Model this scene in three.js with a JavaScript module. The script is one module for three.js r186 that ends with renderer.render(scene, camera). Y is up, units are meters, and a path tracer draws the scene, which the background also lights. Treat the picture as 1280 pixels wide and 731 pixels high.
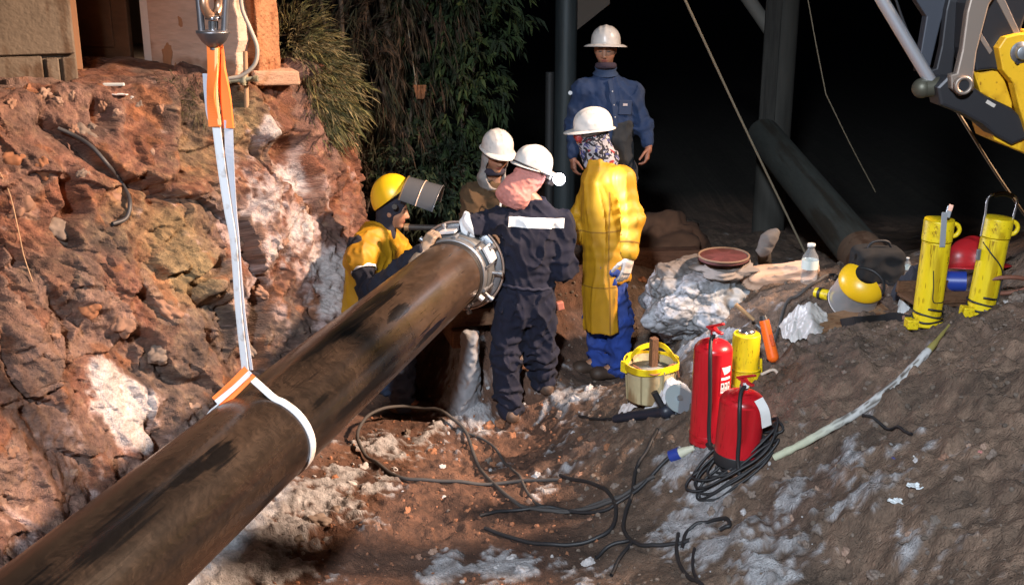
import * as THREE from 'three';
import { mergeGeometries, mergeVertices, toCreasedNormals } from 'three/addons/utils/BufferGeometryUtils.js';
import { RoundedBoxGeometry } from 'three/addons/geometries/RoundedBoxGeometry.js';
import { ImprovedNoise } from 'three/addons/math/ImprovedNoise.js';

// ---------------------------------------------------------------- camera, sky, lights, exposure
const scene = new THREE.Scene();
const FOC = 1372, PITCH = THREE.MathUtils.degToRad(16.5), EYE = 2.9;   // focal length in photo pixels, downward tilt, eye height over the pit floor
const camera = new THREE.PerspectiveCamera(2 * Math.atan(365.5 / FOC) * 180 / Math.PI, 1280 / 731, 0.05, 600);
camera.position.set(0, EYE, 0);
camera.rotation.x = -PITCH;
const renderer = new THREE.WebGLRenderer({ antialias: true });
renderer.toneMapping = THREE.LinearToneMapping;
renderer.toneMappingExposure = 1.0;
renderer.shadowMap.enabled = true;

// night sky: almost black, the same in every direction
const skyData = new Float32Array(32 * 16 * 4);
for (let i = 0; i < 32 * 16; i++) { skyData[i * 4] = 0.0012; skyData[i * 4 + 1] = 0.0016; skyData[i * 4 + 2] = 0.0026; skyData[i * 4 + 3] = 1; }
const skyTex = new THREE.DataTexture(skyData, 32, 16, THREE.RGBAFormat, THREE.FloatType);
skyTex.mapping = THREE.EquirectangularReflectionMapping; skyTex.magFilter = THREE.LinearFilter; skyTex.needsUpdate = true;
scene.background = skyTex; scene.environment = skyTex;
const moon = new THREE.DirectionalLight(0xaabbee, 0.012);
moon.position.set(-20, 40, -30); moon.castShadow = true; scene.add(moon);
moon.shadow.camera.left = moon.shadow.camera.bottom = -15; moon.shadow.camera.right = moon.shadow.camera.top = 15; moon.shadow.camera.far = 120;

// the two floodlights of the work site (their towers are built further down)
const WARM = { at: new THREE.Vector3(10.2, 8.8, -4.8), to: new THREE.Vector3(-1.6, 0.9, -5.4), color: new THREE.Color(1, 0.70, 0.50), power: 2150, cone: 18.5, blend: 0.6 };
const COOL = { at: new THREE.Vector3(-1.3, 6.2, 3.2), to: new THREE.Vector3(1.1, 0.8, -5.0), color: new THREE.Color(0.80, 0.89, 1), power: 420, cone: 29, blend: 0.7 };

// ---------------------------------------------------------------- helpers
const V = (x, y, z) => new THREE.Vector3(x, y, z);
const C = (r, g, b) => new THREE.Color().setRGB(r, g, b);
const cosP = Math.cos(PITCH), sinP = Math.sin(PITCH);
function ray(px, py) { const a = (px - 640) / FOC, b = -(py - 365.5) / FOC; return V(a, b * cosP - sinP, -(b * sinP + cosP)); }
function at(px, py, d) { const r = ray(px, py); return r.multiplyScalar(d / -r.z).add(V(0, EYE, 0)); }     // point seen at a photo pixel, d metres ahead
function project(p) { const y = p.y - EYE, f = -p.z, zc = f * cosP - y * sinP, yc = y * cosP + f * sinP; return [640 + p.x / zc * FOC, 365.5 - yc / zc * FOC, zc]; }
const ppm = p => FOC / project(p)[2];                                                                     // photo pixels per metre at a point
let seed = 7;
function rnd() { seed = (seed + 0x6D2B79F5) | 0; let t = Math.imul(seed ^ (seed >>> 15), 1 | seed); t = (t + Math.imul(t ^ (t >>> 7), 61 | t)) ^ t; return ((t ^ (t >>> 14)) >>> 0) / 4294967296; }
const rr = (a, b) => a + (b - a) * rnd();
const clamp = (x, a, b) => x < a ? a : x > b ? b : x;
const lerp = (a, b, t) => a + (b - a) * t;
const sstep = (a, b, x) => { const t = clamp((x - a) / (b - a), 0, 1); return t * t * (3 - 2 * t); };
const IN = new ImprovedNoise();
const n3 = (x, y, z) => IN.noise(x + 31.7, y + 11.3, z + 57.1);
function fbm(x, y, z, o = 4) { let s = 0, a = 0.5; for (let i = 0; i < o; i++) { s += a * n3(x, y, z); x *= 2.03; y *= 2.01; z *= 2.05; a *= 0.5; } return s; }
const ridge = (x, y, z) => 1 - Math.abs(n3(x, y, z)) * 2;
function ih(x, y, z) { let h = Math.imul(x, 374761393) ^ Math.imul(y, 668265263) ^ Math.imul(z, 2147483647 - 40503); h = Math.imul(h ^ (h >>> 13), 1274126177); return ((h ^ (h >>> 16)) >>> 0) / 4294967296; }
const W = { f1: 0, f2: 0, id: 0, dx: 0, dy: 0, dz: 0 };
function worley(x, y, z) {
  const X = Math.floor(x), Y = Math.floor(y), Z = Math.floor(z); let a = 9, b = 9, id = 0;
  for (let i = -1; i < 2; i++) for (let j = -1; j < 2; j++) for (let k = -1; k < 2; k++) {
    const cx = X + i, cy = Y + j, cz = Z + k, h = ih(cx, cy, cz);
    const dx = cx + h - x, dy = cy + ih(cx + 71, cy, cz) - y, dz = cz + ih(cx, cy + 133, cz) - z, q = dx * dx + dy * dy + dz * dz;
    if (q < a) { b = a; a = q; id = h; W.dx = -dx; W.dy = -dy; W.dz = -dz; } else if (q < b) b = q;
  }
  W.f1 = Math.sqrt(a); W.f2 = Math.sqrt(b); W.id = id; return W;
}

const taken = {};
function numbered(name) { const n = taken[name] = (taken[name] ?? -1) + 1; return n ? `${name}_${String(n).padStart(3, '0')}` : name; }
function tag(o, label, category, group, kind) { Object.assign(o.userData, { label, category }); if (group) o.userData.group = group; if (kind) o.userData.kind = kind; return o; }
function thing(name, label, category, p = V(0, 0, 0), group, kind) { const o = new THREE.Group(); o.name = numbered(name); o.position.copy(p); scene.add(o); return tag(o, label, category, group, kind); }
// a mesh of its own from a geometry given in world coordinates; parents are only ever shifted, so children keep world-built shapes
function rootPos(o) { const p = V(0, 0, 0); while (o && o !== scene) { p.add(o.position); o = o.parent; } return p; }
function part(name, geo, mat, parent = scene, pivot) {
  const g = Array.isArray(geo) ? mergeGeometries(geo.map(x => { const y = x.index ? x.toNonIndexed() : x.clone(); for (const k of Object.keys(y.attributes)) if (!['position', 'normal', 'uv', 'color'].includes(k)) y.deleteAttribute(k); return y; })) : geo;
  if (!g) throw new Error('merge failed for ' + name);
  const m = new THREE.Mesh(g, mat); m.name = parent === scene ? numbered(name) : name;
  const b = rootPos(parent); if (pivot) { m.position.copy(pivot).sub(b); g.translate(-pivot.x, -pivot.y, -pivot.z); } else g.translate(-b.x, -b.y, -b.z);
  m.castShadow = m.receiveShadow = true; parent.add(m); return m;
}
function solo(name, geo, mat, label, category, pivot, group, kind) { const m = part(name, geo, mat, scene, pivot); return tag(m, label, category, group, kind); }
function xf(geo, p, q, s) { const m = new THREE.Matrix4().compose(p ?? V(0, 0, 0), q ?? new THREE.Quaternion(), s ? (s.isVector3 ? s : V(s, s, s)) : V(1, 1, 1)); return geo.applyMatrix4(m); }
function basisQ(x, y, z) { return new THREE.Quaternion().setFromRotationMatrix(new THREE.Matrix4().makeBasis(x, y, z)); }
const yTo = d => new THREE.Quaternion().setFromUnitVectors(V(0, 1, 0), d.clone().normalize());
function rod(a, b, r1, r2 = r1, seg = 14, open = false) { const d = b.clone().sub(a), g = new THREE.CylinderGeometry(r2, r1, d.length(), seg, 1, open); return xf(g, a.clone().add(b).multiplyScalar(0.5), yTo(d)); }
function box(w, h, d, p, q, r = 0.006) { return xf(new RoundedBoxGeometry(w, h, d, 2, Math.min(r, w / 2.1, h / 2.1, d / 2.1)), p, q); }
function tube(pts, r, n = 60, seg = 8, closed = false) { return new THREE.TubeGeometry(new THREE.CatmullRomCurve3(pts, closed, 'centripetal'), n, r, seg, closed); }
function lathe(profile, p, q, seg = 36) { return xf(new THREE.LatheGeometry(profile.map(([r, y]) => new THREE.Vector2(r, y)), seg), p, q); }
function turnY(a) { return new THREE.Quaternion().setFromAxisAngle(V(0, 1, 0), a); }
const eul = (x, y, z) => new THREE.Quaternion().setFromEuler(new THREE.Euler(x, y, z));
function paint(geo, fn) { const p = geo.attributes.position, c = new Float32Array(p.count * 3); for (let i = 0; i < p.count; i++) { const k = fn(p.getX(i), p.getY(i), p.getZ(i), i); c[i * 3] = k[0]; c[i * 3 + 1] = k[1]; c[i * 3 + 2] = k[2]; } geo.setAttribute('color', new THREE.BufferAttribute(c, 3)); return geo; }
const mix3 = (a, b, t) => [lerp(a[0], b[0], t), lerp(a[1], b[1], t), lerp(a[2], b[2], t)];
function extr(pts, depth, bevel = 0.004) { const s = new THREE.Shape(pts.map(([x, y]) => new THREE.Vector2(x, y))); return new THREE.ExtrudeGeometry(s, { depth, bevelEnabled: bevel > 0, bevelSize: bevel, bevelThickness: bevel, bevelSegments: 2, curveSegments: 10 }); }
// a woven strap: a thin band along points, `side` gives its width direction
function ribbon(pts, sides, width, thick = 0.004, n = 40) {
  const c = new THREE.CatmullRomCurve3(pts, false, 'centripetal'), pos = [], idx = [], uv = []; let len = 0, last = null;
  for (let i = 0; i <= n; i++) {
    const t = i / n, p = c.getPoint(t), tan = c.getTangent(t); if (last) len += p.distanceTo(last); last = p;
    const k = t * (sides.length - 1), a = Math.min(Math.floor(k), sides.length - 2), s = sides.length === 1 ? sides[0].clone() : sides[a].clone().lerp(sides[a + 1], k - a);
    s.addScaledVector(tan, -s.dot(tan)).normalize(); const nn = V(0, 0, 0).crossVectors(tan, s).normalize();
    for (const [u, v] of [[-1, -1], [1, -1], [1, 1], [-1, 1]]) { const q = p.clone().addScaledVector(s, u * width / 2).addScaledVector(nn, v * thick / 2); pos.push(q.x, q.y, q.z); uv.push(u * width / 2, len); }
    if (i) for (let j = 0; j < 4; j++) { const A = (i - 1) * 4 + j, B = (i - 1) * 4 + (j + 1) % 4; idx.push(A, B, A + 4, B, B + 4, A + 4); }
  }
  const g = new THREE.BufferGeometry(); g.setAttribute('position', new THREE.Float32BufferAttribute(pos, 3)); g.setAttribute('uv', new THREE.Float32BufferAttribute(uv, 2)); g.setIndex(idx);
  const f = g.toNonIndexed(); f.computeVertexNormals(); return f;
}
// keep the part of a geometry on the positive side of planes [nx,ny,nz,c], moved out along its normals
function clipGeo(geo, planes, out = 0) {
  const g = geo.index ? geo.toNonIndexed() : geo, P = g.attributes.position, N = g.attributes.normal, pos = [], nor = [];
  for (let i = 0; i < P.count; i += 3) {
    let poly = []; for (let k = 0; k < 3; k++) poly.push([P.getX(i + k), P.getY(i + k), P.getZ(i + k), N.getX(i + k), N.getY(i + k), N.getZ(i + k)]);
    for (const [a, b, c, d] of planes) {
      const next = []; for (let k = 0; k < poly.length; k++) { const p = poly[k], q = poly[(k + 1) % poly.length], e = a * p[0] + b * p[1] + c * p[2] + d, f = a * q[0] + b * q[1] + c * q[2] + d; if (e >= 0) next.push(p); if ((e < 0) !== (f < 0)) { const t = e / (e - f); next.push(p.map((x, m) => lerp(x, q[m], t))); } }
      poly = next; if (poly.length < 3) break;
    }
    for (let k = 1; k + 1 < poly.length; k++) for (const p of [poly[0], poly[k], poly[k + 1]]) { pos.push(p[0] + p[3] * out, p[1] + p[4] * out, p[2] + p[5] * out); nor.push(p[3], p[4], p[5]); }
  }
  const r = new THREE.BufferGeometry(); r.setAttribute('position', new THREE.Float32BufferAttribute(pos, 3)); r.setAttribute('normal', new THREE.Float32BufferAttribute(nor, 3)); return r;
}
// smooth surface of a distance field
function nets(f, lo, hi, c) {
  const nx = Math.ceil((hi[0] - lo[0]) / c) + 1, ny = Math.ceil((hi[1] - lo[1]) / c) + 1, nz = Math.ceil((hi[2] - lo[2]) / c) + 1, v = new Float32Array(nx * ny * nz);
  let q = 0; for (let k = 0; k < nz; k++) for (let j = 0; j < ny; j++) for (let i = 0; i < nx; i++) v[q++] = f(lo[0] + i * c, lo[1] + j * c, lo[2] + k * c);
  const id = new Int32Array(nx * ny * nz).fill(-1), pos = [], idx = [], sy = nx, sz = nx * ny;
  const corner = [0, 1, sy, sy + 1, sz, sz + 1, sz + sy, sz + sy + 1], edges = [[0, 1], [2, 3], [4, 5], [6, 7], [0, 2], [1, 3], [4, 6], [5, 7], [0, 4], [1, 5], [2, 6], [3, 7]];
  for (let k = 0; k < nz - 1; k++) for (let j = 0; j < ny - 1; j++) for (let i = 0; i < nx - 1; i++) {
    const o = i + j * sy + k * sz; let m = 0; for (let e = 0; e < 8; e++) if (v[o + corner[e]] < 0) m |= 1 << e;
    if (m === 0 || m === 255) continue;
    let x = 0, y = 0, z = 0, n = 0;
    for (const [a, b] of edges) { const A = v[o + corner[a]], B = v[o + corner[b]]; if ((A < 0) === (B < 0)) continue; const t = A / (A - B); x += lerp(a & 1, b & 1, t); y += lerp(a >> 1 & 1, b >> 1 & 1, t); z += lerp(a >> 2, b >> 2, t); n++; }
    id[o] = pos.length / 3; pos.push(lo[0] + (i + x / n) * c, lo[1] + (j + y / n) * c, lo[2] + (k + z / n) * c);
  }
  const quad = (a, b, c2, d, flip) => { if (a < 0 || b < 0 || c2 < 0 || d < 0) return; flip ? idx.push(a, c2, b, a, d, c2) : idx.push(a, b, c2, a, c2, d); };
  for (let k = 1; k < nz - 1; k++) for (let j = 1; j < ny - 1; j++) for (let i = 1; i < nx - 1; i++) {
    const o = i + j * sy + k * sz, s = v[o] < 0;
    if (s !== v[o + 1] < 0) quad(id[o - sy - sz], id[o - sz], id[o], id[o - sy], !s);
    if (s !== v[o + sy] < 0) quad(id[o - sz - 1], id[o - 1], id[o], id[o - sz], !s);
    if (s !== v[o + sz] < 0) quad(id[o - 1 - sy], id[o - sy], id[o], id[o - 1], !s);
  }
  const g = new THREE.BufferGeometry(); g.setAttribute('position', new THREE.Float32BufferAttribute(pos, 3)); g.setIndex(idx); g.computeVertexNormals(); return g;
}
const smin = (a, b, k) => { const h = Math.max(k - Math.abs(a - b), 0) / k; return Math.min(a, b) - h * h * k * 0.25; };
const smax = (a, b, k) => -smin(-a, -b, k);
function cap(a, b, r1, r2 = r1) { const dx = b.x - a.x, dy = b.y - a.y, dz = b.z - a.z, L = dx * dx + dy * dy + dz * dz || 1e-9; return (x, y, z) => { const X = x - a.x, Y = y - a.y, Z = z - a.z, t = clamp((X * dx + Y * dy + Z * dz) / L, 0, 1), p = X - dx * t, q = Y - dy * t, s = Z - dz * t; return Math.sqrt(p * p + q * q + s * s) - (r1 + (r2 - r1) * t); }; }
function ell(c, a, b, d) { const m = Math.min(a, b, d); return (x, y, z) => { const X = (x - c.x) / a, Y = (y - c.y) / b, Z = (z - c.z) / d; return (Math.sqrt(X * X + Y * Y + Z * Z) - 1) * m; }; }
const bodyParts = (fns, k) => (x, y, z) => { let d = fns[0](x, y, z); for (let i = 1; i < fns.length; i++) d = smin(d, fns[i](x, y, z), k); return d; };
function bounds(points, pad) { const b = new THREE.Box3().setFromPoints(points).expandByScalar(pad); return [b.min.toArray(), b.max.toArray()]; }

// tiling textures
function pnoise(x, y, p, s) { const X = Math.floor(x), Y = Math.floor(y), u = x - X, v = y - Y, h = (i, j) => ih(((i % p) + p) % p, ((j % p) + p) % p, s), a = u * u * (3 - 2 * u), b = v * v * (3 - 2 * v); return lerp(lerp(h(X, Y), h(X + 1, Y), a), lerp(h(X, Y + 1), h(X + 1, Y + 1), a), b); }
function pfbm(u, v, p, o, s = 1) { let r = 0, a = 0.5, t = 0; for (let i = 0; i < o; i++) { r += a * pnoise(u * p, v * p, p, s + i); t += a; a *= 0.55; p *= 2; } return r / t; }
function tex(w, h, fn, srgb = true) {
  const d = new Uint8Array(w * h * 4); for (let j = 0; j < h; j++) for (let i = 0; i < w; i++) { const c = fn(i / w, j / h), o = (j * w + i) * 4, g = Array.isArray(c); for (let k = 0; k < 3; k++) { let x = clamp(g ? c[k] : c, 0, 1); if (srgb) x = x <= 0.0031308 ? x * 12.92 : 1.055 * Math.pow(x, 1 / 2.4) - 0.055; d[o + k] = x * 255; } d[o + 3] = 255; }
  const t = new THREE.DataTexture(d, w, h); t.wrapS = t.wrapT = THREE.RepeatWrapping; t.magFilter = THREE.LinearFilter; t.minFilter = THREE.LinearMipmapLinearFilter; t.generateMipmaps = true; if (srgb) t.colorSpace = THREE.SRGBColorSpace; t.needsUpdate = true; return t;
}
const std = (r, g, b, rough = 0.8, metal = 0, more = {}) => new THREE.MeshStandardMaterial({ color: C(r, g, b), roughness: rough, metalness: metal, ...more });
// ---------------------------------------------------------------- the pit floor, the spoil bank and the land beyond: one sheet
// heights in metres over the pit floor at places read off the photograph: [pixel x, pixel y, height]
const seen = [[650, 522, -0.07], [500, 525, -0.05], [590, 528, -0.07], [545, 470, 0.12], [755, 472, 0.1], [700, 505, 0.07], [720, 480, 0.14], [640, 728, 0], [500, 728, 0], [360, 728, 0.02], [560, 600, 0], [640, 640, 0.02], [720, 620, 0.08], [760, 560, 0.22],
  [800, 500, 0.36], [810, 490, 0.4], [830, 520, 0.43], [860, 640, 0.28], [905, 548, 0.54], [900, 728, 0.24], [1000, 728, 0.36], [1100, 728, 0.5], [1280, 728, 0.82], [970, 578, 0.56], [1130, 625, 0.72], [1280, 560, 1.02], [1180, 520, 0.96],
  [870, 405, 0.5], [930, 470, 0.62], [1000, 440, 0.85], [1060, 420, 0.95], [960, 345, 0.9], [1010, 352, 0.96], [1070, 340, 0.95], [1158, 402, 1.06], [1225, 388, 1.08], [1275, 380, 1.22], [820, 345, 0.55], [575, 405, 0.5], [640, 400, 0.5]];
const ctl = seen.map(([x, y, h]) => { const r = ray(x, y), s = (h - EYE) / r.y; return [r.x * s, -r.z * s, h]; });
for (const p of [[0.7, 8.6, 0.74], [-0.3, 8.1, 0.52], [0.1, 9.3, 0.6], [-0.9, 8.6, 0.4], [-0.7, 7.4, 0.08], [1.3, 9.2, 0.55], [2.2, 8.6, 0.6], [2.9, 7.9, 0.85], [3.4, 7.0, 1.25], [3.2, 5.4, 1.62], [3.0, 4.2, 1.62], [3.4, 6.2, 1.5], [2.5, 2.8, 1.15], [1.6, 1.6, 1.0], [4.2, 5.0, 1.8], [5.4, 4.6, 1.85], [4.4, 6.6, 1.6], [4.4, 3.0, 1.8], [7, 4, 1.9], [7, 8, 1.2], [0, 0, 1.2], [0.2, 1.6, 0.9], [0.1, 3.0, 0.4], [-1.2, 2.0, 0.8], [-1.4, 4.2, 0.12], [-2.6, 2.5, 0.5], [-1.9, 5.2, 0.15], [-1.5, 6.5, 0.1], [0, -3, 1.5], [-4, 0, 1.5], [-4, 8, 0.6], [-1.4, 10, 0.5], [2, 11, 0.3], [5, 11, 0.3], [-3, 12, 0.6], [-6, 5, 0.8]]) ctl.push(p);
const tps = (() => {                                                   // thin-plate surface through those points
  const n = ctl.length, U = r2 => r2 < 1e-12 ? 0 : 0.5 * r2 * Math.log(r2), M = [];
  for (let i = 0; i < n; i++) { const row = []; for (let j = 0; j < n; j++) row.push(i === j ? 0.002 : U((ctl[i][0] - ctl[j][0]) ** 2 + (ctl[i][1] - ctl[j][1]) ** 2)); row.push(1, ctl[i][0], ctl[i][1], ctl[i][2]); M.push(row); }
  for (let c = 0; c < 3; c++) { const row = ctl.map(p => c ? p[c - 1] : 1); row.push(0, 0, 0, 0); M.push(row); }
  const m = n + 3;
  for (let c = 0; c < m; c++) { let b = c; for (let r = c + 1; r < m; r++) if (Math.abs(M[r][c]) > Math.abs(M[b][c])) b = r; [M[c], M[b]] = [M[b], M[c]]; for (let r = 0; r < m; r++) if (r !== c) { const k = M[r][c] / M[c][c]; if (k) for (let q = c; q <= m; q++) M[r][q] -= k * M[c][q]; } }
  const w = M.map((r, i) => r[m] / r[i]);
  return (x, d) => { let s = w[n] + w[n + 1] * x + w[n + 2] * d; for (let i = 0; i < n; i++) s += w[i] * U((x - ctl[i][0]) ** 2 + (d - ctl[i][1]) ** 2); return s; };
})();
const tgx = [], TG = 0.08, TX0 = -8, TX1 = 9, TD0 = -5, TD1 = 13, TNX = Math.round((TX1 - TX0) / TG), TND = Math.round((TD1 - TD0) / TG);
for (let j = 0; j <= TND; j++) for (let i = 0; i <= TNX; i++) tgx.push(clamp(tps(TX0 + i * TG, TD0 + j * TG), -0.1, 3.4));
function hSmooth(x, d) {
  const cx = clamp(x, TX0, TX1 - 0.001), cd = clamp(d, TD0, TD1 - 0.001), u = (cx - TX0) / TG, v = (cd - TD0) / TG, i = Math.floor(u), j = Math.floor(v), a = u - i, b = v - j, o = j * (TNX + 1) + i;
  const h = lerp(lerp(tgx[o], tgx[o + 1], a), lerp(tgx[o + TNX + 1], tgx[o + TNX + 2], a), b), out = Math.hypot(x - cx, d - cd);
  return lerp(h, 0.3 - 0.6 * sstep(0, 30, out), sstep(0, 6, out));
}
function hG(x, d) {
  const far = sstep(14, 40, Math.hypot(x, d));
  const hs = hSmooth(x, d); let h = hs - 0.045 * (1 - far) + 0.06 * fbm(x * 1.1, 0, d * 1.1, 3) * (1 - far) + far * 1.2 * fbm(x * 0.03, 4, d * 0.03, 3);
  if (far < 1) {
    const rough = 0.6 + 0.9 * sstep(-0.15, 0.25, fbm(x * 0.8 + 7, 3, d * 0.8, 2)) + 1.0 * sstep(0.5, 1.3, x) * (1 - sstep(6.2, 7, d));
    const wx = x + 0.05 * n3(x * 6, 1, d * 6), wd = d + 0.05 * n3(x * 6, 9, d * 6);
    let k = worley(wx * 4.2, hs * 4.2 + 0.5, wd * 4.2); h += rough * 0.030 * Math.max(0, 0.55 - k.f1) * (k.id > 0.45 ? 1.7 : 0.2);
    k = worley(wx * 12, hs * 12 + 2.5, wd * 12); h += rough * 0.020 * Math.max(0, 0.6 - k.f1) * (k.id > 0.4 ? 1.5 : 0.1);
    k = worley(wx * 30, hs * 30 + 7.5, wd * 30); h += rough * 0.008 * Math.max(0, 0.6 - k.f1) * (k.id > 0.35 ? 1.5 : 0);
    h += sstep(0.4, 1.2, x) * 0.08 * fbm(x * 2.6 + 5, 3, d * 2.6, 3); h += rough * (0.022 * fbm(x * 5, hs * 5, d * 5, 3) + 0.012 * ridge(x * 9, hs * 9, d * 9) + 0.006 * n3(x * 38, hs * 38, d * 38));
  }
  return h;
}
const onLand = (x, z, up = 0) => V(x, hG(x, -z) + up, z);
function onGround(px, py, up = 0) { const r = ray(px, py), o = V(0, EYE, 0); r.normalize(); let t = 2; for (; t < 40; t += 0.02) { const x = r.x * t, y = EYE + r.y * t, d = -r.z * t; if (y < hG(x, d)) break; } return V(r.x * t, EYE + r.y * t + up, r.z * t); }
const grid1 = (parts) => { const a = []; for (const [from, to, n, bend] of parts) for (let i = 0; i < n; i++) { let t = i / n; if (bend === 1) t = t * t * t; if (bend === -1) t = 1 - (1 - t) ** 3; a.push(lerp(from, to, t)); } a.push(parts[parts.length - 1][1]); return a; };
const gx = grid1([[-260, -6, 16, -1], [-6, -2.4, 60, 0], [-2.4, 2.9, 450, 0], [2.9, 7, 90, 0], [7, 260, 22, 1]]), gd = grid1([[-60, -2, 10, -1], [-2, 2.2, 60, 0], [2.2, 7.9, 470, 0], [7.9, 12, 110, 0], [12, 420, 40, 1]]);
// places where pale ash and lime lie on the soil: [pixel x, pixel y, radius m, strength]
const ashSpots = [[585, 470, 0.17, 1.1], [588, 440, 0.10, 1.2], [583, 505, 0.22, 1.0], [545, 545, 0.3, 0.5], [480, 560, 0.22, 1.0], [430, 600, 0.22, 0.9], [395, 625, 0.3, 0.9], [345, 655, 0.3, 1.0], [300, 700, 0.4, 1.2], [250, 731, 0.4, 1.2], [470, 610, 0.2, 0.8], [560, 715, 0.2, 0.9], [635, 712, 0.2, 1.0], [720, 725, 0.2, 0.6], [620, 590, 0.2, 0.45], [690, 600, 0.15, 0.6], [690, 500, 0.25, 0.65], [730, 495, 0.25, 0.8], [700, 560, 0.2, 0.5], [860, 580, 0.2, 0.75], [880, 610, 0.22, 0.75], [870, 660, 0.22, 0.9], [900, 690, 0.22, 0.9], [950, 720, 0.2, 0.7], [840, 700, 0.15, 0.5], [1010, 640, 0.3, 0.55], [1060, 600, 0.35, 0.5], [1000, 590, 0.25, 0.5], [900, 450, 0.3, 0.75], [860, 440, 0.25, 0.8], [965, 700, 0.25, 0.5], [1150, 680, 0.3, 0.3], [800, 470, 0.2, 0.5], [940, 600, 0.2, 0.55]].map(([x, y, r, s]) => [onGround(x, y), r, s]);
const wetSpots = [[640, 650, 0.4, 0.5], [700, 660, 0.3, 0.5], [800, 670, 0.3, 0.4]].map(([x, y, r, s]) => [onGround(x, y), r, s]);
function spotSum(list, x, z) { let s = 0; for (const [p, r, k] of list) { const q = ((x - p.x) ** 2 + (z - p.z) ** 2) / (r * r); if (q < 4) s = Math.max(s, k * Math.exp(-q * 0.9)); } return s; }
{
  const nx = gx.length, nd = gd.length, pos = new Float32Array(nx * nd * 3), uv = new Float32Array(nx * nd * 2), col = new Float32Array(nx * nd * 3), idx = [];
  for (let j = 0; j < nd; j++) for (let i = 0; i < nx; i++) {
    const x = gx[i], d = gd[j], o = j * nx + i, ash0 = spotSum(ashSpots, x, -d), near = Math.hypot(x, d) < 14;
    let h = hG(x, d), c = [0.045, 0.04, 0.03];
    if (near) {
      const red = sstep(0.75, -0.1, x - 0.10 * (d - 5) + 0.35 * fbm(x * 1.4, 5, d * 1.4, 3)), tone = fbm(x * 2.2, 8, d * 2.2, 4), fine = fbm(x * 22, 3, d * 22, 2);
      c = mix3(mix3([0.235, 0.155, 0.108], [0.150, 0.103, 0.074], sstep(-0.15, 0.25, tone)), mix3([0.18, 0.088, 0.053], [0.115, 0.054, 0.033], sstep(-0.15, 0.2, tone)), red);
      c = mix3(c, [0.19, 0.115, 0.085], 0.7 * sstep(0.08, 0.3, fbm(x * 1.3 + 9, 1, d * 1.3, 3)));
      c = mix3(c, mix3(c, [0.02, 0.012, 0.008], 0.75), spotSum(wetSpots, x, -d) * sstep(-0.2, 0.1, fbm(x * 4, 7, d * 4, 3)));
      const cl = worley((x + 0.05 * n3(x * 6, 1, d * 6)) * 12, 2.5, (d + 0.05 * n3(x * 6, 9, d * 6)) * 12); c = c.map(v => v * (0.78 + 0.45 * cl.id) * (1 + 0.5 * fine));
      const ash = sstep(0.36, 0.60, ash0 * 0.66 + 0.7 * fbm(x * 5.5 + 3, 2, d * 5.5, 4) + 0.55 * fine + 0.22 * (cl.id - 0.5) + 0.05);
      c = mix3(c, mix3([0.56, 0.56, 0.58], [0.38, 0.36, 0.36], sstep(-0.1, 0.3, fbm(x * 14, 8, d * 14, 2))), ash * 0.92);
      h += 0.012 * ash;
    }
    pos[o * 3] = x; pos[o * 3 + 1] = h; pos[o * 3 + 2] = -d; uv[o * 2] = x; uv[o * 2 + 1] = d; col.set(c, o * 3);
    if (i && j) { const a = o - nx - 1, b = o - nx, e = o - 1; idx.push(a, b, e, b, o, e); }
  }
  const g = new THREE.BufferGeometry(); g.setAttribute('position', new THREE.BufferAttribute(pos, 3)); g.setAttribute('uv', new THREE.BufferAttribute(uv, 2)); g.setAttribute('color', new THREE.BufferAttribute(col, 3)); g.setIndex(idx); g.computeVertexNormals();
  globalThis.groundGeo = g;
}
const gritMap = tex(1024, 1024, (u, v) => { const a = pfbm(u, v, 12, 5, 3), b = pfbm(u, v, 90, 3, 9); return clamp(0.62 + 0.5 * (a - 0.5) + 0.42 * (b - 0.5), 0.15, 1); });
const gritBump = tex(1024, 1024, (u, v) => { const a = pfbm(u, v, 10, 6, 21), b = pfbm(u, v, 64, 3, 5); return 0.5 * a + 0.5 * (1 - Math.abs(b * 2 - 1)); }, false);
gritMap.repeat.set(1.35, 1.35); gritBump.repeat.set(1.6, 1.6);
const soilMat = new THREE.MeshStandardMaterial({ vertexColors: true, map: gritMap, bumpMap: gritBump, bumpScale: 0.014, roughness: 0.93 });
const ground = solo('ground', globalThis.groundGeo, soilMat, 'churned brown soil of the pit floor and spoil bank', 'ground', null, null, 'structure');

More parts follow.
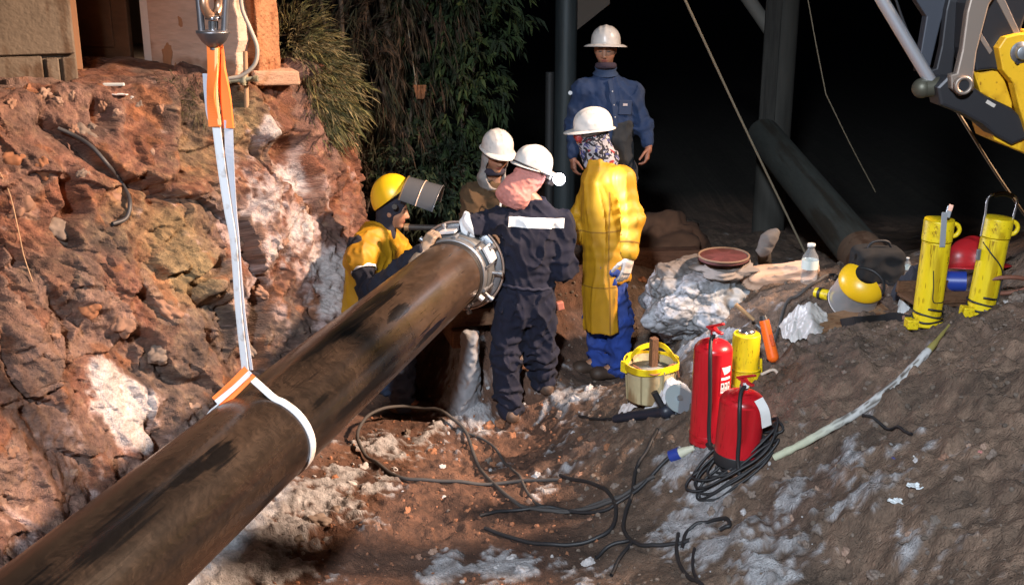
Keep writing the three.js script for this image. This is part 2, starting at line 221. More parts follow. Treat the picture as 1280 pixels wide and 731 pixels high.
// ---------------------------------------------------------------- the cut bank below the house
const footC = new THREE.CatmullRomCurve3([V(-2.6, 0, -1.6), V(-2.45, 0, -3.2), V(-2.12, 0, -4.4), V(-1.78, 0, -5.6), V(-1.36, 0, -6.8), V(-1.0, 0, -7.55), V(-1.0, 0, -8.3), V(-1.35, 0, -9.4)]);
const crestC = new THREE.CatmullRomCurve3([V(-4.1, 2.1, -2.6), V(-3.75, 2.1, -4.1), V(-3.35, 2.14, -5.5), V(-2.8, 2.16, -6.55), V(-2.05, 2.16, -7.15), V(-1.55, 2.2, -7.6), V(-1.42, 2.1, -8.3), V(-1.7, 2.1, -9.4)]);
function cliffPoint(u, v) {
  const f = footC.getPoint(u), c = crestC.getPoint(u), p = V(0, 0, 0), out = f.clone().sub(c).setY(0).normalize();
  if (v < 0.72) { const t = v / 0.72, y = lerp(-0.3, c.y, t), k = Math.pow(t, 1.25); p.set(lerp(f.x, c.x, k), y, lerp(f.z, c.z, k)); }
  else { const t = (v - 0.72) / 0.28; p.copy(c).addScaledVector(out, -3.2 * t * t - 0.5 * t); p.y = c.y + 0.05 * Math.sin(t * 3); }
  const wall = 1 - sstep(0.68, 0.8, v), n = out.multiplyScalar(0.9 * wall + 0.1).add(V(0, 0.25 + 0.75 * (1 - wall), 0)).normalize();
  const { x, y, z } = p, wx = x + 0.12 * n3(x * 2.3, y * 2.3, z * 2.3), wy = y + 0.12 * n3(x * 2.3 + 9, y * 2.3, z * 2.3), wz = z + 0.12 * n3(x * 2.3, y * 2.3 + 5, z * 2.3);
  const rocky = sstep(-0.12, 0.12, fbm(x * 1.1 + 3, y * 1.1, z * 1.1, 2)), facet = (w, id) => w.dx * (ih(id * 99991 | 0, 3, 1) - 0.5) + w.dy * (ih(id * 99991 | 0, 7, 2) - 0.7) + w.dz * (ih(id * 99991 | 0, 1, 5) - 0.5);
  let d = 0.34 * fbm(x * 0.9, y * 0.8, z * 0.9, 3);
  const a = worley(wx * 1.7, wy * 1.3, wz * 1.7), idA = a.id, crackA = sstep(0, 0.10, a.f2 - a.f1); d += (0.35 + 0.65 * rocky) * (0.27 * facet(a, idA) + 0.07 * (idA - 0.5)) + 0.025 * crackA * rocky;
  const b = worley(wx * 4.6, wy * 3.6, wz * 4.6), idB = b.id, crackB = sstep(0, 0.10, b.f2 - b.f1); d += rocky * (0.12 * facet(b, idB) + 0.035 * (idB - 0.5)) + 0.010 * crackB * rocky;
  const e = worley(wx * 13, wy * 11, wz * 13); d += 0.034 * facet(e, e.id) + (e.id > 0.6 ? 0.02 * Math.max(0, 0.45 - e.f1) : 0);
  d += 0.07 * ridge(x * 2.2, y * 1.0, z * 2.2) + 0.04 * ridge(x * 5 + y * 1.5, y * 2.6, z * 5) + 0.035 * fbm(x * 7, y * 6, z * 7, 4) + 0.019 * ridge(x * 17, y * 12, z * 17) + 0.010 * n3(x * 45, y * 38, z * 45);
  d -= 0.17 * sstep(0.62, 0.92, ridge(x * 1.5 + 4, y * 1.1, z * 1.5 + 0.4 * n3(x * 4, y * 4, z * 4))) * sstep(-0.1, 0.2, n3(x * 1.3, y * 1.7 + 5, z * 1.3));
  d *= 0.28 + 0.72 * wall;
  p.addScaledVector(n, d); p.ids = [idA, idB, e.id, crackA, crackB]; return p;
}
const CU = 700, CV = 430, cliffPos = new Float32Array((CU + 1) * (CV + 1) * 3), cliffIds = [];
for (let j = 0; j <= CV; j++) for (let i = 0; i <= CU; i++) { const p = cliffPoint(i / CU, (j < 360 ? j / 360 * 0.76 : 0.76 + 0.24 * (j - 360) / (CV - 360))), o = j * (CU + 1) + i; cliffPos[o * 3] = p.x; cliffPos[o * 3 + 1] = p.y; cliffPos[o * 3 + 2] = p.z; cliffIds.push(p.ids); }
function onCliff(px, py) { let best = 1e9, b = 0; for (let o = 0; o < cliffPos.length; o += 3) { const q = project({ x: cliffPos[o], y: cliffPos[o + 1], z: cliffPos[o + 2] }), e = (q[0] - px) ** 2 + (q[1] - py) ** 2 + q[2] * 3; if (e < best) { best = e; b = o; } } return V(cliffPos[b], cliffPos[b + 1], cliffPos[b + 2]); }
const limeSpots = [[138, 470, 0.13, 1.5], [155, 508, 0.17, 1.9], [168, 540, 0.15, 1.6], [130, 490, 0.14, 1.0], [345, 165, 0.16, 0.95], [360, 225, 0.20, 1.0], [378, 285, 0.20, 1.0], [395, 330, 0.18, 1.0], [412, 335, 0.2, 1.1], [330, 250, 0.28, 0.8], [345, 320, 0.3, 0.75], [300, 300, 0.25, 0.6], [290, 200, 0.2, 0.5], [310, 380, 0.25, 0.5], [110, 560, 0.2, 0.5], [200, 560, 0.25, 0.45], [335, 150, 0.1, 0.8], [380, 440, 0.2, 0.4], [240, 240, 0.14, 0.4], [30, 690, 0.3, 0.45], [410, 370, 0.2, 1.0]].map(([x, y, r, s]) => [onCliff(x, y), r, s]);
const ochreSpots = [[235, 330, 0.22, 1], [215, 290, 0.18, 1], [300, 150, 0.2, 0.8], [250, 200, 0.2, 0.5], [180, 260, 0.2, 0.5]].map(([x, y, r, s]) => [onCliff(x, y), r, s]);
const greySpots = [[245, 350, 0.18, 1], [300, 400, 0.35, 0.9], [240, 440, 0.25, 0.8], [340, 420, 0.3, 0.8], [130, 290, 0.18, 0.8], [80, 330, 0.2, 0.6], [215, 470, 0.3, 0.7], [230, 150, 0.25, 0.7], [20, 160, 0.2, 0.3], [270, 260, 0.25, 0.5]].map(([x, y, r, s]) => [onCliff(x, y), r, s]);
const sum3 = (list, x, y, z) => { let s = 0; for (const [p, r, k] of list) { const q = ((x - p.x) ** 2 + (y - p.y) ** 2 + (z - p.z) ** 2) / (r * r); if (q < 5) s = Math.max(s, k * Math.exp(-q * 0.8)); } return s; };
{
  const col = new Float32Array(cliffPos.length), uv = new Float32Array(cliffPos.length / 3 * 2), idx = [], n = CU + 1;
  for (let j = 0; j <= CV; j++) for (let i = 0; i <= CU; i++) {
    const o = j * n + i, x = cliffPos[o * 3], y = cliffPos[o * 3 + 1], z = cliffPos[o * 3 + 2], [ia, ib, ie] = cliffIds[o];
    const t = fbm(x * 2, y * 2, z * 2, 4), f = fbm(x * 18, y * 18, z * 18, 3);
    let c = mix3([0.285, 0.115, 0.074], [0.26, 0.145, 0.115], sstep(-0.2, 0.2, t));
    c = mix3(c, [0.36, 0.235, 0.19], ia > 0.6 ? 0.65 : 0.1); c = mix3(c, [0.30, 0.10, 0.045], ib < 0.3 ? 0.6 : 0);
    c = mix3(c, [0.13, 0.10, 0.085], clamp(sum3(greySpots, x, y, z) * 1.1 + 0.7 * fbm(x * 4, y * 5, z * 4, 3), 0, 0.85));
    c = mix3(c, [0.40, 0.29, 0.14], clamp(sum3(ochreSpots, x, y, z) + 0.5 * f, 0, 0.75));
    c = mix3(c, [0.36, 0.14, 0.055], 0.6 * sstep(0.18, 0.3, fbm(x * 5 + 4, y * 3, z * 5, 3)));
    c = c.map(v => v * (0.75 + 0.5 * ie) * (1 + 0.7 * f));
    const lime = sstep(0.30, 0.62, sum3(limeSpots, x, y, z) * 0.72 + 0.95 * fbm(x * 7, y * 3.5, z * 7, 4) + 0.4 * f);
    c = mix3(c, mix3([0.60, 0.44, 0.41], [0.82, 0.76, 0.75], sstep(0.5, 1.0, sum3(limeSpots, x, y, z) + 0.5 * f)), lime * 0.95);
    col.set(c.map(v => clamp(v, 0.01, 0.85)), o * 3); uv[o * 2] = i / CU * 9; uv[o * 2 + 1] = j / CV * 4.6;
    if (i && j) { const a = o - n - 1, b = o - n, e = o - 1; idx.push(a, e, b, b, e, o); }
  }
  const g = new THREE.BufferGeometry(); g.setAttribute('position', new THREE.BufferAttribute(cliffPos.slice(), 3)); g.setAttribute('uv', new THREE.BufferAttribute(uv, 2)); g.setAttribute('color', new THREE.BufferAttribute(col, 3)); g.setIndex(idx); g.computeVertexNormals();
  globalThis.cliffGeo = g;
}
const cliff = solo('cut_bank_terrain', globalThis.cliffGeo, soilMat, 'steep cut bank of red earth and broken rock below the house', 'cut bank', null, null, 'structure');

// ---------------------------------------------------------------- loose stones: a few shapes shared by all of them
function stoneGeo(s, squash = 0.75, rough = 0.35, det = 9) {
  const g = mergeVertices(new THREE.IcosahedronGeometry(1, det).deleteAttribute('normal').deleteAttribute('uv')), p = g.attributes.position;
  for (let i = 0; i < p.count; i++) { const x = p.getX(i), y = p.getY(i), z = p.getZ(i); let r = 1 + rough * fbm(x * 1.1 + s * 9, y * 1.1, z * 1.1 + s, 3); const w = worley(x * 1.3 + s * 5, y * 1.3, z * 1.3); r *= 0.86 + 0.55 * (0.6 - w.f1) + 0.05 * n3(x * 7 + s, y * 7, z * 7) + 0.03 * fbm(x * 13, y * 13 + s, z * 13, 2); p.setXYZ(i, x * r, y * r * squash, z * r); }
  g.computeVertexNormals(); return g;
}
const stoneShapes = [1, 2, 3, 4, 5, 6].map(i => paint(stoneGeo(i), (x, y, z) => { const k = 0.85 + 0.5 * fbm(x * 3 + i, y * 3, z * 3, 3); return [k, k, k]; }));
const stoneMats = [[0.30, 0.17, 0.115], [0.22, 0.17, 0.14], [0.36, 0.24, 0.18], [0.32, 0.14, 0.07], [0.50, 0.48, 0.48], [0.16, 0.13, 0.11]].map(([r, g, b]) => { const m = std(r, g, b, 0.9); m.vertexColors = true; m.bumpMap = gritBump; m.bumpScale = 0.01; return m; });
function stone(parent, p, s, m, sink = 0.3) { const o = new THREE.Mesh(stoneShapes[Math.floor(rnd() * 6)], stoneMats[m]); o.name = 'stone'; o.position.copy(p).add(V(0, -s * sink * 0.4, 0)); if (parent === cliff) { s *= 0.8; o.position.add(V(-0.5, -0.2, -0.25).multiplyScalar(s)); } o.rotation.set(rr(0, 6), rr(0, 6), rr(0, 6)); o.scale.set(s * rr(0.8, 1.25), s * rr(0.7, 1), s * rr(0.8, 1.2)); o.castShadow = o.receiveShadow = true; parent.add(o); return o; }
for (const [x, y, s, m] of [[60, 115, 0.075, 2], [48, 122, 0.06, 0], [75, 125, 0.06, 2], [118, 158, 0.05, 1], [110, 165, 0.11, 1], [108, 215, 0.06, 1], [140, 240, 0.13, 0], [20, 195, 0.15, 3], [30, 250, 0.12, 0], [80, 285, 0.12, 1], [180, 240, 0.09, 3], [190, 190, 0.06, 2], [300, 300, 0.1, 0], [330, 360, 0.08, 0], [205, 440, 0.09, 1], [245, 505, 0.09, 2], [160, 400, 0.09, 0], [120, 380, 0.08, 3], [70, 420, 0.06, 0], [95, 160, 0.06, 0], [150, 140, 0.05, 2], [175, 130, 0.04, 1], [205, 135, 0.045, 0], [165, 120, 0.035, 4], [130, 130, 0.05, 0], [20, 130, 0.06, 0], [35, 110, 0.045, 3], [90, 118, 0.04, 2], [60, 205, 0.09, 3], [355, 300, 0.05, 0], [385, 260, 0.045, 2], [320, 210, 0.06, 0], [290, 240, 0.06, 1], [215, 385, 0.11, 0], [310, 430, 0.11, 1], [30, 640, 0.05, 2], [20, 560, 0.07, 0], [90, 590, 0.05, 2]]) stone(cliff, onCliff(x, y), s, m);
for (const [x, y, s, m] of [[370, 675, 0.05, 5], [440, 605, 0.035, 4], [455, 612, 0.03, 4], [420, 640, 0.05, 1], [400, 650, 0.06, 1], [455, 585, 0.04, 4], [475, 600, 0.03, 4], [640, 700, 0.05, 4], [655, 712, 0.045, 4], [620, 712, 0.04, 4], [670, 595, 0.035, 4], [680, 535, 0.03, 2], [540, 565, 0.035, 3], [590, 560, 0.04, 3], [610, 535, 0.045, 3], [625, 528, 0.05, 3], [640, 545, 0.035, 3], [985, 600, 0.03, 1], [1095, 718, 0.04, 1], [1000, 672, 0.03, 1], [1040, 640, 0.03, 5], [1145, 575, 0.015, 4], [1230, 560, 0.02, 2], [1200, 600, 0.025, 1], [1105, 548, 0.02, 1], [940, 560, 0.03, 5], [835, 380, 0.06, 5], [800, 350, 0.05, 3], [815, 362, 0.04, 2], [845, 345, 0.05, 3], [830, 352, 0.04, 0], [1040, 400, 0.04, 5], [1020, 425, 0.06, 5], [1262, 378, 0.03, 4], [1272, 372, 0.05, 1], [560, 400, 0.05, 3], [600, 415, 0.04, 0], [575, 412, 0.035, 2], [990, 650, 0.035, 2], [720, 500, 0.04, 4], [735, 488, 0.045, 4], [745, 510, 0.03, 1], [700, 520, 0.05, 2], [770, 610, 0.03, 1], [890, 640, 0.03, 1], [930, 640, 0.025, 4], [1060, 690, 0.03, 2], [1170, 650, 0.025, 5], [510, 640, 0.03, 3], [470, 660, 0.035, 0], [540, 690, 0.03, 2], [585, 640, 0.025, 3]]) stone(ground, onGround(x, y), s, m);
for (let i = 0; i < 90; i++) { const x = rr(0.5, 2.7), d = rr(2.6, 6.2), s = 0.012 + 0.03 * Math.pow(rnd(), 3); stone(ground, onLand(x, -d, s * 0.2), s, [1, 5, 1, 0, 2][i % 5]); }
for (let i = 0; i < 60; i++) { const x = rr(-1.3, 0.6), d = rr(4.4, 7.2), s = 0.012 + 0.028 * Math.pow(rnd(), 3); stone(ground, onLand(x, -d, s * 0.2), s, [3, 0, 4, 3, 5][i % 5]); }
{ // crumbs of earth and ash, too many to count
  const n = 5200, g = new THREE.DodecahedronGeometry(1, 0), inst = new THREE.InstancedMesh(g, std(1, 1, 1, 0.95), n), M = new THREE.Matrix4(), q = new THREE.Quaternion(); inst.name = 'gravel';
  for (let i = 0; i < n; i++) { const x = rr(-1.8, 2.9), d = rr(2.4, 8.4), s = 0.003 + 0.013 * Math.pow(rnd(), 3), p = onLand(x, -d, s * 0.3), a = spotSum(ashSpots, x, -d) > rr(0.3, 1.1); q.setFromEuler(new THREE.Euler(rr(0, 6), rr(0, 6), rr(0, 6))); M.compose(p, q, V(s * rr(0.7, 1.3), s * rr(0.5, 1), s * rr(0.7, 1.4))); inst.setMatrixAt(i, M); const k = rr(0.6, 1.3); inst.setColorAt(i, a ? C(0.36 * k, 0.35 * k, 0.35 * k) : x < 0.3 ? C(0.22 * k, 0.10 * k, 0.055 * k) : C(0.16 * k, 0.125 * k, 0.10 * k)); }
  inst.castShadow = inst.receiveShadow = true; scene.add(inst); tag(inst, 'loose crumbs of soil and pale ash strewn over the pit', 'gravel', null, 'stuff');
}
// ---------------------------------------------------------------- the house on the bank
const plasterMap = tex(512, 512, (u, v) => { const a = pfbm(u, v, 5, 5, 41), b = pfbm(u, v, 40, 3, 8), s = pfbm(u * 3 % 1, v * 0.5, 8, 3, 61); const k = 0.55 + 0.5 * a + 0.2 * (b - 0.5); return mix3([k, k * 0.97, k * 0.93], [k * 0.55, k * 0.42, k * 0.33], sstep(0.55, 0.75, a * 0.6 + s * 0.45)); });
const plasterBump = tex(512, 512, (u, v) => 0.6 * pfbm(u, v, 8, 5, 77) + 0.4 * pfbm(u, v, 60, 2, 5), false);
const scuff = tex(512, 512, (u, v) => { const a = pfbm(u, v, 6, 5, 91), b = pfbm(u, v, 70, 2, 12), s = pfbm(u, v * 0.2 % 1, 40, 3, 7); return mix3([1, 1, 1], [0.42, 0.33, 0.24], clamp(sstep(0.52, 0.72, a) * 0.7 + sstep(0.64, 0.76, b * 0.6 + s * 0.4) * 0.8, 0, 1)); });
const concrete = std(0.20, 0.165, 0.13, 0.92, 0, { map: plasterMap, bumpMap: plasterBump, bumpScale: 0.008 });
const plaster = std(0.78, 0.56, 0.45, 0.88, 0, { map: plasterMap, bumpMap: plasterBump, bumpScale: 0.012 });
const paleJamb = std(0.72, 0.66, 0.62, 0.85, 0, { bumpMap: plasterBump, bumpScale: 0.004 });
const oldWood = std(0.20, 0.10, 0.05, 0.8, 0, { map: plasterMap, bumpMap: plasterBump, bumpScale: 0.006 });
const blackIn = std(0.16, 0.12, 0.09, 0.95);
{
  const y0 = 2.08, base = V(-2.7, y0, -7.4), h = thing('house', 'weathered concrete and plaster house with a dark open doorway on the bank', 'house', base);
  // front line of the house, left to right
  const q0 = at(-190, 112, 6.5), q1 = at(99, 108, 7.05), q2 = at(186, 80, 7.75), q3 = at(300, 100, 7.35);
  for (const q of [q0, q1, q2, q3]) q.y = y0;
  const along = (a, b) => { const d = b.clone().sub(a).setY(0).normalize(); return [d, V(-d.z, 0, d.x)]; };   // direction, outward
  const slab = (a, b, yb, yt, thick, back, r = 0.01) => { const [d, n] = along(a, b), L = a.distanceTo(b), c = a.clone().add(b).multiplyScalar(0.5); c.y = (yb + yt) / 2; c.addScaledVector(n, -back - thick / 2); return box(L, yt - yb, thick, c, basisQ(d, V(0, 1, 0), n), r); };
  const uvBox = g => { const p = g.attributes.position, n = g.attributes.normal, uv = []; for (let i = 0; i < p.count; i++) Math.abs(n.getY(i)) > 0.7 ? uv.push(p.getX(i), p.getZ(i)) : uv.push((p.getX(i) - p.getZ(i)) * 0.7, p.getY(i)); g.setAttribute('uv', new THREE.Float32BufferAttribute(uv, 2)); return g; };
  // concrete blocks of the wing that stands forward of the door: courses with recessed joints
  const [d01, n01] = along(q0, q1), L01 = q0.distanceTo(q1);
  const wing = part('wall', uvBox(slab(q0, q1, y0 - 0.25, 4.9, 0.22, 0.02)), concrete, h);
  for (const [yb, yt, cuts] of [[y0 - 0.2, 2.372, [0, 0.845]], [y0 - 0.2, 2.36, [0.85, 0.92]], [y0 - 0.2, 2.36, [0.925, 1]], [2.38, 2.93, [0, 1]]]) for (let k = 0; k + 1 < cuts.length; k++) { const a = q0.clone().addScaledVector(d01, L01 * cuts[k] + 0.006), b = q0.clone().addScaledVector(d01, L01 * cuts[k + 1] - 0.006); part('block', uvBox(slab(a, b, yb, yt, 0.03, -0.012 - 0.006 * rnd(), 0.012)), concrete, wing); }
  // the return of that wing towards the door
  const wb = q1.clone().addScaledVector(n01, -1.1); part('wall', uvBox(slab(q1.clone().addScaledVector(n01, -0.2), wb, y0 - 0.2, 4.9, 0.16, 0)), plaster, h);
  // doorway: sill, step, dark room, jambs and door leaf pushed inwards
  const dl = q1.clone().addScaledVector(n01, -0.38), dr = q2.clone(), [dd, dn] = along(dl, dr);
  part('door_sill', uvBox(slab(dl, dr, 2.03, 2.245, 0.3, -0.03)), std(0.36, 0.19, 0.11, 0.9, 0, { map: plasterMap, bumpMap: plasterBump, bumpScale: 0.01 }), h);
  part('step', uvBox(slab(dl.clone().addScaledVector(dn, 0.14), dr.clone().addScaledVector(dn, 0.14), 1.96, 2.15, 0.14, 0.012)), oldWood, h);
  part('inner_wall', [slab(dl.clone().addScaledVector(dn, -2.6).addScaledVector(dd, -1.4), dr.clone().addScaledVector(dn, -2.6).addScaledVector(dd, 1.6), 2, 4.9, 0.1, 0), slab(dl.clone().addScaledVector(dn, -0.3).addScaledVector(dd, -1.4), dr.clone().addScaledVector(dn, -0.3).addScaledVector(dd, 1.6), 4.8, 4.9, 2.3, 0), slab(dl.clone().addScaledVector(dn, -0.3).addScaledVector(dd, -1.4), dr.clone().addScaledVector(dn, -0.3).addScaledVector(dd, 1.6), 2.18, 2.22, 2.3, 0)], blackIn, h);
  const leafA = dr.clone().addScaledVector(dn, -0.16).addScaledVector(dd, -0.06), leafB = leafA.clone().addScaledVector(dn, -0.62).addScaledVector(dd, -0.26);
  const leaf = part('door', uvBox(slab(leafB, leafA, 2.26, 4.2, 0.04, 0)), oldWood, h);
  for (const [a, b] of [[2.36, 2.9], [3.0, 3.6]]) part('panel', uvBox(slab(leafB.clone().lerp(leafA, 0.2), leafB.clone().lerp(leafA, 0.8), a, b, 0.015, -0.012)), oldWood, leaf);
  const [d23, n23] = along(q2, q3);
  part('door_jamb', uvBox(slab(q2.clone().addScaledVector(d23, -0.02), q2.clone().addScaledVector(d23, 0.085), 2.2, 4.9, 0.2, -0.025)), paleJamb, h);
  part('door_jamb', uvBox(slab(dl.clone().addScaledVector(dd, -0.02), dl.clone().addScaledVector(dd, 0.07), 2.245, 4.9, 0.12, 0.0)), std(0.24, 0.13, 0.07, 0.85), h);
  part('footing', uvBox(slab(q2.clone().addScaledVector(d23, 0.0), q2.clone().addScaledVector(d23, 0.34), 1.9, 2.17, 0.25, -0.05, 0.03)), concrete, h);
  // the broken plaster pier: an uneven right edge, layers flaked off at its foot
  const W23 = q2.distanceTo(q3), edge = [], L = W23 + 0.06; for (let k = 0; k <= 40; k++) { const y = 1.92 + k * 0.075; edge.push([L - 0.02 - 0.10 * sstep(2.5, 1.95, y) - 0.05 * fbm(y * 5, 1, 2, 3) - 0.02 * n3(y * 22, 3, 1), y]); }
  const pier = extr([[0.09, 2.16], [0.3, 1.95], [0.42, 1.88], ...edge, [0.09, 4.92]], 0.24, 0.012), q = basisQ(d23, V(0, 1, 0), n23); xf(pier, q2.clone().setY(0).addScaledVector(n23, -0.2), q);
  part('plaster_pier', uvBox(pier), plaster, h);
  const strip = []; for (let k = 0; k <= 30; k++) { const y = 1.9 + k * 0.1; strip.push([L + 0.05 + 0.05 * fbm(y * 4, 7, 2, 3) - 0.07 * sstep(2.3, 1.9, y), y]); }
  const core = extr([[L - 0.16, 1.9], ...strip, [L - 0.16, 4.9]], 0.2, 0.01); xf(core, q2.clone().setY(0).addScaledVector(n23, -0.26), q);
  part('brick_core', uvBox(core), std(0.46, 0.22, 0.11, 0.95, 0, { map: plasterMap, bumpMap: plasterBump, bumpScale: 0.03 }), h);
  for (const [u, y, r] of [[0.24, 2.33, 0.05], [0.3, 2.2, 0.035], [0.2, 2.24, 0.03], [0.38, 2.55, 0.02]]) { const g = stoneGeo(u * 30, 0.4, 0.8); part('flaked_plaster', xf(g, q2.clone().setY(y).addScaledVector(d23, u).addScaledVector(n23, 0.052), q.clone().multiply(eul(Math.PI / 2, 0, 0)), V(r, r * 0.25, r * 2)), std(0.42, 0.2, 0.1, 0.95), h); }
  part('roof', box(5.2, 0.12, 4, V(-3.9, 4.98, -8.7), turnY(0.75)), std(0.3, 0.3, 0.3, 0.8), h);
}
// little things lying on the ledge before the door
{ const p = onCliff(148, 122); solo('paper_scrap', paint(nets((x, y, z) => Math.max(Math.abs(y - 0.012 * n3(x * 20, 1, z * 20)) - 0.004, Math.max(Math.abs(x) - 0.06, Math.abs(z) - 0.025)), [-0.1, -0.05, -0.06], [0.1, 0.05, 0.06], 0.006).translate(p.x, p.y + 0.02, p.z), () => [0.8, 0.78, 0.78]), std(0.8, 0.75, 0.74, 0.8), 'crumpled white scrap lying on rubble before the doorway', 'scrap', p); }
{ const a = onCliff(142, 112).add(V(0, 0.03, 0)); solo('batten', box(0.13, 0.02, 0.03, a, turnY(0.1)), std(0.6, 0.66, 0.66, 0.7), 'short pale batten on the rubble under the door sill', 'batten', a); }

// ---------------------------------------------------------------- the pipe on its sling
const PA = V(-0.451, 1.02, -6.535), PDIR = V(0.884, 0.0, -3.455).normalize(), PRIGHT = V(-PDIR.z, 0, PDIR.x), PR = 0.215;
const pipeAt = (s, th, r = PR) => { const t = th * Math.PI / 180; return PA.clone().addScaledVector(PDIR, s).addScaledVector(V(0, 1, 0), r * Math.cos(t)).addScaledVector(PRIGHT, r * Math.sin(t)); };
function pipeShell(s0, s1, r, r2, n = 96, rows = 60) {
  const pos = [], uv = [], idx = []; for (let j = 0; j <= rows; j++) for (let i = 0; i <= n; i++) { const s = lerp(s0, s1, j / rows), p = pipeAt(s, i / n * 360 - 180, r); pos.push(p.x, p.y, p.z); uv.push(i / n, (s - s0) / (s1 - s0)); if (i && j) { const o = j * (n + 1) + i; idx.push(o - n - 2, o - 1, o - n - 1, o - n - 1, o - 1, o); } }
  const g = new THREE.BufferGeometry(); g.setAttribute('position', new THREE.Float32BufferAttribute(pos, 3)); g.setAttribute('uv', new THREE.Float32BufferAttribute(uv, 2)); g.setIndex(idx); g.computeVertexNormals(); return g;
}
const PS0 = -5.2, PS1 = 0.3, PLEN = PS1 - PS0;
// black bitumen left bare on the dusty coating: [along m, around degrees, half length, half width degrees]
const tarSpots = [[-1.35, 4, 0.62, 21], [-1.9, 0, 0.25, 16], [-2.95, 34, 0.13, 12], [-3.12, 28, 0.16, 10], [-3.5, 24, 0.3, 17], [-4.2, 20, 0.45, 28], [-1.1, 40, 0.2, 10], [-2.7, 112, 0.2, 12], [-1.8, 95, 0.5, 9], [-0.8, 100, 0.4, 7], [-2.2, 60, 0.12, 8], [-4.7, 60, 0.5, 30]];
function pipeSurf(u, v) {
  const th = u * 360 - 180, s = PS0 + v * PLEN, a = th * Math.PI / 180, cx = Math.cos(a), cy = Math.sin(a);
  const warp = fbm(cx * 2.2, cy * 2.2, s * 2.5, 4), drip = fbm(cx * 16, cy * 16, s * 3.2 + th * 0.01, 3), hair = 0.6 * n3(cx * 8 + s * 4, cy * 8, s * 42 + warp * 6) + 0.5 * n3(cx * 7, cy * 7 + s * 5, s * 150 + warp * 20) + 0.9 * Math.max(0, ridge(cx * 34, cy * 34, s * 1.2 + 4 * warp) - 0.86) * 4, swirl = fbm(cx * 1.1 + 8, cy * 1.1, s * 7 + 1.6 * warp, 4);
  let tar = 0; for (const [ss, t0, hl, hw] of tarSpots) { const q = Math.max(((s - ss) / hl) ** 2, 0) + ((th - t0) / hw) ** 2; tar = Math.max(tar, 1.25 - q); }
  tar = sstep(0.10, 0.52, tar * 0.7 + 0.9 * warp + 0.8 * drip - 0.1); tar = Math.max(tar, 0.5 * sstep(0.30, 0.46, warp + 0.5 * drip + 0.1 * swirl));
  const dust = clamp(0.05 + 0.55 * sstep(-2.4, -0.2, s) + 0.25 * Math.exp(-(((s + 2.75) / 0.45) ** 2)) + 0.26 * swirl + 0.14 * hair + 0.42 * warp, 0, 1);
  return [tar, dust, hair];
}
const pipeMap = tex(2048, 2048, (u, v) => { const [tar, dust, hair] = pipeSurf(u, v); let c = mix3([0.013, 0.0095, 0.0075], [0.088, 0.054, 0.034], dust * dust * 0.5 + dust * 0.5); c = mix3(c, [0.005, 0.0045, 0.0045], tar * 0.96); return c.map(x => x * (1 + 0.3 * hair)); });
const pipeRough = tex(1024, 1024, (u, v) => { const [tar, dust] = pipeSurf(u, v), r = lerp(lerp(0.24, 0.38, dust), 0.22, tar); return [1, r, 0]; }, false);
pipeMap.wrapS = pipeMap.wrapT = pipeRough.wrapS = pipeRough.wrapT = THREE.ClampToEdgeWrapping;
const pipeMat = new THREE.MeshStandardMaterial({ map: pipeMap, roughnessMap: pipeRough, bumpMap: plasterBump, bumpScale: 0.0015 });
const steelDark = std(0.06, 0.06, 0.065, 0.5, 0.7), steelGrey = std(0.30, 0.31, 0.33, 0.42, 0.75), steelBright = std(0.62, 0.63, 0.66, 0.22, 0.95), ironBrown = std(0.16, 0.105, 0.075, 0.75, 0.2);
{
  const t = thing('steel_pipe', 'long brown coated steel pipe hanging in a sling over the pit', 'pipe', pipeAt(-2.4, 180));
  part('pipe_body', pipeShell(PS0, PS1, PR, PR, 128, 90), pipeMat, t);
  part('pipe_bore', pipeShell(PS0, PS1, PR - 0.012, PR, 64, 4), ironBrown, t);
  const ring = (s0, s1, r0, r1) => { const g = lathe([[r0, s0], [r1, s0], [r1, s1], [r0, s1], [r0, s0]], V(0, 0, 0), null, 96); return xf(g, PA, yTo(PDIR)); };
  globalThis.pipeRing = ring;
  part('bevelled_end', ring(PS1, PS1 + 0.015, PR - 0.012, PR - 0.003), steelGrey, t);
  part('end_band', ring(0.17, 0.215, PR, PR + 0.006), std(0.012, 0.011, 0.011, 0.55), t);
}
{
  const c = thing('pipe_stub', 'short dark pipe section behind the weld, resting on timbers', 'pipe', PA.clone().addScaledVector(PDIR, 0.6).add(V(0, -PR, 0)));
  part('pipe_body', pipeShell(0.335, 0.98, PR, PR, 64, 6), std(0.10, 0.07, 0.055, 0.6, 0.2), c); part('pipe_bore', pipeShell(0.335, 0.98, PR - 0.012, PR, 48, 2), ironBrown, c);
  const b = PA.clone().addScaledVector(PDIR, 0.8); b.y = 0; const g0 = hG(b.x, -b.z); let y = g0 - 0.05, k = 0;
  while (y < 0.80) { const hh = Math.min(0.13, 0.803 - y); const q = turnY((k % 2 ? 0 : Math.PI / 2) + 0.25), off = k % 2 ? V(0, 0, 0.16) : V(0.16, 0, 0); for (const s of [-1, 1]) { const m = box(0.55, hh - 0.004, 0.13, V(b.x, y + hh / 2, b.z).addScaledVector(off.clone().applyQuaternion(turnY(0.25)), s), q, 0.01); solo('timber_block', m, oldWood, `rough timber block in the ${['lowest', 'second', 'third', 'fourth', 'fifth'][k]} course stacked under the pipe stub`, 'timber', V(b.x, y, b.z), 'timbers under the pipe stub'); } y += hh; k++; }
}
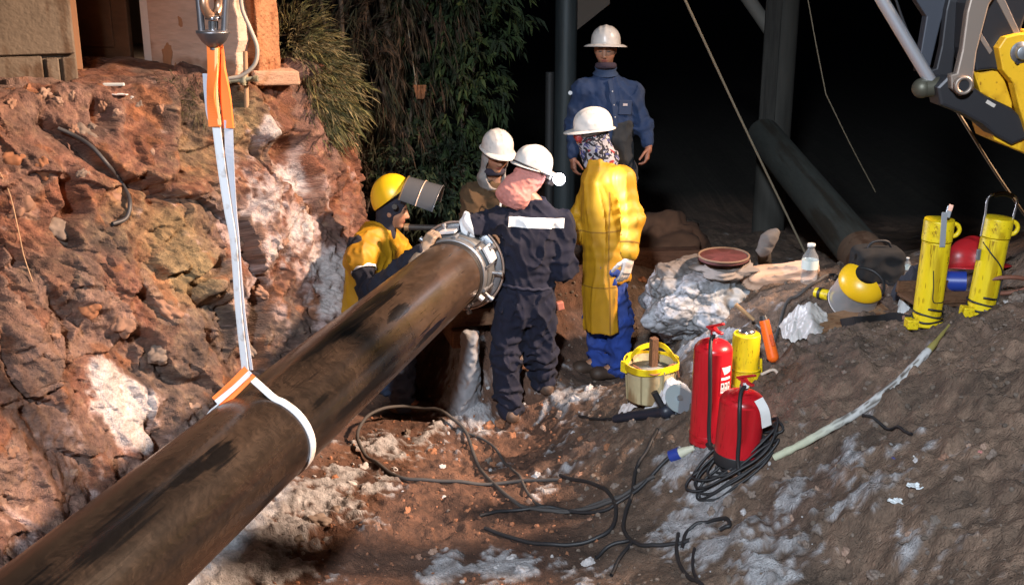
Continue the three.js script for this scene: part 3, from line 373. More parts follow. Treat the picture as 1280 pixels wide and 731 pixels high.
{ // line-up clamp gripping the two pipe ends
  const ring = globalThis.pipeRing, t = thing('pipe_clamp', 'grey steel line-up clamp with bolted rings around the pipe joint', 'clamp', PA.clone().addScaledVector(PDIR, 0.4).add(V(0, -0.29, 0)));
  part('ring', ring(0.235, 0.285, PR + 0.002, PR + 0.016), steelGrey, t); part('ring', ring(0.43, 0.455, PR + 0.006, PR + 0.07), steelGrey, t); part('ring', ring(0.31, 0.415, PR + 0.004, PR + 0.03), std(0.16, 0.165, 0.17, 0.5, 0.6), t);
  const w = []; for (let i = 0; i < 40; i++) w.push(pipeAt(0.44, i * 9, PR + 0.082)); part('edge_bead', tube(w, 0.008, 120, 8, true), std(0.42, 0.30, 0.24, 0.5, 0.5), t);
  for (let i = 0; i < 10; i++) { const th = i * 36 + 6; part('tie_bar', rod(pipeAt(0.24, th, PR + 0.022), pipeAt(0.45, th, PR + 0.03), 0.011), i % 3 ? steelBright : steelGrey, t); part('jack_bolt', [rod(pipeAt(0.36, th + 14, PR + 0.02), pipeAt(0.36, th + 14, PR + 0.075), 0.012), rod(pipeAt(0.36, th + 14, PR + 0.075), pipeAt(0.36, th + 14, PR + 0.095), 0.02, 0.02, 6)], steelGrey, t); }
  for (const th of [-8, 62]) part('plate', (() => { const g = box(0.11, 0.02, 0.16, V(0, 0, 0), null, 0.006), a = th * Math.PI / 180, n = V(0, Math.cos(a), 0).addScaledVector(PRIGHT, Math.sin(a)), s = V(0, 0, 0).crossVectors(n, PDIR); return xf(g, pipeAt(0.36, th, PR + 0.045), basisQ(s, n, s.clone().cross(n))); })(), std(0.66, 0.66, 0.68, 0.4, 0.3), t);
  part('weld_screw', rod(pipeAt(0.26, 128, PR + 0.01), pipeAt(0.26, 128, PR + 0.05), 0.018), std(0.75, 0.72, 0.7, 0.3, 0.6), t);
}
// lifting sling: orange sleeve, two white legs, choked around the pipe
const webMap = tex(256, 256, (u, v) => { const a = pfbm(u, v, 5, 4, 71), e = Math.abs((u * 12) % 1 - 0.5) < 0.06 ? 0.85 : 1; return mix3([1, 1, 1], [0.55, 0.46, 0.38], sstep(0.5, 0.75, a)).map(k => k * e); }); webMap.repeat.set(3, 3);
const webBump = tex(64, 64, (u, v) => 0.5 + 0.25 * Math.sin(u * 50) + 0.25 * Math.sin(v * 100), false); webBump.repeat.set(40, 20);
const webWhite = std(0.70, 0.70, 0.72, 0.75, 0, { map: webMap, bumpMap: webBump, bumpScale: 0.001 }), webOrange = std(0.92, 0.20, 0.03, 0.6, 0, { bumpMap: webBump, bumpScale: 0.001 }), webPale = std(0.9, 0.55, 0.22, 0.65), webGrey = std(0.42, 0.44, 0.50, 0.75, 0, { bumpMap: webBump, bumpScale: 0.001 });
{
  const apex = pipeAt(-2.43, -2, PR + 0.075), hd = -apex.z, t = thing('lifting_sling', 'white webbing sling with orange sleeves choked around the brown pipe', 'sling', apex);
  const X = V(1, 0, 0.2), S = (px, py, dd = 0) => at(px, py, hd + dd);
  part('strap', ribbon([S(269, 150), S(276, 205), S(285, 265), S(291, 300), S(298, 390), S(306, 462)], [X, X, V(1, 0, 0.6), V(1, 0, 0.5)], 0.033), webWhite, t);
  part('strap', ribbon([S(285, 150, 0.02), S(287, 205, 0.02), S(291, 265, 0.012), S(295, 300, 0.012), S(302, 390, 0.012), S(311, 462, 0.015)], [V(1, 0, -0.3), X, V(0.8, 0, 0.6), X], 0.033), webGrey, t);
  part('sleeve', ribbon([S(266, 56, -0.005), S(266, 85, -0.005), S(264, 118, -0.005), S(268, 158, -0.005)], [V(1, 0, 0.1), V(1, 0, 0.5), V(0.8, 0, 0.7), X], 0.046, 0.012), webOrange, t);
  part('sleeve', ribbon([S(271, 56, 0.02), S(275, 85, 0.02), S(281, 118, 0.022), S(285, 160, 0.02)], [V(1, 0, -0.2), V(0.9, 0, 0.4), V(1, 0, 0.3), X], 0.042, 0.012), webOrange, t);
  part('stitched_edge', ribbon([S(270, 60, -0.016), S(270, 85, -0.016), S(270, 118, -0.016), S(274, 156, -0.016)], [X], 0.012, 0.004).clone(), webPale, t);
  part('lining', ribbon([S(259, 92, 0.03), S(261, 120, 0.03), S(266, 150, 0.03), S(277, 162, 0.03)], [X], 0.04), webGrey, t);
  const L = []; for (let th = 24; th <= 178; th += 10) L.push(pipeAt(-2.47 + 0.16 * (th + 20) / 180, th, PR + 0.004)); L.unshift(apex.clone().add(V(0.0, -0.01, 0)), apex.clone().lerp(L[0], 0.5).add(V(0, -0.006, 0)));
  part('choker_band', ribbon(L, [PDIR.clone()], 0.043, 0.006, 60), webWhite, t);
  const K = [apex.clone()]; for (let th = -34; th >= -180; th -= 12) K.push(pipeAt(-2.55 + 0.1 * (th + 34) / -146 + 0.05, th, PR + 0.005)); part('choker_band', ribbon(K, [PDIR.clone()], 0.046, 0.006, 60), webWhite, t);
  const wide = K[1].clone().sub(apex).cross(V(0.25, 0.45, 1)).normalize();
  part('sleeve', ribbon([apex.clone().add(V(0, 0.02, 0.01)), apex.clone().lerp(K[1], 0.5).add(V(0, 0.012, 0.006)), K[1].clone().add(V(-0.005, 0.006, 0.008))], [wide, wide], 0.062, 0.010), webOrange, t);
  part('stitched_edge', ribbon([apex.clone().add(V(0.006, 0.024, 0.024)), apex.clone().lerp(K[1], 0.5).add(V(0.002, 0.016, 0.02)), K[1].clone().add(V(-0.009, 0.012, 0.014))], [wide], 0.018, 0.004), webWhite, t);
  // swivel link above
  const h = thing('swivel_hook', 'forged steel swivel link carrying the sling above the bank', 'hook', S(266, 58)), w = std(0.20, 0.19, 0.20, 0.42, 0.85);
  part('link_frame', tube([S(252, 42), S(250, 20), S(249, -12), S(257, -22), S(273, -22), S(281, -12), S(281, 20), S(280, 42)], 0.0135, 60, 12), w, h);
  part('swivel_body', lathe([[0, -0.05], [0.022, -0.048], [0.045, -0.026], [0.062, 0.002], [0.062, 0.012], [0.02, 0.014], [0, 0.014]], S(266, 42)), w, h);
  part('swivel_pin', [rod(S(266, 42), S(266, 26), 0.018), lathe([[0, 0.016], [0.026, 0.012], [0.03, 0], [0.0, -0.004]], S(266, 24))], steelBright, h);
  part('shank', rod(S(267, 52), S(267, 62), 0.016), w, h);
  part('ring', xf(new THREE.TorusGeometry(0.045, 0.017, 14, 30), S(264, 4), turnY(1.2)), std(0.42, 0.26, 0.17, 0.4, 0.8), h);
  part('hoist_rope', rod(S(264, -4), S(264, -4).setY(7.5), 0.012), steelDark, h);
}
// ---------------------------------------------------------------- hose, conduit and wire on the bank
const rubber = std(0.018, 0.018, 0.02, 0.55), rubberDusty = std(0.055, 0.05, 0.048, 0.75);
const cliffPath = (list, up) => list.map(([x, y]) => { const p = onCliff(x, y); return p.addScaledVector(V(0, EYE, 0).sub(p).normalize(), up); });
{ const p = cliffPath([[72, 160], [90, 168], [112, 182], [135, 205], [152, 228], [161, 255], [158, 272], [140, 280]], 0.05); solo('black_hose', tube(p, 0.013, 80), std(0.05, 0.05, 0.055, 0.5), 'bent black plastic hose lying on the red cut bank', 'hose', p[4]); }
{ const p = cliffPath([[0, 215], [10, 240], [22, 290], [28, 320], [40, 352]], 0.02); solo('root_fibre', tube(p, 0.003, 50, 5), std(0.5, 0.33, 0.2, 0.8), 'thin pale root fibre hanging down the red bank', 'root', p[2]); }
{ const d = 7.0, p = [at(300, -30, d), at(302, 10, d), at(312, 35, d), at(321, 60, d), at(318, 80, d), at(300, 95, d), at(286, 98, d)]; solo('flexible_conduit', tube(p, 0.013, 70), std(0.45, 0.40, 0.34, 0.6), 'curved pale conduit hanging from the broken pier edge', 'conduit', p[3]); }
{ const a = onCliff(306, 130); a.y -= 0.05; const b = at(306, 64, -a.z); solo('wooden_stake', rod(a, b, 0.017, 0.015, 9), std(0.42, 0.25, 0.14, 0.85), 'short upright stake at the broken bank edge', 'stake', a); const c = at(283, 101, -a.z - 0.03), e = at(322, 98, -a.z - 0.03); solo('pipe_fitting', [rod(c, e, 0.016), rod(at(304, 92, -a.z - 0.03), at(304, 106, -a.z - 0.03), 0.022), rod(c, c.clone().lerp(e, 0.12), 0.021), rod(e.clone().lerp(c, 0.12), e, 0.021)], std(0.34, 0.33, 0.24, 0.6, 0.3), 'dull brass water fitting tied to the upright stake', 'fitting', c); }
{ const p = at(338, 95, 7.5); const g = box(0.32, 0.10, 0.3, V(0, 0, 0), null, 0.02), P = g.attributes.position; for (let i = 0; i < P.count; i++) { const x = P.getX(i), y = P.getY(i), z = P.getZ(i), k = 0.02 * fbm(x * 9, y * 9, z * 9, 2); P.setXYZ(i, x + k, y + k, z + k); } g.computeVertexNormals(); solo('paving_slab', xf(g, p, eul(0.03, 0.5, -0.05)), std(0.5, 0.30, 0.2, 0.9, 0, { bumpMap: plasterBump, bumpScale: 0.01 }), 'broken concrete slab jutting over the corner of the bank', 'slab', p); }
{ // a rib of caked lime standing against the ledge under the joint
  const a = onGround(584, 500, 0), b = at(588, 420, -a.z - 0.14), f = bodyParts([cap(a.clone().add(V(0, -0.05, 0)), b, 0.07, 0.055), cap(a.clone().add(V(-0.03, -0.03, 0.0)), a.clone().lerp(b, 0.4), 0.09, 0.06)], 0.06), [lo, hi] = bounds([a, b], 0.2);
  solo('lime_rib', paint(nets((x, y, z) => f(x, y, z) - 0.022 * (ridge(x * 7, y * 3, z * 7) - 0.5) - 0.012 * n3(x * 26, y * 26, z * 26), lo, hi, 0.009), (x, y, z) => { const k = 1 + 0.5 * fbm(x * 20, y * 14, z * 20, 3), m = sstep(0.1, 0.3, fbm(x * 9, y * 6, z * 9, 3)); return mix3([0.24, 0.25, 0.27], [0.13, 0.085, 0.065], m).map(v => v * k); }), new THREE.MeshStandardMaterial({ vertexColors: true, roughness: 0.95 }), 'pale caked lime rib standing below the pipe joint beside navy coveralls', 'lime rib', a); }
// ---------------------------------------------------------------- behind the pit: posts, the old pipe, guy lines
const barkMap = tex(256, 512, (u, v) => { const a = pfbm(u, v * 0.25 % 1, 16, 4, 3), b = pfbm(u, v, 8, 4, 33); return mix3([0.25, 0.25, 0.25], [1, 1, 1], clamp(0.2 + a * 0.6 + (b - 0.5) * 0.9, 0, 1)); });
{ const d = 9.9, a = at(705, 250, d), t = at(705, -60, d); a.y = hG(a.x, d) - 0.1; t.x = a.x; t.y = 5.2; const g = thing('steel_post', 'mottled grey steel post standing behind the blue-shirted worker', 'post', a); part('post_shaft', rod(a, t, 0.098, 0.098, 24), std(0.065, 0.08, 0.085, 0.5, 0.3, { map: barkMap }), g); const q = at(705, 22, d + 0.05); part('gusset', xf(extr([[0.06, 0], [0.34, 0.22], [0.34, 0.6], [0.06, 0.6]], 0.03), V(a.x + 0.035, q.y - 0.1, -d - 0.02)), std(0.08, 0.06, 0.045, 0.7, 0.3), g); part('pipe_sleeve', rod(V(a.x - 0.14, a.y + 0.05, a.z), V(a.x - 0.14, at(690, 90, d).y, a.z), 0.04), std(0.04, 0.04, 0.04, 0.6, 0.4), g); }
{ const d = 11.5, a = at(968, 170, d), t = at(970, -60, d), g = thing('braced_post', 'thick weathered post with a diagonal brace above the old pipe', 'post', V(a.x, hG(a.x, d) - 0.1, -d)); part('post_shaft', rod(V(a.x, hG(a.x, d) - 0.1, -d), V(a.x, 5.4, -d), 0.17, 0.16, 20), std(0.075, 0.072, 0.062, 0.85, 0, { map: barkMap }), g); part('brace', rod(at(985, 70, d), at(885, -75, d), 0.07), std(0.17, 0.16, 0.14, 0.7), g); part('batten', box(0.16, 1.5, 0.04, V(a.x - 0.13, at(958, 90, d).y, -d + 0.17), null, 0.008), std(0.055, 0.052, 0.045, 0.85, 0, { map: barkMap }), g); }
{ const a = at(1094, 338, 7.6), b = at(958, 172, 10.9), dir = b.clone().sub(a).normalize(), t = thing('old_pipe', 'old grey pipe leaning down onto the bank crest behind the tools', 'pipe', a); const R = 0.165;
  const body = new THREE.CylinderGeometry(R, R, a.distanceTo(b) + 0.1, 48, 8, true); part('pipe_body', xf(body, a.clone().addScaledVector(dir, (a.distanceTo(b) + 0.1) / 2), yTo(dir)), std(0.07, 0.078, 0.072, 0.75, 0.1, { map: plasterMap, bumpMap: plasterBump, bumpScale: 0.006 }), t);
  const bore = new THREE.CylinderGeometry(R - 0.015, R - 0.015, a.distanceTo(b) + 0.1, 40, 1, true); part('pipe_bore', xf(bore, a.clone().addScaledVector(dir, (a.distanceTo(b) + 0.1) / 2), yTo(dir)), std(0.07, 0.07, 0.065, 0.9), t);
  part('cut_edge', xf(new THREE.TorusGeometry(R - 0.007, 0.009, 8, 48), a, basisQ(...(() => { const z = dir.clone(), x = V(0, 1, 0).cross(z).normalize(); return [x, z.clone().cross(x), z]; })())), std(0.3, 0.22, 0.17, 0.6, 0.4), t);
  part('brown_wrap', xf(new THREE.CylinderGeometry(R + 0.004, R + 0.004, 0.3, 48, 1, true), a.clone().addScaledVector(dir, 0.2), yTo(dir)), std(0.17, 0.11, 0.075, 0.8, 0, { map: plasterMap }), t); }
const ropeMat = std(0.26, 0.21, 0.14, 0.85);
for (const [a, b, r, label] of [[at(845, -25, 8.4), onGround(1008, 318), 0.010, 'taut pale guy rope running down to the bank beside the bottle'], [at(1195, 135, 6.2), at(1290, 280, 7.0), 0.009, 'slack pale rope hanging behind the excavator linkage'], [at(1007, -20, 10.2), at(1033, 118, 10.2), 0.006, 'thin dim cord hanging beside the braced post'], [at(1033, 118, 10.2), at(1095, 240, 10.4), 0.006, 'thin dim cord slanting away beside the old pipe']]) solo('rope', tube([a, a.clone().lerp(b, 0.5).add(V(0, -0.015, 0)), b], r, 40, 7), ropeMat, label, 'rope', b);
{ const p = at(832, 313, 8.7); p.y = hG(p.x, 8.7) + 0.07; solo('timber_beam', xf(box(0.58, 0.15, 0.16, V(0, 0, 0), null, 0.012), p, turnY(0.12)), std(0.17, 0.075, 0.04, 0.85, 0, { map: plasterMap, bumpMap: plasterBump, bumpScale: 0.01 }), 'brown timber beam lying behind the pale boulder', 'timber', p); }
{ const p = at(828, 292, 9.5), g = stoneGeo(8.3, 0.6, 0.7); p.y = hG(p.x, 9.5); solo('soil_heap', xf(paint(g, (x, y, z) => { const k = 0.9 + fbm(x * 5, y * 5, z * 5, 3); return [0.16 * k, 0.075 * k, 0.04 * k]; }), p, turnY(1), V(0.48, 0.5, 0.4)), new THREE.MeshStandardMaterial({ vertexColors: true, roughness: 0.95 }), 'dim heap of brown earth behind the timber beam', 'soil heap', p); }
// dark bank rising behind on the far side
// ---------------------------------------------------------------- plants
function blades(list, mat, name, parent) { // each [p, dir, length, width, droop, shade]
  const pos = [], col = [];
  for (const [p, d, L, w, droop, c] of list) { const s = V(0, 0, 0).crossVectors(d, V(rr(-1, 1), rr(-1, 1), rr(-1, 1))).normalize().multiplyScalar(w / 2), m = p.clone().addScaledVector(d, L * 0.5).add(V(0, -droop * 0.25 * L, 0)), e = p.clone().addScaledVector(d, L).add(V(0, -droop * L, 0)), a = m.clone().add(s), b = m.clone().sub(s);
    for (const t of [p, a, b, a, e, b]) { pos.push(t.x, t.y, t.z); col.push(...c); } }
  const g = new THREE.BufferGeometry(); g.setAttribute('position', new THREE.Float32BufferAttribute(pos, 3)); g.setAttribute('color', new THREE.Float32BufferAttribute(col, 3)); g.computeVertexNormals(); return part(name, g, mat, parent);
}
const leafMat = new THREE.MeshStandardMaterial({ color: C(0.45, 0.45, 0.45), vertexColors: true, roughness: 0.8, side: THREE.DoubleSide });
function shrub(name, label, category, base, blobs, n, leaf, colors, stems, group) {   // foliage of many separate leaves on a few stems
  const t = thing(name, label, category, base, group), list = [];
  const tot = blobs.reduce((s, b) => s + b[1] * b[1], 0);
  for (const [c, r, lean] of blobs) { const k = Math.round(n * r * r / tot / 9); for (let i = 0; i < k; i++) { const a = V(rr(-1, 1), rr(-1, 1), rr(-1, 1)).normalize(), p = c.clone().addScaledVector(a, r * Math.cbrt(rr(0.1, 1)) * rr(0.8, 1.15)), d0 = a.clone().multiplyScalar(0.6).add(lean).normalize(), col = colors[Math.floor(rnd() * colors.length)]; for (let m = 0; m < 9; m++) { const d = d0.clone().add(V(rr(-1, 1), rr(-1, 1), rr(-1, 1)).multiplyScalar(leaf.spread)).normalize(), q = rr(0.7, 1.3); list.push([p.clone().addScaledVector(d0, m * leaf.len * 0.16), d, leaf.len * rr(0.5, 1.2), leaf.wid * rr(0.6, 1.3), leaf.droop * rr(0.4, 1.4), col.map(v => v * q)]); } } }
  blades(list, leafMat, 'foliage', t);
  for (const [a, b, r] of stems) { const m = a.clone().lerp(b, 0.5).add(V(rr(-0.1, 0.1), rr(0, 0.08), rr(-0.1, 0.1))); part('stem', tube([a, m, b], r, 16, 6), std(0.14, 0.10, 0.07, 0.9), t); }
  return t;
}
{ // dry grassy bush at the corner of the bank
  const b = onCliff(372, 150); b.z -= 0.25; const o = (px, py, d) => at(px, py, d);
  shrub('dry_bush', 'dry yellow-green bush spilling over the corner of the cut bank', 'bush', b, [[o(385, 75, 7.9), 0.2, V(0.7, -0.2, 0.2)], [o(405, 105, 7.85), 0.2, V(0.8, -0.3, 0.3)], [o(395, 140, 7.8), 0.17, V(0.7, -0.5, 0.3)], [o(370, 50, 8.0), 0.2, V(0.4, 0.3, 0.2)], [o(415, 145, 7.9), 0.12, V(0.9, -0.4, 0.2)], [o(388, 175, 7.75), 0.10, V(0.6, -0.7, 0.3)]], 5200, { len: 0.11, wid: 0.008, droop: 0.35, spread: 0.45 }, [[0.32, 0.26, 0.09], [0.22, 0.21, 0.065], [0.40, 0.32, 0.15], [0.14, 0.14, 0.05]], [[b, o(390, 75, 7.9), 0.012], [b, o(410, 110, 7.85), 0.010], [b, o(400, 145, 7.8), 0.008]]);
  const e = onCliff(228, 128);
  shrub('grass_tuft', 'small green-brown grass tuft at the foot of the plaster pier', 'grass tuft', e, [[e.clone().add(V(0, 0.04, 0)), 0.09, V(0, 0.5, 0.4)], [e.clone().add(V(0.14, 0.0, 0.04)), 0.08, V(0.2, 0.3, 0.5)], [e.clone().add(V(-0.12, 0.03, 0.02)), 0.07, V(-0.1, 0.5, 0.4)]], 700, { len: 0.07, wid: 0.005, droop: 0.5, spread: 0.5 }, [[0.14, 0.12, 0.05], [0.2, 0.15, 0.07], [0.09, 0.09, 0.035]], []);
}
{ // the overgrown slope behind the bank: trees and thicket, each its own
  const bark = (a, b, r) => [a, b, r];
  const mk = (name, label, px, py, d, blobs, n, leaf, colors, trunks) => { const b = onLand(at(px, py, d).x, -d, -0.05); return shrub(name, label, 'shrub', b, blobs.map(([x, y, dd, r, l]) => [at(x, y, dd), r, l ?? V(0, -0.2, 0.2)]), n, leaf, colors, trunks.map(([x, y, dd, r]) => bark(b, at(x, y, dd), r)), 'thicket behind the bank'); };
  mk('broadleaf_shrub', 'broad-leaved green shrub rising behind the white-helmeted worker in brown', 575, 250, 9.6, [[600, 20, 9.4, 0.38], [590, 80, 9.4, 0.34], [560, 130, 9.3, 0.34], [605, 130, 9.6, 0.24], [550, 40, 9.5, 0.4], [575, 190, 9.4, 0.3], [540, 210, 9.3, 0.3], [600, -30, 9.5, 0.4]], 5600, { len: 0.10, wid: 0.028, droop: 0.5, spread: 0.8 }, [[0.035, 0.075, 0.018], [0.05, 0.095, 0.02], [0.025, 0.05, 0.015], [0.075, 0.12, 0.025]], [[600, 40, 9.5, 0.02], [570, 60, 9.5, 0.022], [550, 150, 9.4, 0.015]]);
  mk('vine_thicket', 'thicket of drooping dry vines above the face-shield welder', 500, 250, 9.3, [[480, 20, 9.2, 0.42, V(0, -1, 0.1)], [520, 70, 9.2, 0.4, V(0, -1, 0.1)], [450, 80, 9.0, 0.36, V(0.2, -0.9, 0.2)], [500, 140, 9.2, 0.36, V(0.1, -1, 0.2)], [460, 160, 8.9, 0.28, V(0, -1, 0.2)], [520, 200, 9.2, 0.3, V(0, -1, 0.1)], [540, -10, 9.3, 0.4, V(0, -1, 0)]], 5600, { len: 0.12, wid: 0.010, droop: 0.4, spread: 0.35 }, [[0.10, 0.06, 0.03], [0.06, 0.055, 0.022], [0.13, 0.075, 0.04], [0.04, 0.05, 0.018]], [[470, -40, 9.3, 0.03], [445, -40, 9.2, 0.025], [505, -30, 9.3, 0.012], [535, 0, 9.3, 0.012], [490, 20, 9.3, 0.01]]);
  mk('leafy_bush', 'low dark green bush behind the hard-hatted group', 560, 280, 9.2, [[545, 240, 9.0, 0.3], [500, 215, 8.9, 0.28], [575, 215, 9.1, 0.25], [530, 275, 8.9, 0.25]], 2600, { len: 0.09, wid: 0.022, droop: 0.4, spread: 0.8 }, [[0.03, 0.055, 0.02], [0.05, 0.085, 0.025], [0.02, 0.04, 0.014]], []);
  mk('dry_shrub', 'sparse brown twiggy shrub between the bank corner and the vines', 430, 220, 8.8, [[425, 30, 9.0, 0.36, V(0.1, 0.5, 0.1)], [440, 190, 8.8, 0.22, V(0, 0.4, 0.2)], [390, 0, 8.9, 0.32, V(0, 0.4, 0.1)], [445, 230, 8.8, 0.2, V(0, 0.3, 0.2)], [350, 20, 8.8, 0.3, V(0, 0.4, 0.1)]], 3400, { len: 0.13, wid: 0.008, droop: 0.3, spread: 0.6 }, [[0.12, 0.07, 0.04], [0.08, 0.07, 0.03], [0.06, 0.035, 0.022]], [[425, -20, 9.0, 0.02], [395, -30, 9.0, 0.014], [440, 60, 8.9, 0.01]]);
}
{ const p = at(525, 115, 9.0), g = thing('cloth_rag', 'rust-brown rag caught on a stem in the thicket', 'rag', p); part('rag_sheet', nets((x, y, z) => Math.max(Math.abs(z - 0.02 * n3(x * 12, y * 12, 1)) - 0.006, Math.max(Math.abs(x + 0.02 * y) - 0.045 - 0.2 * y, Math.abs(y) - 0.06)), [-0.1, -0.1, -0.06], [0.1, 0.1, 0.06], 0.008).translate(p.x, p.y, p.z), std(0.3, 0.12, 0.05, 0.9), g); part('string', rod(p.clone().add(V(-0.03, 0.05, 0)), p.clone().add(V(-0.09, 0.55, 0)), 0.004), std(0.35, 0.3, 0.22, 0.9), g); }
// ---------------------------------------------------------------- excavator linkage reaching in from the upper corner
{
  const D = 4.9, E = (px, py, dz = 0) => { const p = at(px, py, D); p.z += dz; return p; }, t = thing('excavator_linkage', 'yellow excavator bucket with dark linkage and chrome cylinder rod', 'excavator', E(1263, 63));
  const yel = std(0.74, 0.41, 0.013, 0.48, 0, { map: scuff, bumpMap: plasterBump, bumpScale: 0.001 }), blk = std(0.035, 0.034, 0.038, 0.45, 0.4), worn = std(0.30, 0.24, 0.20, 0.5, 0.6), arm = std(0.05, 0.055, 0.07, 0.5, 0.2);
  const flat = (pts, z0, depth, mat, name, bev = 0.006) => { const o = E(1200, 80), s = 1 / ppm(o); const g = extr(pts.map(([x, y]) => { const p = E(x, y); return [p.x, p.y]; }), depth, bev); return part(name, g.translate(0, 0, -D + z0), mat, t); };
  flat([[1238, 58], [1246, 46], [1262, 42], [1300, 40], [1400, 60], [1400, 210], [1300, 190], [1277, 172], [1264, 132], [1256, 100], [1243, 84]], 0.05, 0.05, yel, 'bucket_ear');
  flat([[1238, 58], [1246, 46], [1262, 42], [1300, 40], [1400, 60], [1400, 210], [1300, 190], [1277, 172], [1264, 132], [1256, 100], [1243, 84]], -0.22, 0.05, yel, 'bucket_ear');
  flat([[1213, 82], [1222, 92], [1247, 86], [1262, 128], [1262, 134], [1240, 122], [1225, 114]], -0.14, 0.16, yel, 'bucket_gusset');
  flat([[1233, 154], [1240, 163], [1256, 171], [1283, 172], [1400, 200], [1400, 240], [1283, 190], [1258, 180], [1240, 172]], -0.16, 0.2, yel, 'bucket_shell');
  flat([[1276, 60], [1400, 60], [1400, 200], [1290, 180]], -0.17, 0.21, std(0.62, 0.36, 0.02, 0.55), 'bucket_back');
  for (const z of [0.105, -0.235]) part('pin', [xf(lathe([[0, 0.02], [0.026, 0.018], [0.03, 0.012], [0.03, -0.01], [0.045, -0.012], [0.045, -0.022], [0, -0.022]], V(0, 0, 0)), E(1263, 63, z + 0.02), eul(Math.PI / 2, 0, 0))], steelGrey, t);
  part('bolt', xf(new THREE.CylinderGeometry(0.009, 0.009, 0.02, 6), E(1258, 75, 0.112), eul(Math.PI / 2, 0, 0)), steelDark, t);
  flat([[1168, 108], [1178, 98], [1200, 104], [1222, 120], [1255, 136], [1270, 150], [1272, 168], [1258, 174], [1240, 164], [1224, 150], [1198, 136], [1172, 126]], -0.05, 0.11, blk, 'bucket_link', 0.014);
  part('link_label', box(0.045, 0.016, 0.003, E(1230, 127, 0.078), eul(0, 0, -0.5), 0.001), std(0.5, 0.45, 0.4, 0.6), t);
  flat([[1179, 92], [1186, 90], [1193, 60], [1199, 14], [1206, -14], [1240, -60], [1250, -40], [1222, 4], [1207, 62], [1203, 92], [1204, 104], [1190, 114], [1180, 106]], 0.075, 0.03, worn, 'side_link', 0.008);
  flat([[1179, 92], [1186, 90], [1193, 60], [1199, 14], [1206, -14], [1240, -60], [1250, -40], [1222, 4], [1207, 62], [1203, 92], [1204, 104], [1190, 114], [1180, 106]], -0.16, 0.03, blk, 'side_link', 0.008);
  part('pivot_pin', xf(new THREE.CylinderGeometry(0.024, 0.024, 0.3, 24), E(1191, 103, -0.02), eul(Math.PI / 2, 0, 0)), blk, t);
  part('pivot_boss', [xf(lathe([[0.024, 0.0], [0.024, 0.022], [0.036, 0.022], [0.041, 0.016], [0.041, 0], [0.024, 0]], V(0, 0, 0)), E(1191, 103, 0.113), eul(Math.PI / 2, 0, 0))], worn, t);
  for (const [x, y] of [[1203, 108], [1179, 92]]) part('grease_nipple', xf(new THREE.SphereGeometry(0.011, 10, 8), E(x, y, 0.10)), worn, t);
  part('rod_end', [rod(E(1153, 110, 0.0), E(1182, 107, 0.0), 0.042, 0.042, 24), xf(new THREE.SphereGeometry(0.044, 20, 14), E(1153, 110, 0))], std(0.10, 0.095, 0.07, 0.5, 0.5), t);
  part('cylinder_rod', rod(E(1163, 100), E(1096, -12), 0.027, 0.027, 28), new THREE.MeshStandardMaterial({ color: C(0.66, 0.67, 0.72), roughness: 0.38, metalness: 0.75 }), t);
  part('cylinder_barrel', rod(E(1096, -12), E(980, -206), 0.05, 0.05, 28), yel, t);
  part('hydraulic_line', tube([E(1120, -20, -0.06), E(1135, 25, -0.06), E(1150, 60, -0.06), E(1165, 92, -0.05)], 0.006, 30), rubber, t);
  flat([[1150, -20], [1178, 22], [1166, 92], [1178, 92], [1193, 30], [1210, -20]], -0.22, 0.05, arm, 'arm_plate');
  flat([[1213, 5], [1230, -20], [1236, -60], [1300, -60], [1266, 42], [1250, 44], [1240, 58], [1244, 84], [1236, 82], [1218, 84], [1210, 60]], -0.15, 0.19, blk, 'arm_tip', 0.012);
  flat([[1230, -20], [1236, -30], [1268, 40], [1263, 43]], 0.045, 0.012, worn, 'wear_strip', 0.002); flat([[1212, 36], [1216, 34], [1234, 62], [1231, 66]], 0.045, 0.012, worn, 'wear_strip', 0.002);
  flat([[1236, -62], [1288, -62], [1300, -420], [1250, -420]], -0.13, 0.16, yel, 'arm_boom', 0.012);
  // the machine itself stands on the bank outside the picture
  const chassis = V(4.9, 0, -4.4), trk = std(0.06, 0.055, 0.05, 0.8, 0.3);
  for (const z of [-1.25, 1.25]) part('crawler_track', box(3.0, 0.72, 0.5, V(chassis.x + 0.1, 2.0, chassis.z + z), null, 0.3), trk, t);
  part('deck', box(2.9, 0.5, 3.7, V(chassis.x + 0.05, 2.6, chassis.z), null, 0.08), yel, t); part('cab', box(1.3, 1.3, 1.2, V(chassis.x + 0.8, 3.5, chassis.z + 1.1), null, 0.1), yel, t); part('engine_hood', box(1.1, 0.7, 2.0, V(chassis.x + 0.9, 3.2, chassis.z - 0.7), null, 0.1), yel, t);
}
// ---------------------------------------------------------------- people
const skinMat = new THREE.MeshStandardMaterial({ vertexColors: true, roughness: 0.55 }), clothMat = new THREE.MeshStandardMaterial({ vertexColors: true, roughness: 0.92 }), leatherMat = new THREE.MeshStandardMaterial({ vertexColors: true, roughness: 0.62 });
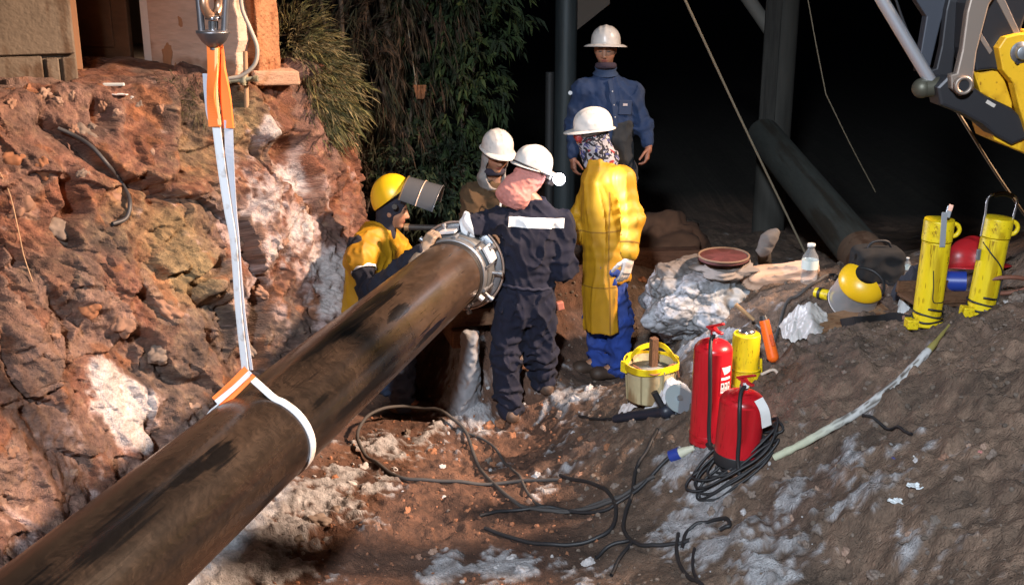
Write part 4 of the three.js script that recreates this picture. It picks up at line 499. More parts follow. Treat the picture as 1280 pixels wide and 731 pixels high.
// a head in its own axes: y up, z towards the face, centre between the ears
function headGeo(bald) {
  const cran = ell(V(0, 0.035, -0.012), 0.076, 0.088, 0.097), jaw = ell(V(0, -0.052, 0.022), 0.054, 0.064, 0.062), cheek = ell(V(0, -0.02, 0.03), 0.066, 0.05, 0.06), nose = cap(V(0, 0.012, 0.086), V(0, -0.027, 0.106), 0.008, 0.0135), wing = ell(V(0, -0.031, 0.094), 0.019, 0.010, 0.014), brow = cap(V(-0.034, 0.027, 0.074), V(0.034, 0.027, 0.074), 0.013), lipU = ell(V(0, -0.056, 0.084), 0.024, 0.007, 0.010), lipL = ell(V(0, -0.067, 0.081), 0.021, 0.008, 0.010), chin = ell(V(0, -0.098, 0.066), 0.022, 0.016, 0.018), neck = cap(V(0, -0.06, -0.02), V(0, -0.19, -0.035), 0.053, 0.058);
  const eyeL = ell(V(-0.031, 0.006, 0.079), 0.014, 0.008, 0.010), eyeR = ell(V(0.031, 0.006, 0.079), 0.014, 0.008, 0.010), earL = ell(V(-0.077, -0.005, -0.008), 0.010, 0.031, 0.019), earR = ell(V(0.077, -0.005, -0.008), 0.010, 0.031, 0.019);
  const f = (x, y, z) => { let d = smin(smin(cran(x, y, z), jaw(x, y, z), 0.05), cheek(x, y, z), 0.03); d = smin(d, brow(x, y, z), 0.02); d = smax(d, -(Math.hypot((Math.abs(x) - 0.032), (y - 0.008) * 1.5, z - 0.094) - 0.016), 0.014); d = smin(d, nose(x, y, z), 0.014); d = smin(d, wing(x, y, z), 0.01); d = smin(d, Math.min(eyeL(x, y, z), eyeR(x, y, z)), 0.004); d = smin(d, Math.min(lipU(x, y, z), lipL(x, y, z)), 0.005); d = smin(d, chin(x, y, z), 0.02); d = smin(d, Math.min(earL(x, y, z), earR(x, y, z)), 0.008); return smin(d, neck(x, y, z), 0.03); };
  const g = nets(f, [-0.11, -0.2, -0.13], [0.11, 0.14, 0.13], 0.0048);
  return paint(g, (x, y, z) => {
    let c = [0.36, 0.18, 0.11]; const ax = Math.abs(x);
    c = mix3(c, [0.36, 0.14, 0.09], 0.5 * sstep(0.03, 0.0, Math.hypot(ax - 0.045, y + 0.03)));
    if (z > 0.05) { c = mix3(c, [0.30, 0.095, 0.07], sstep(0.028, 0.012, Math.hypot(x * 0.8, (y + 0.062) * 1.5, z - 0.085))); c = mix3(c, [0.03, 0.02, 0.016], sstep(0.010, 0.004, Math.abs(y - 0.030 - 0.12 * ax + ax * ax * 2)) * sstep(0.05, 0.045, ax) * sstep(0.008, 0.014, ax) * 0.85); c = mix3(c, [0.05, 0.035, 0.028], sstep(0.014, 0.007, Math.hypot((ax - 0.031) * 0.75, (y - 0.006) * 1.7))); }
    const hair = !bald && (y > 0.075 || z < -0.03 && y > -0.055 || z < 0.02 && y > 0.02 && ax > 0.06) && !(ax > 0.074 && z > -0.03 && y < 0.025 && z < 0.012); if (hair) c = [0.014, 0.011, 0.010];
    const k = 1 + 0.25 * fbm(x * 40, y * 40, z * 40, 2); return c.map(v => v * k);
  });
}
// a hand in its own axes: wrist at 0, fingers towards -y, palm facing +z, thumb on the +x side
function handSDF(curl, fat = 0) {
  const fns = [], f = fat; fns.push(cap(V(0, 0.03, 0), V(0, -0.02, 0), 0.026 + f, 0.027 + f));
  const palm = (x, y, z) => { const X = Math.abs(x) - 0.026, Y = Math.abs(y + 0.052) - 0.034, Z = Math.abs(z) - 0.004; return Math.hypot(Math.max(X, 0), Math.max(Y, 0), Math.max(Z, 0)) + Math.min(Math.max(X, Y, Z), 0) - 0.0115 - f; };
  const fingers = []; for (const [x, L, o] of [[0.028, 0.070, 0.09], [0.0095, 0.078, 0.02], [-0.0095, 0.073, -0.03], [-0.028, 0.057, -0.12]]) { let p = V(x, -0.088, 0), a = curl * 0.6; for (const [k, r] of [[0.45, 0.0092], [0.32, 0.0085], [0.26, 0.0075]]) { const e = p.clone().add(V(Math.sin(o) * Math.cos(a), -Math.cos(a), Math.sin(a)).multiplyScalar(L * k)); fingers.push(cap(p, e, r + f, r - 0.0006 + f)); p = e; a += curl * 0.75; } }
  let p = V(0.026, -0.022, 0.008); for (const [dx, dy, dz, L, r] of [[0.72, -0.6, 0.35, 0.042, 0.0125], [0.38, -0.85, 0.4, 0.034, 0.0105], [0.15, -0.9, 0.45, 0.026, 0.0095]]) { const e = p.clone().addScaledVector(V(dx, dy, dz).normalize(), L); fingers.push(cap(p, e, r + f, r - 0.0008 + f)); p = e; }
  return (x, y, z) => { let d = smin(fns[0](x, y, z), palm(x, y, z), 0.02); let m = 9; for (const q of fingers) m = Math.min(m, q(x, y, z)); return smin(d, m, 0.008); };
}
function handGeo(curl, fat, color, side, wrist, dir, palmN, cuff = 0) {
  const base = handSDF(curl, fat), cf = cuff ? cap(V(0, 0.11, 0), V(0, 0.0, 0), 0.056, 0.036) : null, f = cuff ? (x, y, z) => smin(base(x, y, z), cf(x, y, z), 0.02) - 0.0015 * n3(x * 60, y * 60, z * 60) : base;
  const g = nets(f, [-0.085, -0.19, -0.075], [0.115, cuff ? 0.18 : 0.07, 0.13], 0.0038); if (side < 0) { g.scale(-1, 1, 1); const ix = g.index.array; for (let i = 0; i < ix.length; i += 3) { const t = ix[i]; ix[i] = ix[i + 1]; ix[i + 1] = t; } g.computeVertexNormals(); }
  paint(g, (x, y, z) => { const k = 1 + 0.5 * fbm(x * 30 + 5, y * 30, z * 30, 2); return color.map(v => v * k); });
  const Y = dir.clone().normalize().negate(), Z = palmN.clone().addScaledVector(Y, -palmN.dot(Y)).normalize(); return xf(g, wrist, basisQ(V(0, 0, 0).crossVectors(Y, Z), Y, Z));
}
// profile rows: [height from pelvis 0 to neck 1, half width, half depth]
function torsoSDF(pel, neck, R, F, rows) {
  const U = neck.clone().sub(pel), L = U.length(); U.normalize(); const t0 = rows[0][0] * L, t1 = rows[rows.length - 1][0] * L;
  const r = R.clone().addScaledVector(U, -R.dot(U)).normalize(), f = F.clone().addScaledVector(U, -F.dot(U)).addScaledVector(r, -F.dot(r)).normalize();
  return (x, y, z) => { const X = x - pel.x, Y = y - pel.y, Z = z - pel.z, h = X * U.x + Y * U.y + Z * U.z, t = h / L; let i = 0; while (i < rows.length - 2 && t > rows[i + 1][0]) i++; const k = sstep(rows[i][0], rows[i + 1][0], t), w = lerp(rows[i][1], rows[i + 1][1], k), d = lerp(rows[i][2], rows[i + 1][2], k), a = (X * r.x + Y * r.y + Z * r.z) / w, b = (X * f.x + Y * f.y + Z * f.z) / d, q = (Math.sqrt(a * a + b * b) - 1) * Math.min(w, d), e = Math.max(t0 - h, h - t1); return Math.hypot(Math.max(q, 0), Math.max(e, 0)) + Math.min(Math.max(q, e), 0); };
}
const rowsBody = [[-0.22, 0.13, 0.085], [0, 0.15, 0.10], [0.3, 0.13, 0.09], [0.7, 0.16, 0.105], [0.88, 0.15, 0.085], [1, 0.06, 0.055]];
// wrinkles: broad folds, fine creases, and rings that gather at bent joints
function wrinkle(joints, amp = 1, s = 1, ys = 1) { return (x, y0, z) => { let y = y0 * ys; const r1 = Math.max(0, ridge(x * 6 * s + 0.3 * n3(x * 9, y * 9, z * 9), y * 3.2 * s, z * 6 * s)), r2 = Math.max(0, ridge(x * 12 * s + y * 5, y * 7 * s, z * 12 * s)); let d = 0.017 * (r1 * r1 * r1 - 0.3) + 0.009 * (r2 * r2 * r2 - 0.3) + 0.0025 * n3(x * 30, y * 24, z * 30); for (const [j, ax, w, k] of joints) { const X = x - j.x, Y = y0 - j.y, Z = z - j.z, q = (X * X + Y * Y + Z * Z) / (w * w); if (q < 3) d += k * 0.010 * Math.exp(-q) * Math.sin((X * ax.x + Y * ax.y + Z * ax.z) * 75 + 5 * n3(x * 9, y * 9, z * 9)); } return -d * amp; }; }
function garment(f, pts, pad, cell, colorFn, wr) { const [lo, hi] = bounds(pts, pad); return paint(nets(wr ? (x, y, z) => { const d = f(x, y, z); return d < 0.05 ? d + wr(x, y, z) : d; } : f, lo, hi, cell), colorFn); }
const dirt = (base, dust, amt = 0.5) => (x, y, z) => { const k = sstep(0.0, 0.35, fbm(x * 5, y * 5, z * 5, 3)) * amt, q = 1 + 0.35 * fbm(x * 16, y * 16, z * 16, 2); return mix3(base, dust, k).map(v => v * q); };
function helmetParts(parent, M0, mats, o = {}) {
  const M = M0.clone().multiply(new THREE.Matrix4().makeRotationX(-(o.tilt ?? 0.16)));
  const rx = 0.112, ry = 0.118, rz = 0.134, y0 = 0.062, full = o.full, nθ = 64, prof = []; for (let i = 0; i <= 16; i++) { const a = i / 16 * Math.PI / 2; prof.push([Math.sin(a), Math.cos(a)]); }
  const mk = (rows) => { const pos = [], idx = []; rows.forEach((row, j) => { for (let i = 0; i <= nθ; i++) { const t = i / nθ * Math.PI * 2, p = row(t); pos.push(...p); if (i && j) { const q = j * (nθ + 1) + i; idx.push(q - nθ - 2, q - nθ - 1, q - 1, q - nθ - 1, q, q - 1); } } }); const g = new THREE.BufferGeometry(); g.setAttribute('position', new THREE.Float32BufferAttribute(pos, 3)); g.setIndex(idx); g.computeVertexNormals(); paint(g, (x, y, z) => { const k = 1 - 0.14 * sstep(0.05, 0.4, fbm(x * 18, y * 18, z * 18, 4)) - 0.25 * sstep(0.42, 0.5, n3(x * 90, y * 90, z * 90)); return [k, k * 0.98, k * 0.95]; }); return g.applyMatrix4(M); };
  const wall = (s, c, t, inset = 0) => { const x = (rx - inset) * s * Math.cos(t), z = (rz - inset) * s * Math.sin(t); let y = y0 + (ry - inset) * Math.pow(c, 0.85); y += inset ? 0 : (0.007 * Math.exp(-((x / 0.014) ** 2)) + 0.004 * Math.exp(-(((Math.abs(x) - 0.045) / 0.01) ** 2))) * sstep(0, 0.35, c) * sstep(-0.13, -0.05, z + 0.04); return [x, y, z - 0.005]; };
  const shell = part('helmet', mk([...prof.map(([s, c]) => t => wall(s, c, t)), t => { const p = wall(1.02, 0, t); p[1] -= 0.022; return p; }, t => { const p = wall(1, 0, t, 0.006); p[1] -= 0.022; return p; }, ...prof.slice().reverse().map(([s, c]) => t => wall(s, c, t, 0.006))]), mats, parent);
  const bw = t => { const f = Math.sin(t); return full ? 0.048 + 0.012 * Math.max(0, f) : 0.010 + 0.055 * Math.pow(Math.max(0, f), 2.2) + 0.006 * Math.max(0, -f); }, drop = t => full ? 0.016 : 0.010 * Math.max(0, Math.sin(t)) + 0.004;
  const br = (k, dy) => t => { const p = wall(1.02, 0, t), c = Math.cos(t), s = Math.sin(t), w = bw(t) * k; return [p[0] + c * w, p[1] - 0.022 - drop(t) * k * k + dy, p[2] + s * w]; };
  part('brim', mk([br(-0.05, 0.002), br(0.3, 0.002), br(0.7, 0.002), br(1, 0.001), br(1.03, -0.002), br(1, -0.005), br(0.5, -0.004), br(-0.05, -0.004)]), mats, shell);
  return shell;
}
const helmetWhite = std(0.60, 0.59, 0.58, 0.32, 0, { vertexColors: true });
function headFrame(c, face, up) { const z = face.clone().normalize(), x = up.clone().cross(z).normalize(), y = z.clone().cross(x).normalize(); return new THREE.Matrix4().makeBasis(x, y, z).setPosition(c); }
const HX = (M, x, y, z) => V(x, y, z).applyMatrix4(M);

// builds the group with the bare figure; J holds joints in world coordinates (sR is the person's right)
function figure(label, J, o) {
  const base = J.aL.clone().add(J.aR).multiplyScalar(0.5); base.y = Math.min(J.aL.y, J.aR.y) - 0.09;
  const g = thing('person', label, 'person', base), R = J.sR.clone().sub(J.sL).normalize(), M = headFrame(J.head, o.face, o.up ?? V(0, 1, 0)), U = J.neck.clone().sub(J.pel).normalize(), F = V(0, 0, 0).crossVectors(U, R).normalize();
  const neckTop = HX(M, 0, -0.12, -0.03);
  const fns = [torsoSDF(J.pel, J.neck, R, F, rowsBody), cap(J.neck, neckTop, 0.055, 0.05)];
  for (const s of ['L', 'R']) fns.push(cap(J['s' + s], J['e' + s], 0.048, 0.04), cap(J['e' + s], J['w' + s], 0.038, 0.026), cap(J['h' + s], J['k' + s], 0.075, 0.055), cap(J['k' + s], J['a' + s], 0.052, 0.038), cap(J['a' + s], J['a' + s].clone().addScaledVector(o.toe, 0.14).add(V(0, -0.05, 0)), 0.04, 0.032));
  const [lo, hi] = bounds(Object.values(J), 0.14), body = paint(nets(bodyParts(fns, 0.04), lo, hi, 0.018), () => [0.30, 0.145, 0.085]);
  const pieces = [body, xf(headGeo(o.bald), V(0, 0, 0)).applyMatrix4(M)];
  for (const s of ['L', 'R']) { const h = o.hands?.[s] ?? { curl: 0.6 }; const dir = h.dir ?? J['w' + s].clone().sub(J['e' + s]), pn = h.palm ?? F; if (!h.glove) pieces.push(handGeo(h.curl, 0, [0.33, 0.14, 0.085], s === 'L' ? 1 : -1, J['w' + s], dir, pn)); }
  part('body', pieces, skinMat, g);
  for (const s of ['L', 'R']) { const h = o.hands?.[s]; if (h?.glove) part('glove', handGeo(h.curl, 0.0035, h.glove, s === 'L' ? 1 : -1, J['w' + s], h.dir ?? J['w' + s].clone().sub(J['e' + s]), h.palm ?? F, h.cuff), leatherMat, g); }
  for (const s of ['L', 'R']) { const a = J['a' + s], heel = a.clone().addScaledVector(o.toe, -0.055).add(V(0, -0.055, 0)), toe = a.clone().addScaledVector(o.toe, 0.165).add(V(0, -0.06, 0)), up = cap(a.clone().add(V(0, 0.12, 0)), a.clone().add(V(0, -0.03, 0)), 0.058, 0.056), ft = cap(heel, toe, 0.046, 0.044), ball = ell(toe.clone().add(V(0, 0.005, 0)), 0.056, 0.045, 0.056), fl = a.y - 0.098; part('boot', garment((x, y, z) => smax(smin(smin(up(x, y, z), ft(x, y, z), 0.04), ball(x, y, z), 0.03), fl - y, 0.006), [a, heel, toe, a.clone().add(V(0, 0.14, 0))], 0.09, 0.010, dirt([0.05, 0.03, 0.02], [0.2, 0.12, 0.08], 0.8)), leatherMat, g); }
  return { g, M, R, F, U };
}
function trousers(J, P, r, colorFn, amp = 1, cell = 0.0095) {
  const fns = [torsoSDF(J.pel, J.neck, P.R, P.F, [[-0.26, r.hip * 0.9, r.hipD * 0.9], [-0.08, r.hip, r.hipD], [0.08, r.hip * 0.95, r.hipD * 0.95], [0.26, r.hip * 0.86, r.hipD * 0.9]])], w = [];
  for (const s of ['L', 'R']) { const k = J['k' + s], a = J['a' + s].clone().add(V(0, -0.02, 0)), ax = a.clone().sub(J['h' + s]).normalize(); fns.push(cap(J['h' + s], k, r.thigh, r.knee), cap(k, a, r.knee, r.cuff)); w.push([k, ax, 0.16, 0.9], [a.clone().add(V(0, 0.09, 0)), ax, 0.13, 1.3], [J['h' + s], ax.clone().add(P.R).normalize(), 0.14, 0.6]); }
  return part('trousers', garment(bodyParts(fns, 0.045), [J.pel, J.hL, J.hR, J.kL, J.kR, J.aL, J.aR, J.pel.clone().lerp(J.neck, 0.28)], 0.2, cell, colorFn, wrinkle(w, amp)), clothMat, P.g);
}
function jacket(J, P, rows, arm, colorFn, amp = 1, cell = 0.009, name = 'jacket', mat = clothMat, extra = [], cut = null, ys = 1) {
  const fns = [torsoSDF(J.pel, J.neck, P.R, P.F, rows)], w = [];
  for (const s of ['L', 'R']) { const a = J['s' + s], e = J['e' + s], q = J['w' + s].clone().addScaledVector(J['e' + s].clone().sub(J['w' + s]).normalize(), arm[2] * 0.75), ax = q.clone().sub(a).normalize(), inn = J.neck.clone().lerp(a, 0.3).add(V(0, -0.045, 0)); fns.push(cap(inn, a, arm[0] * 0.75, arm[0] * 0.98), cap(a, e, arm[0], arm[1]), cap(e, q, arm[1], arm[2])); w.push([e, ax, 0.12, 1.1], [a, ax.clone().add(P.U).normalize(), 0.12, 0.5], [q.clone().lerp(e, 0.2), q.clone().sub(e).normalize(), 0.07, 0.8]); }
  w.push([J.pel.clone().lerp(J.neck, 0.2), P.U, 0.2, 0.5]);
  const all = bodyParts(fns, 0.05), field = cut ? (x, y, z) => smax(all(x, y, z), cut(x, y, z), 0.02) : all;
  const pts = [J.pel.clone().lerp(J.neck, rows[0][0]), J.neck, J.sL, J.sR, J.eL, J.eR, J.wL, J.wR, ...extra];
  return part(name, garment(field, pts, 0.2, cell, colorFn, wrinkle(w, amp, 1, ys)), mat, P.g);
}
function legsFrom(J, R, spread = 0.09) { J.hL = J.pel.clone().addScaledVector(R, -spread).add(V(0, -0.03, 0)); J.hR = J.pel.clone().addScaledVector(R, spread).add(V(0, -0.03, 0)); }
function collar(parent, c, U, r, h, mat, flare = 0.012, name = 'collar') { const g = lathe([[r + flare, -h / 2], [r + flare * 0.3, 0], [r + flare * 0.6, h / 2], [r + flare * 0.6 - 0.008, h / 2], [r - 0.006, 0], [r - 0.004, -h / 2]], c, yTo(U), 30); return part(name, paint(g, () => [1, 1, 1]), mat, parent); }
const tapeMat = std(0.78, 0.80, 0.82, 0.35, 0.1);

{ // the worker in navy coveralls, back to us, headlamp lit
  const J = { head: at(664, 216, 7.02), neck: at(667, 252, 6.99), pel: at(657, 372, 7.0), sL: at(622, 276, 6.94), sR: at(702, 280, 7.02), eL: at(590, 283, 6.92), wL: at(584, 297, 7.22), eR: at(706, 335, 6.98), wR: at(694, 335, 7.24), kL: at(632, 446, 6.98), kR: at(676, 440, 7.06), aL: at(637, 508, 6.98), aR: at(680, 490, 7.12) };
  legsFrom(J, J.sR.clone().sub(J.sL).normalize(), 0.095);
  for (const s of ['aL', 'aR']) J[s].y = Math.max(J[s].y, hG(J[s].x, -J[s].z) + 0.09);
  const P = figure('person in navy coveralls with a lit headlamp, bending over the pipe joint', J, { face: V(0.75, -0.42, -0.55), up: V(0.12, 1, 0.05), toe: V(-0.35, 0, -0.94), bald: true, hands: { L: { curl: 0.9, glove: [0.25, 0.17, 0.11] }, R: { curl: 0.9, glove: [0.25, 0.17, 0.11] } } });
  const navy = dirt([0.0035, 0.005, 0.018], [0.011, 0.011, 0.021], 0.5);
  trousers(J, P, { hip: 0.18, hipD: 0.145, thigh: 0.112, knee: 0.098, cuff: 0.088 }, navy, 1.5);
  const jk = jacket(J, P, [[-0.16, 0.182, 0.15], [0.06, 0.178, 0.145], [0.22, 0.172, 0.135], [0.55, 0.20, 0.145], [0.82, 0.205, 0.13], [0.97, 0.11, 0.085], [1.03, 0.07, 0.07]], [0.078, 0.072, 0.06], navy, 1.3);
  const gj = jk.geometry.clone().translate(jk.position.x + P.g.position.x, jk.position.y + P.g.position.y, jk.position.z + P.g.position.z);
  const band = (f, a, b, extra = []) => { const U = P.U, o = J.pel.dot(U), L = J.neck.clone().sub(J.pel).length(); return clipGeo(gj, [[U.x, U.y, U.z, -o - a * L], [-U.x, -U.y, -U.z, o + b * L], ...extra], 0.003); };
  const back = P.F.clone().negate(), cB = -back.dot(J.pel) - 0.03, side = P.R, lx = J.sL.clone().lerp(J.sR, 0.12), rx = J.sL.clone().lerp(J.sR, 0.99);
  part('reflective_stripe', band(0, 0.775, 0.875, [[back.x, back.y, back.z, cB], [side.x, side.y, side.z, -side.dot(lx)], [-side.x, -side.y, -side.z, side.dot(rx)]]), tapeMat, P.g);
  const ad = J.eL.clone().sub(J.sL).normalize(), m0 = ad.dot(J.eL); part('reflective_stripe', clipGeo(gj, [[ad.x, ad.y, ad.z, -m0 + 0.0], [-ad.x, -ad.y, -ad.z, m0 + 0.075], [0, 0, 1, 7.12], [0, 1, 0, -J.eL.y + 0.1]], 0.003), tapeMat, P.g);
  // waist elastic
  const wa = J.pel.clone().lerp(J.neck, 0.16), ringPts = []; for (let i = 0; i < 48; i++) { const t = i / 48 * 6.2832; ringPts.push(wa.clone().addScaledVector(P.R, Math.cos(t) * 0.186).addScaledVector(P.F, Math.sin(t) * 0.152).add(V(0, 0.004 * Math.sin(i * 2.2), 0))); } part('waistband', tube(ringPts, 0.011, 140, 6, true), std(0.012, 0.014, 0.032, 0.9), P.g);
  // pink scarf over head and neck
  const sc = bodyParts([ell(V(0, -0.015, -0.004), 0.089, 0.115, 0.108), cap(V(0, -0.1, -0.03), V(0, -0.17, -0.045), 0.083, 0.11), cap(V(0.03, -0.12, -0.09), V(0.05, -0.20, -0.13), 0.05, 0.02)], 0.05);
  part('scarf', paint(nets((x, y, z) => smax(sc(x, y, z), y - 0.05, 0.01) - 0.006 * (ridge(x * 18, y * 26, z * 18) - 0.5) - 0.003 * n3(x * 50, y * 50, z * 50), [-0.16, -0.26, -0.19], [0.16, 0.08, 0.15], 0.006), dirt([0.50, 0.20, 0.17], [0.36, 0.15, 0.13], 0.6)).applyMatrix4(P.M), clothMat, P.g);
  const hl = helmetParts(P.g, P.M, helmetWhite);
  // headlamp on its strap
  const st = []; for (let i = 0; i < 40; i++) { const t = i / 40 * 6.2832; st.push(HX(P.M, 0.120 * Math.cos(t), 0.030, 0.140 * Math.sin(t) - 0.005)); }
  const hp = part('headlamp', xf(box(0.07, 0.06, 0.05, V(0, 0.0, 0.163), null, 0.012)).applyMatrix4(P.M), std(0.03, 0.03, 0.035, 0.5), P.g); part('strap', tube(st, 0.007, 100, 6, true), std(0.03, 0.03, 0.035, 0.8), hp);
  part('clip', box(0.03, 0.03, 0.016, V(-0.112, 0.022, 0.06), null, 0.004).applyMatrix4(P.M), std(0.35, 0.36, 0.33, 0.5), hp);
  // the lens sits under the brim and turns a little towards the yellow-coated worker
  const dir = V(0.85, -0.2, 0.1).normalize(), lp = at(699, 224, 6.96), lensGeo = xf(new THREE.SphereGeometry(0.04, 20, 14), lp.clone(), null, 1);
  part('lamp_lens', lensGeo, new THREE.MeshStandardMaterial({ color: 0xffffff, emissive: C(0.85, 0.86, 1), emissiveIntensity: 14 }), hp);
  const sp = new THREE.SpotLight(C(0.8, 0.84, 1), 8, 0, 1.0, 0.7, 2); sp.position.copy(lp); sp.target.position.copy(lp.clone().add(dir)); sp.castShadow = true; scene.add(sp, sp.target);
  part('side_pouch', box(0.05, 0.06, 0.04, at(700, 382, 6.99), eul(0, 0.3, 0.2), 0.01), std(0.35, 0.12, 0.08, 0.6), P.g);
}
{ // the worker in the long yellow leather coat
  const J = { head: at(741, 168, 7.38), neck: at(749, 203, 7.36), pel: at(758, 330, 7.34), sL: at(780, 222, 7.18), sR: at(746, 220, 7.54), eL: at(791, 272, 7.14), wL: at(786, 324, 7.04), eR: at(722, 275, 7.52), wR: at(716, 300, 7.32), kL: at(772, 396, 7.30), kR: at(748, 396, 7.42), aL: at(775, 458, 7.32), aR: at(752, 462, 7.42) };
  legsFrom(J, J.sR.clone().sub(J.sL).normalize(), 0.085);
  for (const s of ['aL', 'aR']) J[s].y = Math.max(J[s].y, hG(J[s].x, -J[s].z) + 0.09);
  const P = figure('person in a long yellow leather coat and blue trousers watching the weld', J, { face: V(-0.93, -0.22, 0.06), toe: V(-0.95, 0, 0.2), bald: true, hands: { L: { curl: 0.35, glove: [0.46, 0.40, 0.35], dir: V(-0.2, -1, 0.05), palm: V(-0.6, 0, -0.8) }, R: { curl: 0.8, glove: [0.46, 0.40, 0.35] } } });
  trousers(J, P, { hip: 0.145, hipD: 0.122, thigh: 0.094, knee: 0.09, cuff: 0.088 }, dirt([0.014, 0.045, 0.24], [0.05, 0.075, 0.22], 0.5), 1.4);
  const yel = (x, y, z) => { const k = sstep(0.0, 0.35, fbm(x * 4, y * 4, z * 4, 3)), q = 1 + 0.22 * fbm(x * 14, y * 14, z * 14, 2); return mix3([0.40, 0.205, 0.004], [0.28, 0.13, 0.006], k).map(v => v * q); };
  const co = jacket(J, P, [[-0.64, 0.19, 0.19], [-0.3, 0.185, 0.175], [0.1, 0.168, 0.152], [0.55, 0.175, 0.142], [0.82, 0.172, 0.125], [0.97, 0.11, 0.09], [1.04, 0.08, 0.08]], [0.070, 0.067, 0.063], yel, 0.7, 0.009, 'coat', leatherMat, [J.kL, J.kR], (x, y, z) => { const b = (x - J.pel.x) * P.F.x + (z - J.pel.z) * P.F.z, h = (y - J.pel.y); return Math.min(-0.10 - h, -(b + 0.0 - 0.06 * (h + 0.3))) ; }, 0.3);
  // flap and seams of the coat
  const gc = co.geometry.clone().translate(P.g.position.x, P.g.position.y, P.g.position.z), stitch = std(0.20, 0.095, 0.006, 0.8), Lc = J.neck.distanceTo(J.pel), oc = J.pel.dot(P.U), at0 = t => oc + t * Lc, U = P.U;
  for (const t of [0.36, -0.18]) part('seam', clipGeo(gc, [[U.x, U.y, U.z, -at0(t)], [-U.x, -U.y, -U.z, at0(t) + 0.007], [-1, 0, 0, J.eL.x - 0.075]], 0.0025), stitch, P.g);
  part('seam', clipGeo(gc, [[P.F.x, 0, P.F.z, -P.F.x * J.pel.x - P.F.z * J.pel.z - 0.06], [-P.F.x, 0, -P.F.z, P.F.x * J.pel.x + P.F.z * J.pel.z + 0.067], [0, -1, 0, J.sL.y - 0.1]], 0.0025), stitch, P.g);
  { const ax = J.wL.clone().sub(J.eL).normalize(), m = ax.dot(J.wL); part('cuff_seam', clipGeo(gc, [[ax.x, ax.y, ax.z, -m + 0.115], [-ax.x, -ax.y, -ax.z, m - 0.107], [1, 0, 0, -J.wL.x + 0.1], [0, 0, 1, -J.wL.z + 0.12]], 0.0025), stitch, P.g); }
  // printed scarf
  const cv = document.createElement('canvas'); cv.width = 512; cv.height = 256; const cx = cv.getContext('2d'); cx.fillStyle = '#8d8c92'; cx.fillRect(0, 0, 512, 256);
  for (let i = 0; i < 260; i++) { cx.strokeStyle = cx.fillStyle = rnd() < 0.72 ? '#12121a' : rnd() < 0.6 ? '#2c3566' : '#7d2024'; cx.lineWidth = rr(3, 9); const x = rr(0, 512), y = rr(0, 256), s = rr(10, 30); cx.beginPath(); cx.moveTo(x, y); cx.quadraticCurveTo(x + rr(-s, s), y + rr(-s, s), x + rr(-s, s) * 1.4, y + rr(-s, s) * 1.4); cx.quadraticCurveTo(x + rr(-s, s), y + rr(-s, s) * 2, x + rr(-s, s) * 1.8, y + rr(-s, s)); cx.stroke(); if (i % 4 === 0) { cx.beginPath(); cx.ellipse(rr(0, 512), rr(0, 256), rr(5, 16), rr(4, 11), rr(0, 3), 0, 6.3); cx.fill(); } }
  const ct = new THREE.CanvasTexture(cv); ct.colorSpace = THREE.SRGBColorSpace; ct.wrapS = THREE.RepeatWrapping;
  const sc = bodyParts([ell(V(0, -0.02, 0.004), 0.09, 0.12, 0.108), cap(V(0, -0.1, -0.015), V(0, -0.175, -0.035), 0.078, 0.108), cap(V(0, -0.13, 0.06), V(0, -0.18, 0.07), 0.05, 0.035)], 0.045);
  const sg = nets((x, y, z) => smax(sc(x, y, z), y - 0.052, 0.01) - 0.006 * (ridge(x * 14, y * 22, z * 14) - 0.5), [-0.16, -0.25, -0.17], [0.16, 0.08, 0.17], 0.006).toNonIndexed(); { const p = sg.attributes.position, uv = []; const off = V(0.68, 0, 0.72); for (let i = 0; i < p.count; i += 3) { const us = []; for (let k = 0; k < 3; k++) us.push(Math.atan2(p.getX(i + k) * -off.z + p.getZ(i + k) * off.x, p.getX(i + k) * off.x + p.getZ(i + k) * off.z) / 6.2832 + 0.5); if (Math.max(...us) - Math.min(...us) > 0.5) for (let k = 0; k < 3; k++) if (us[k] < 0.5) us[k] += 1; for (let k = 0; k < 3; k++) uv.push(us[k] * 1.0, (p.getY(i + k) + 0.25) / 0.33); } sg.setAttribute('uv', new THREE.Float32BufferAttribute(uv, 2)); }
  part('scarf', sg.applyMatrix4(P.M), new THREE.MeshStandardMaterial({ map: ct, roughness: 0.9 }), P.g);
  part('goggle_strap', (() => { const st = []; for (let i = 0; i < 40; i++) { const t = i / 40 * 6.2832; st.push(HX(P.M, 0.098 * Math.cos(t), 0.016, 0.115 * Math.sin(t))); } return tube(st, 0.008, 90, 6, true); })(), std(0.05, 0.035, 0.03, 0.8), P.g);
  part('goggles', box(0.15, 0.05, 0.05, V(0, 0.008, 0.1), null, 0.018).applyMatrix4(P.M), std(0.25, 0.02, 0.02, 0.4), P.g);
  helmetParts(P.g, P.M, helmetWhite);
}
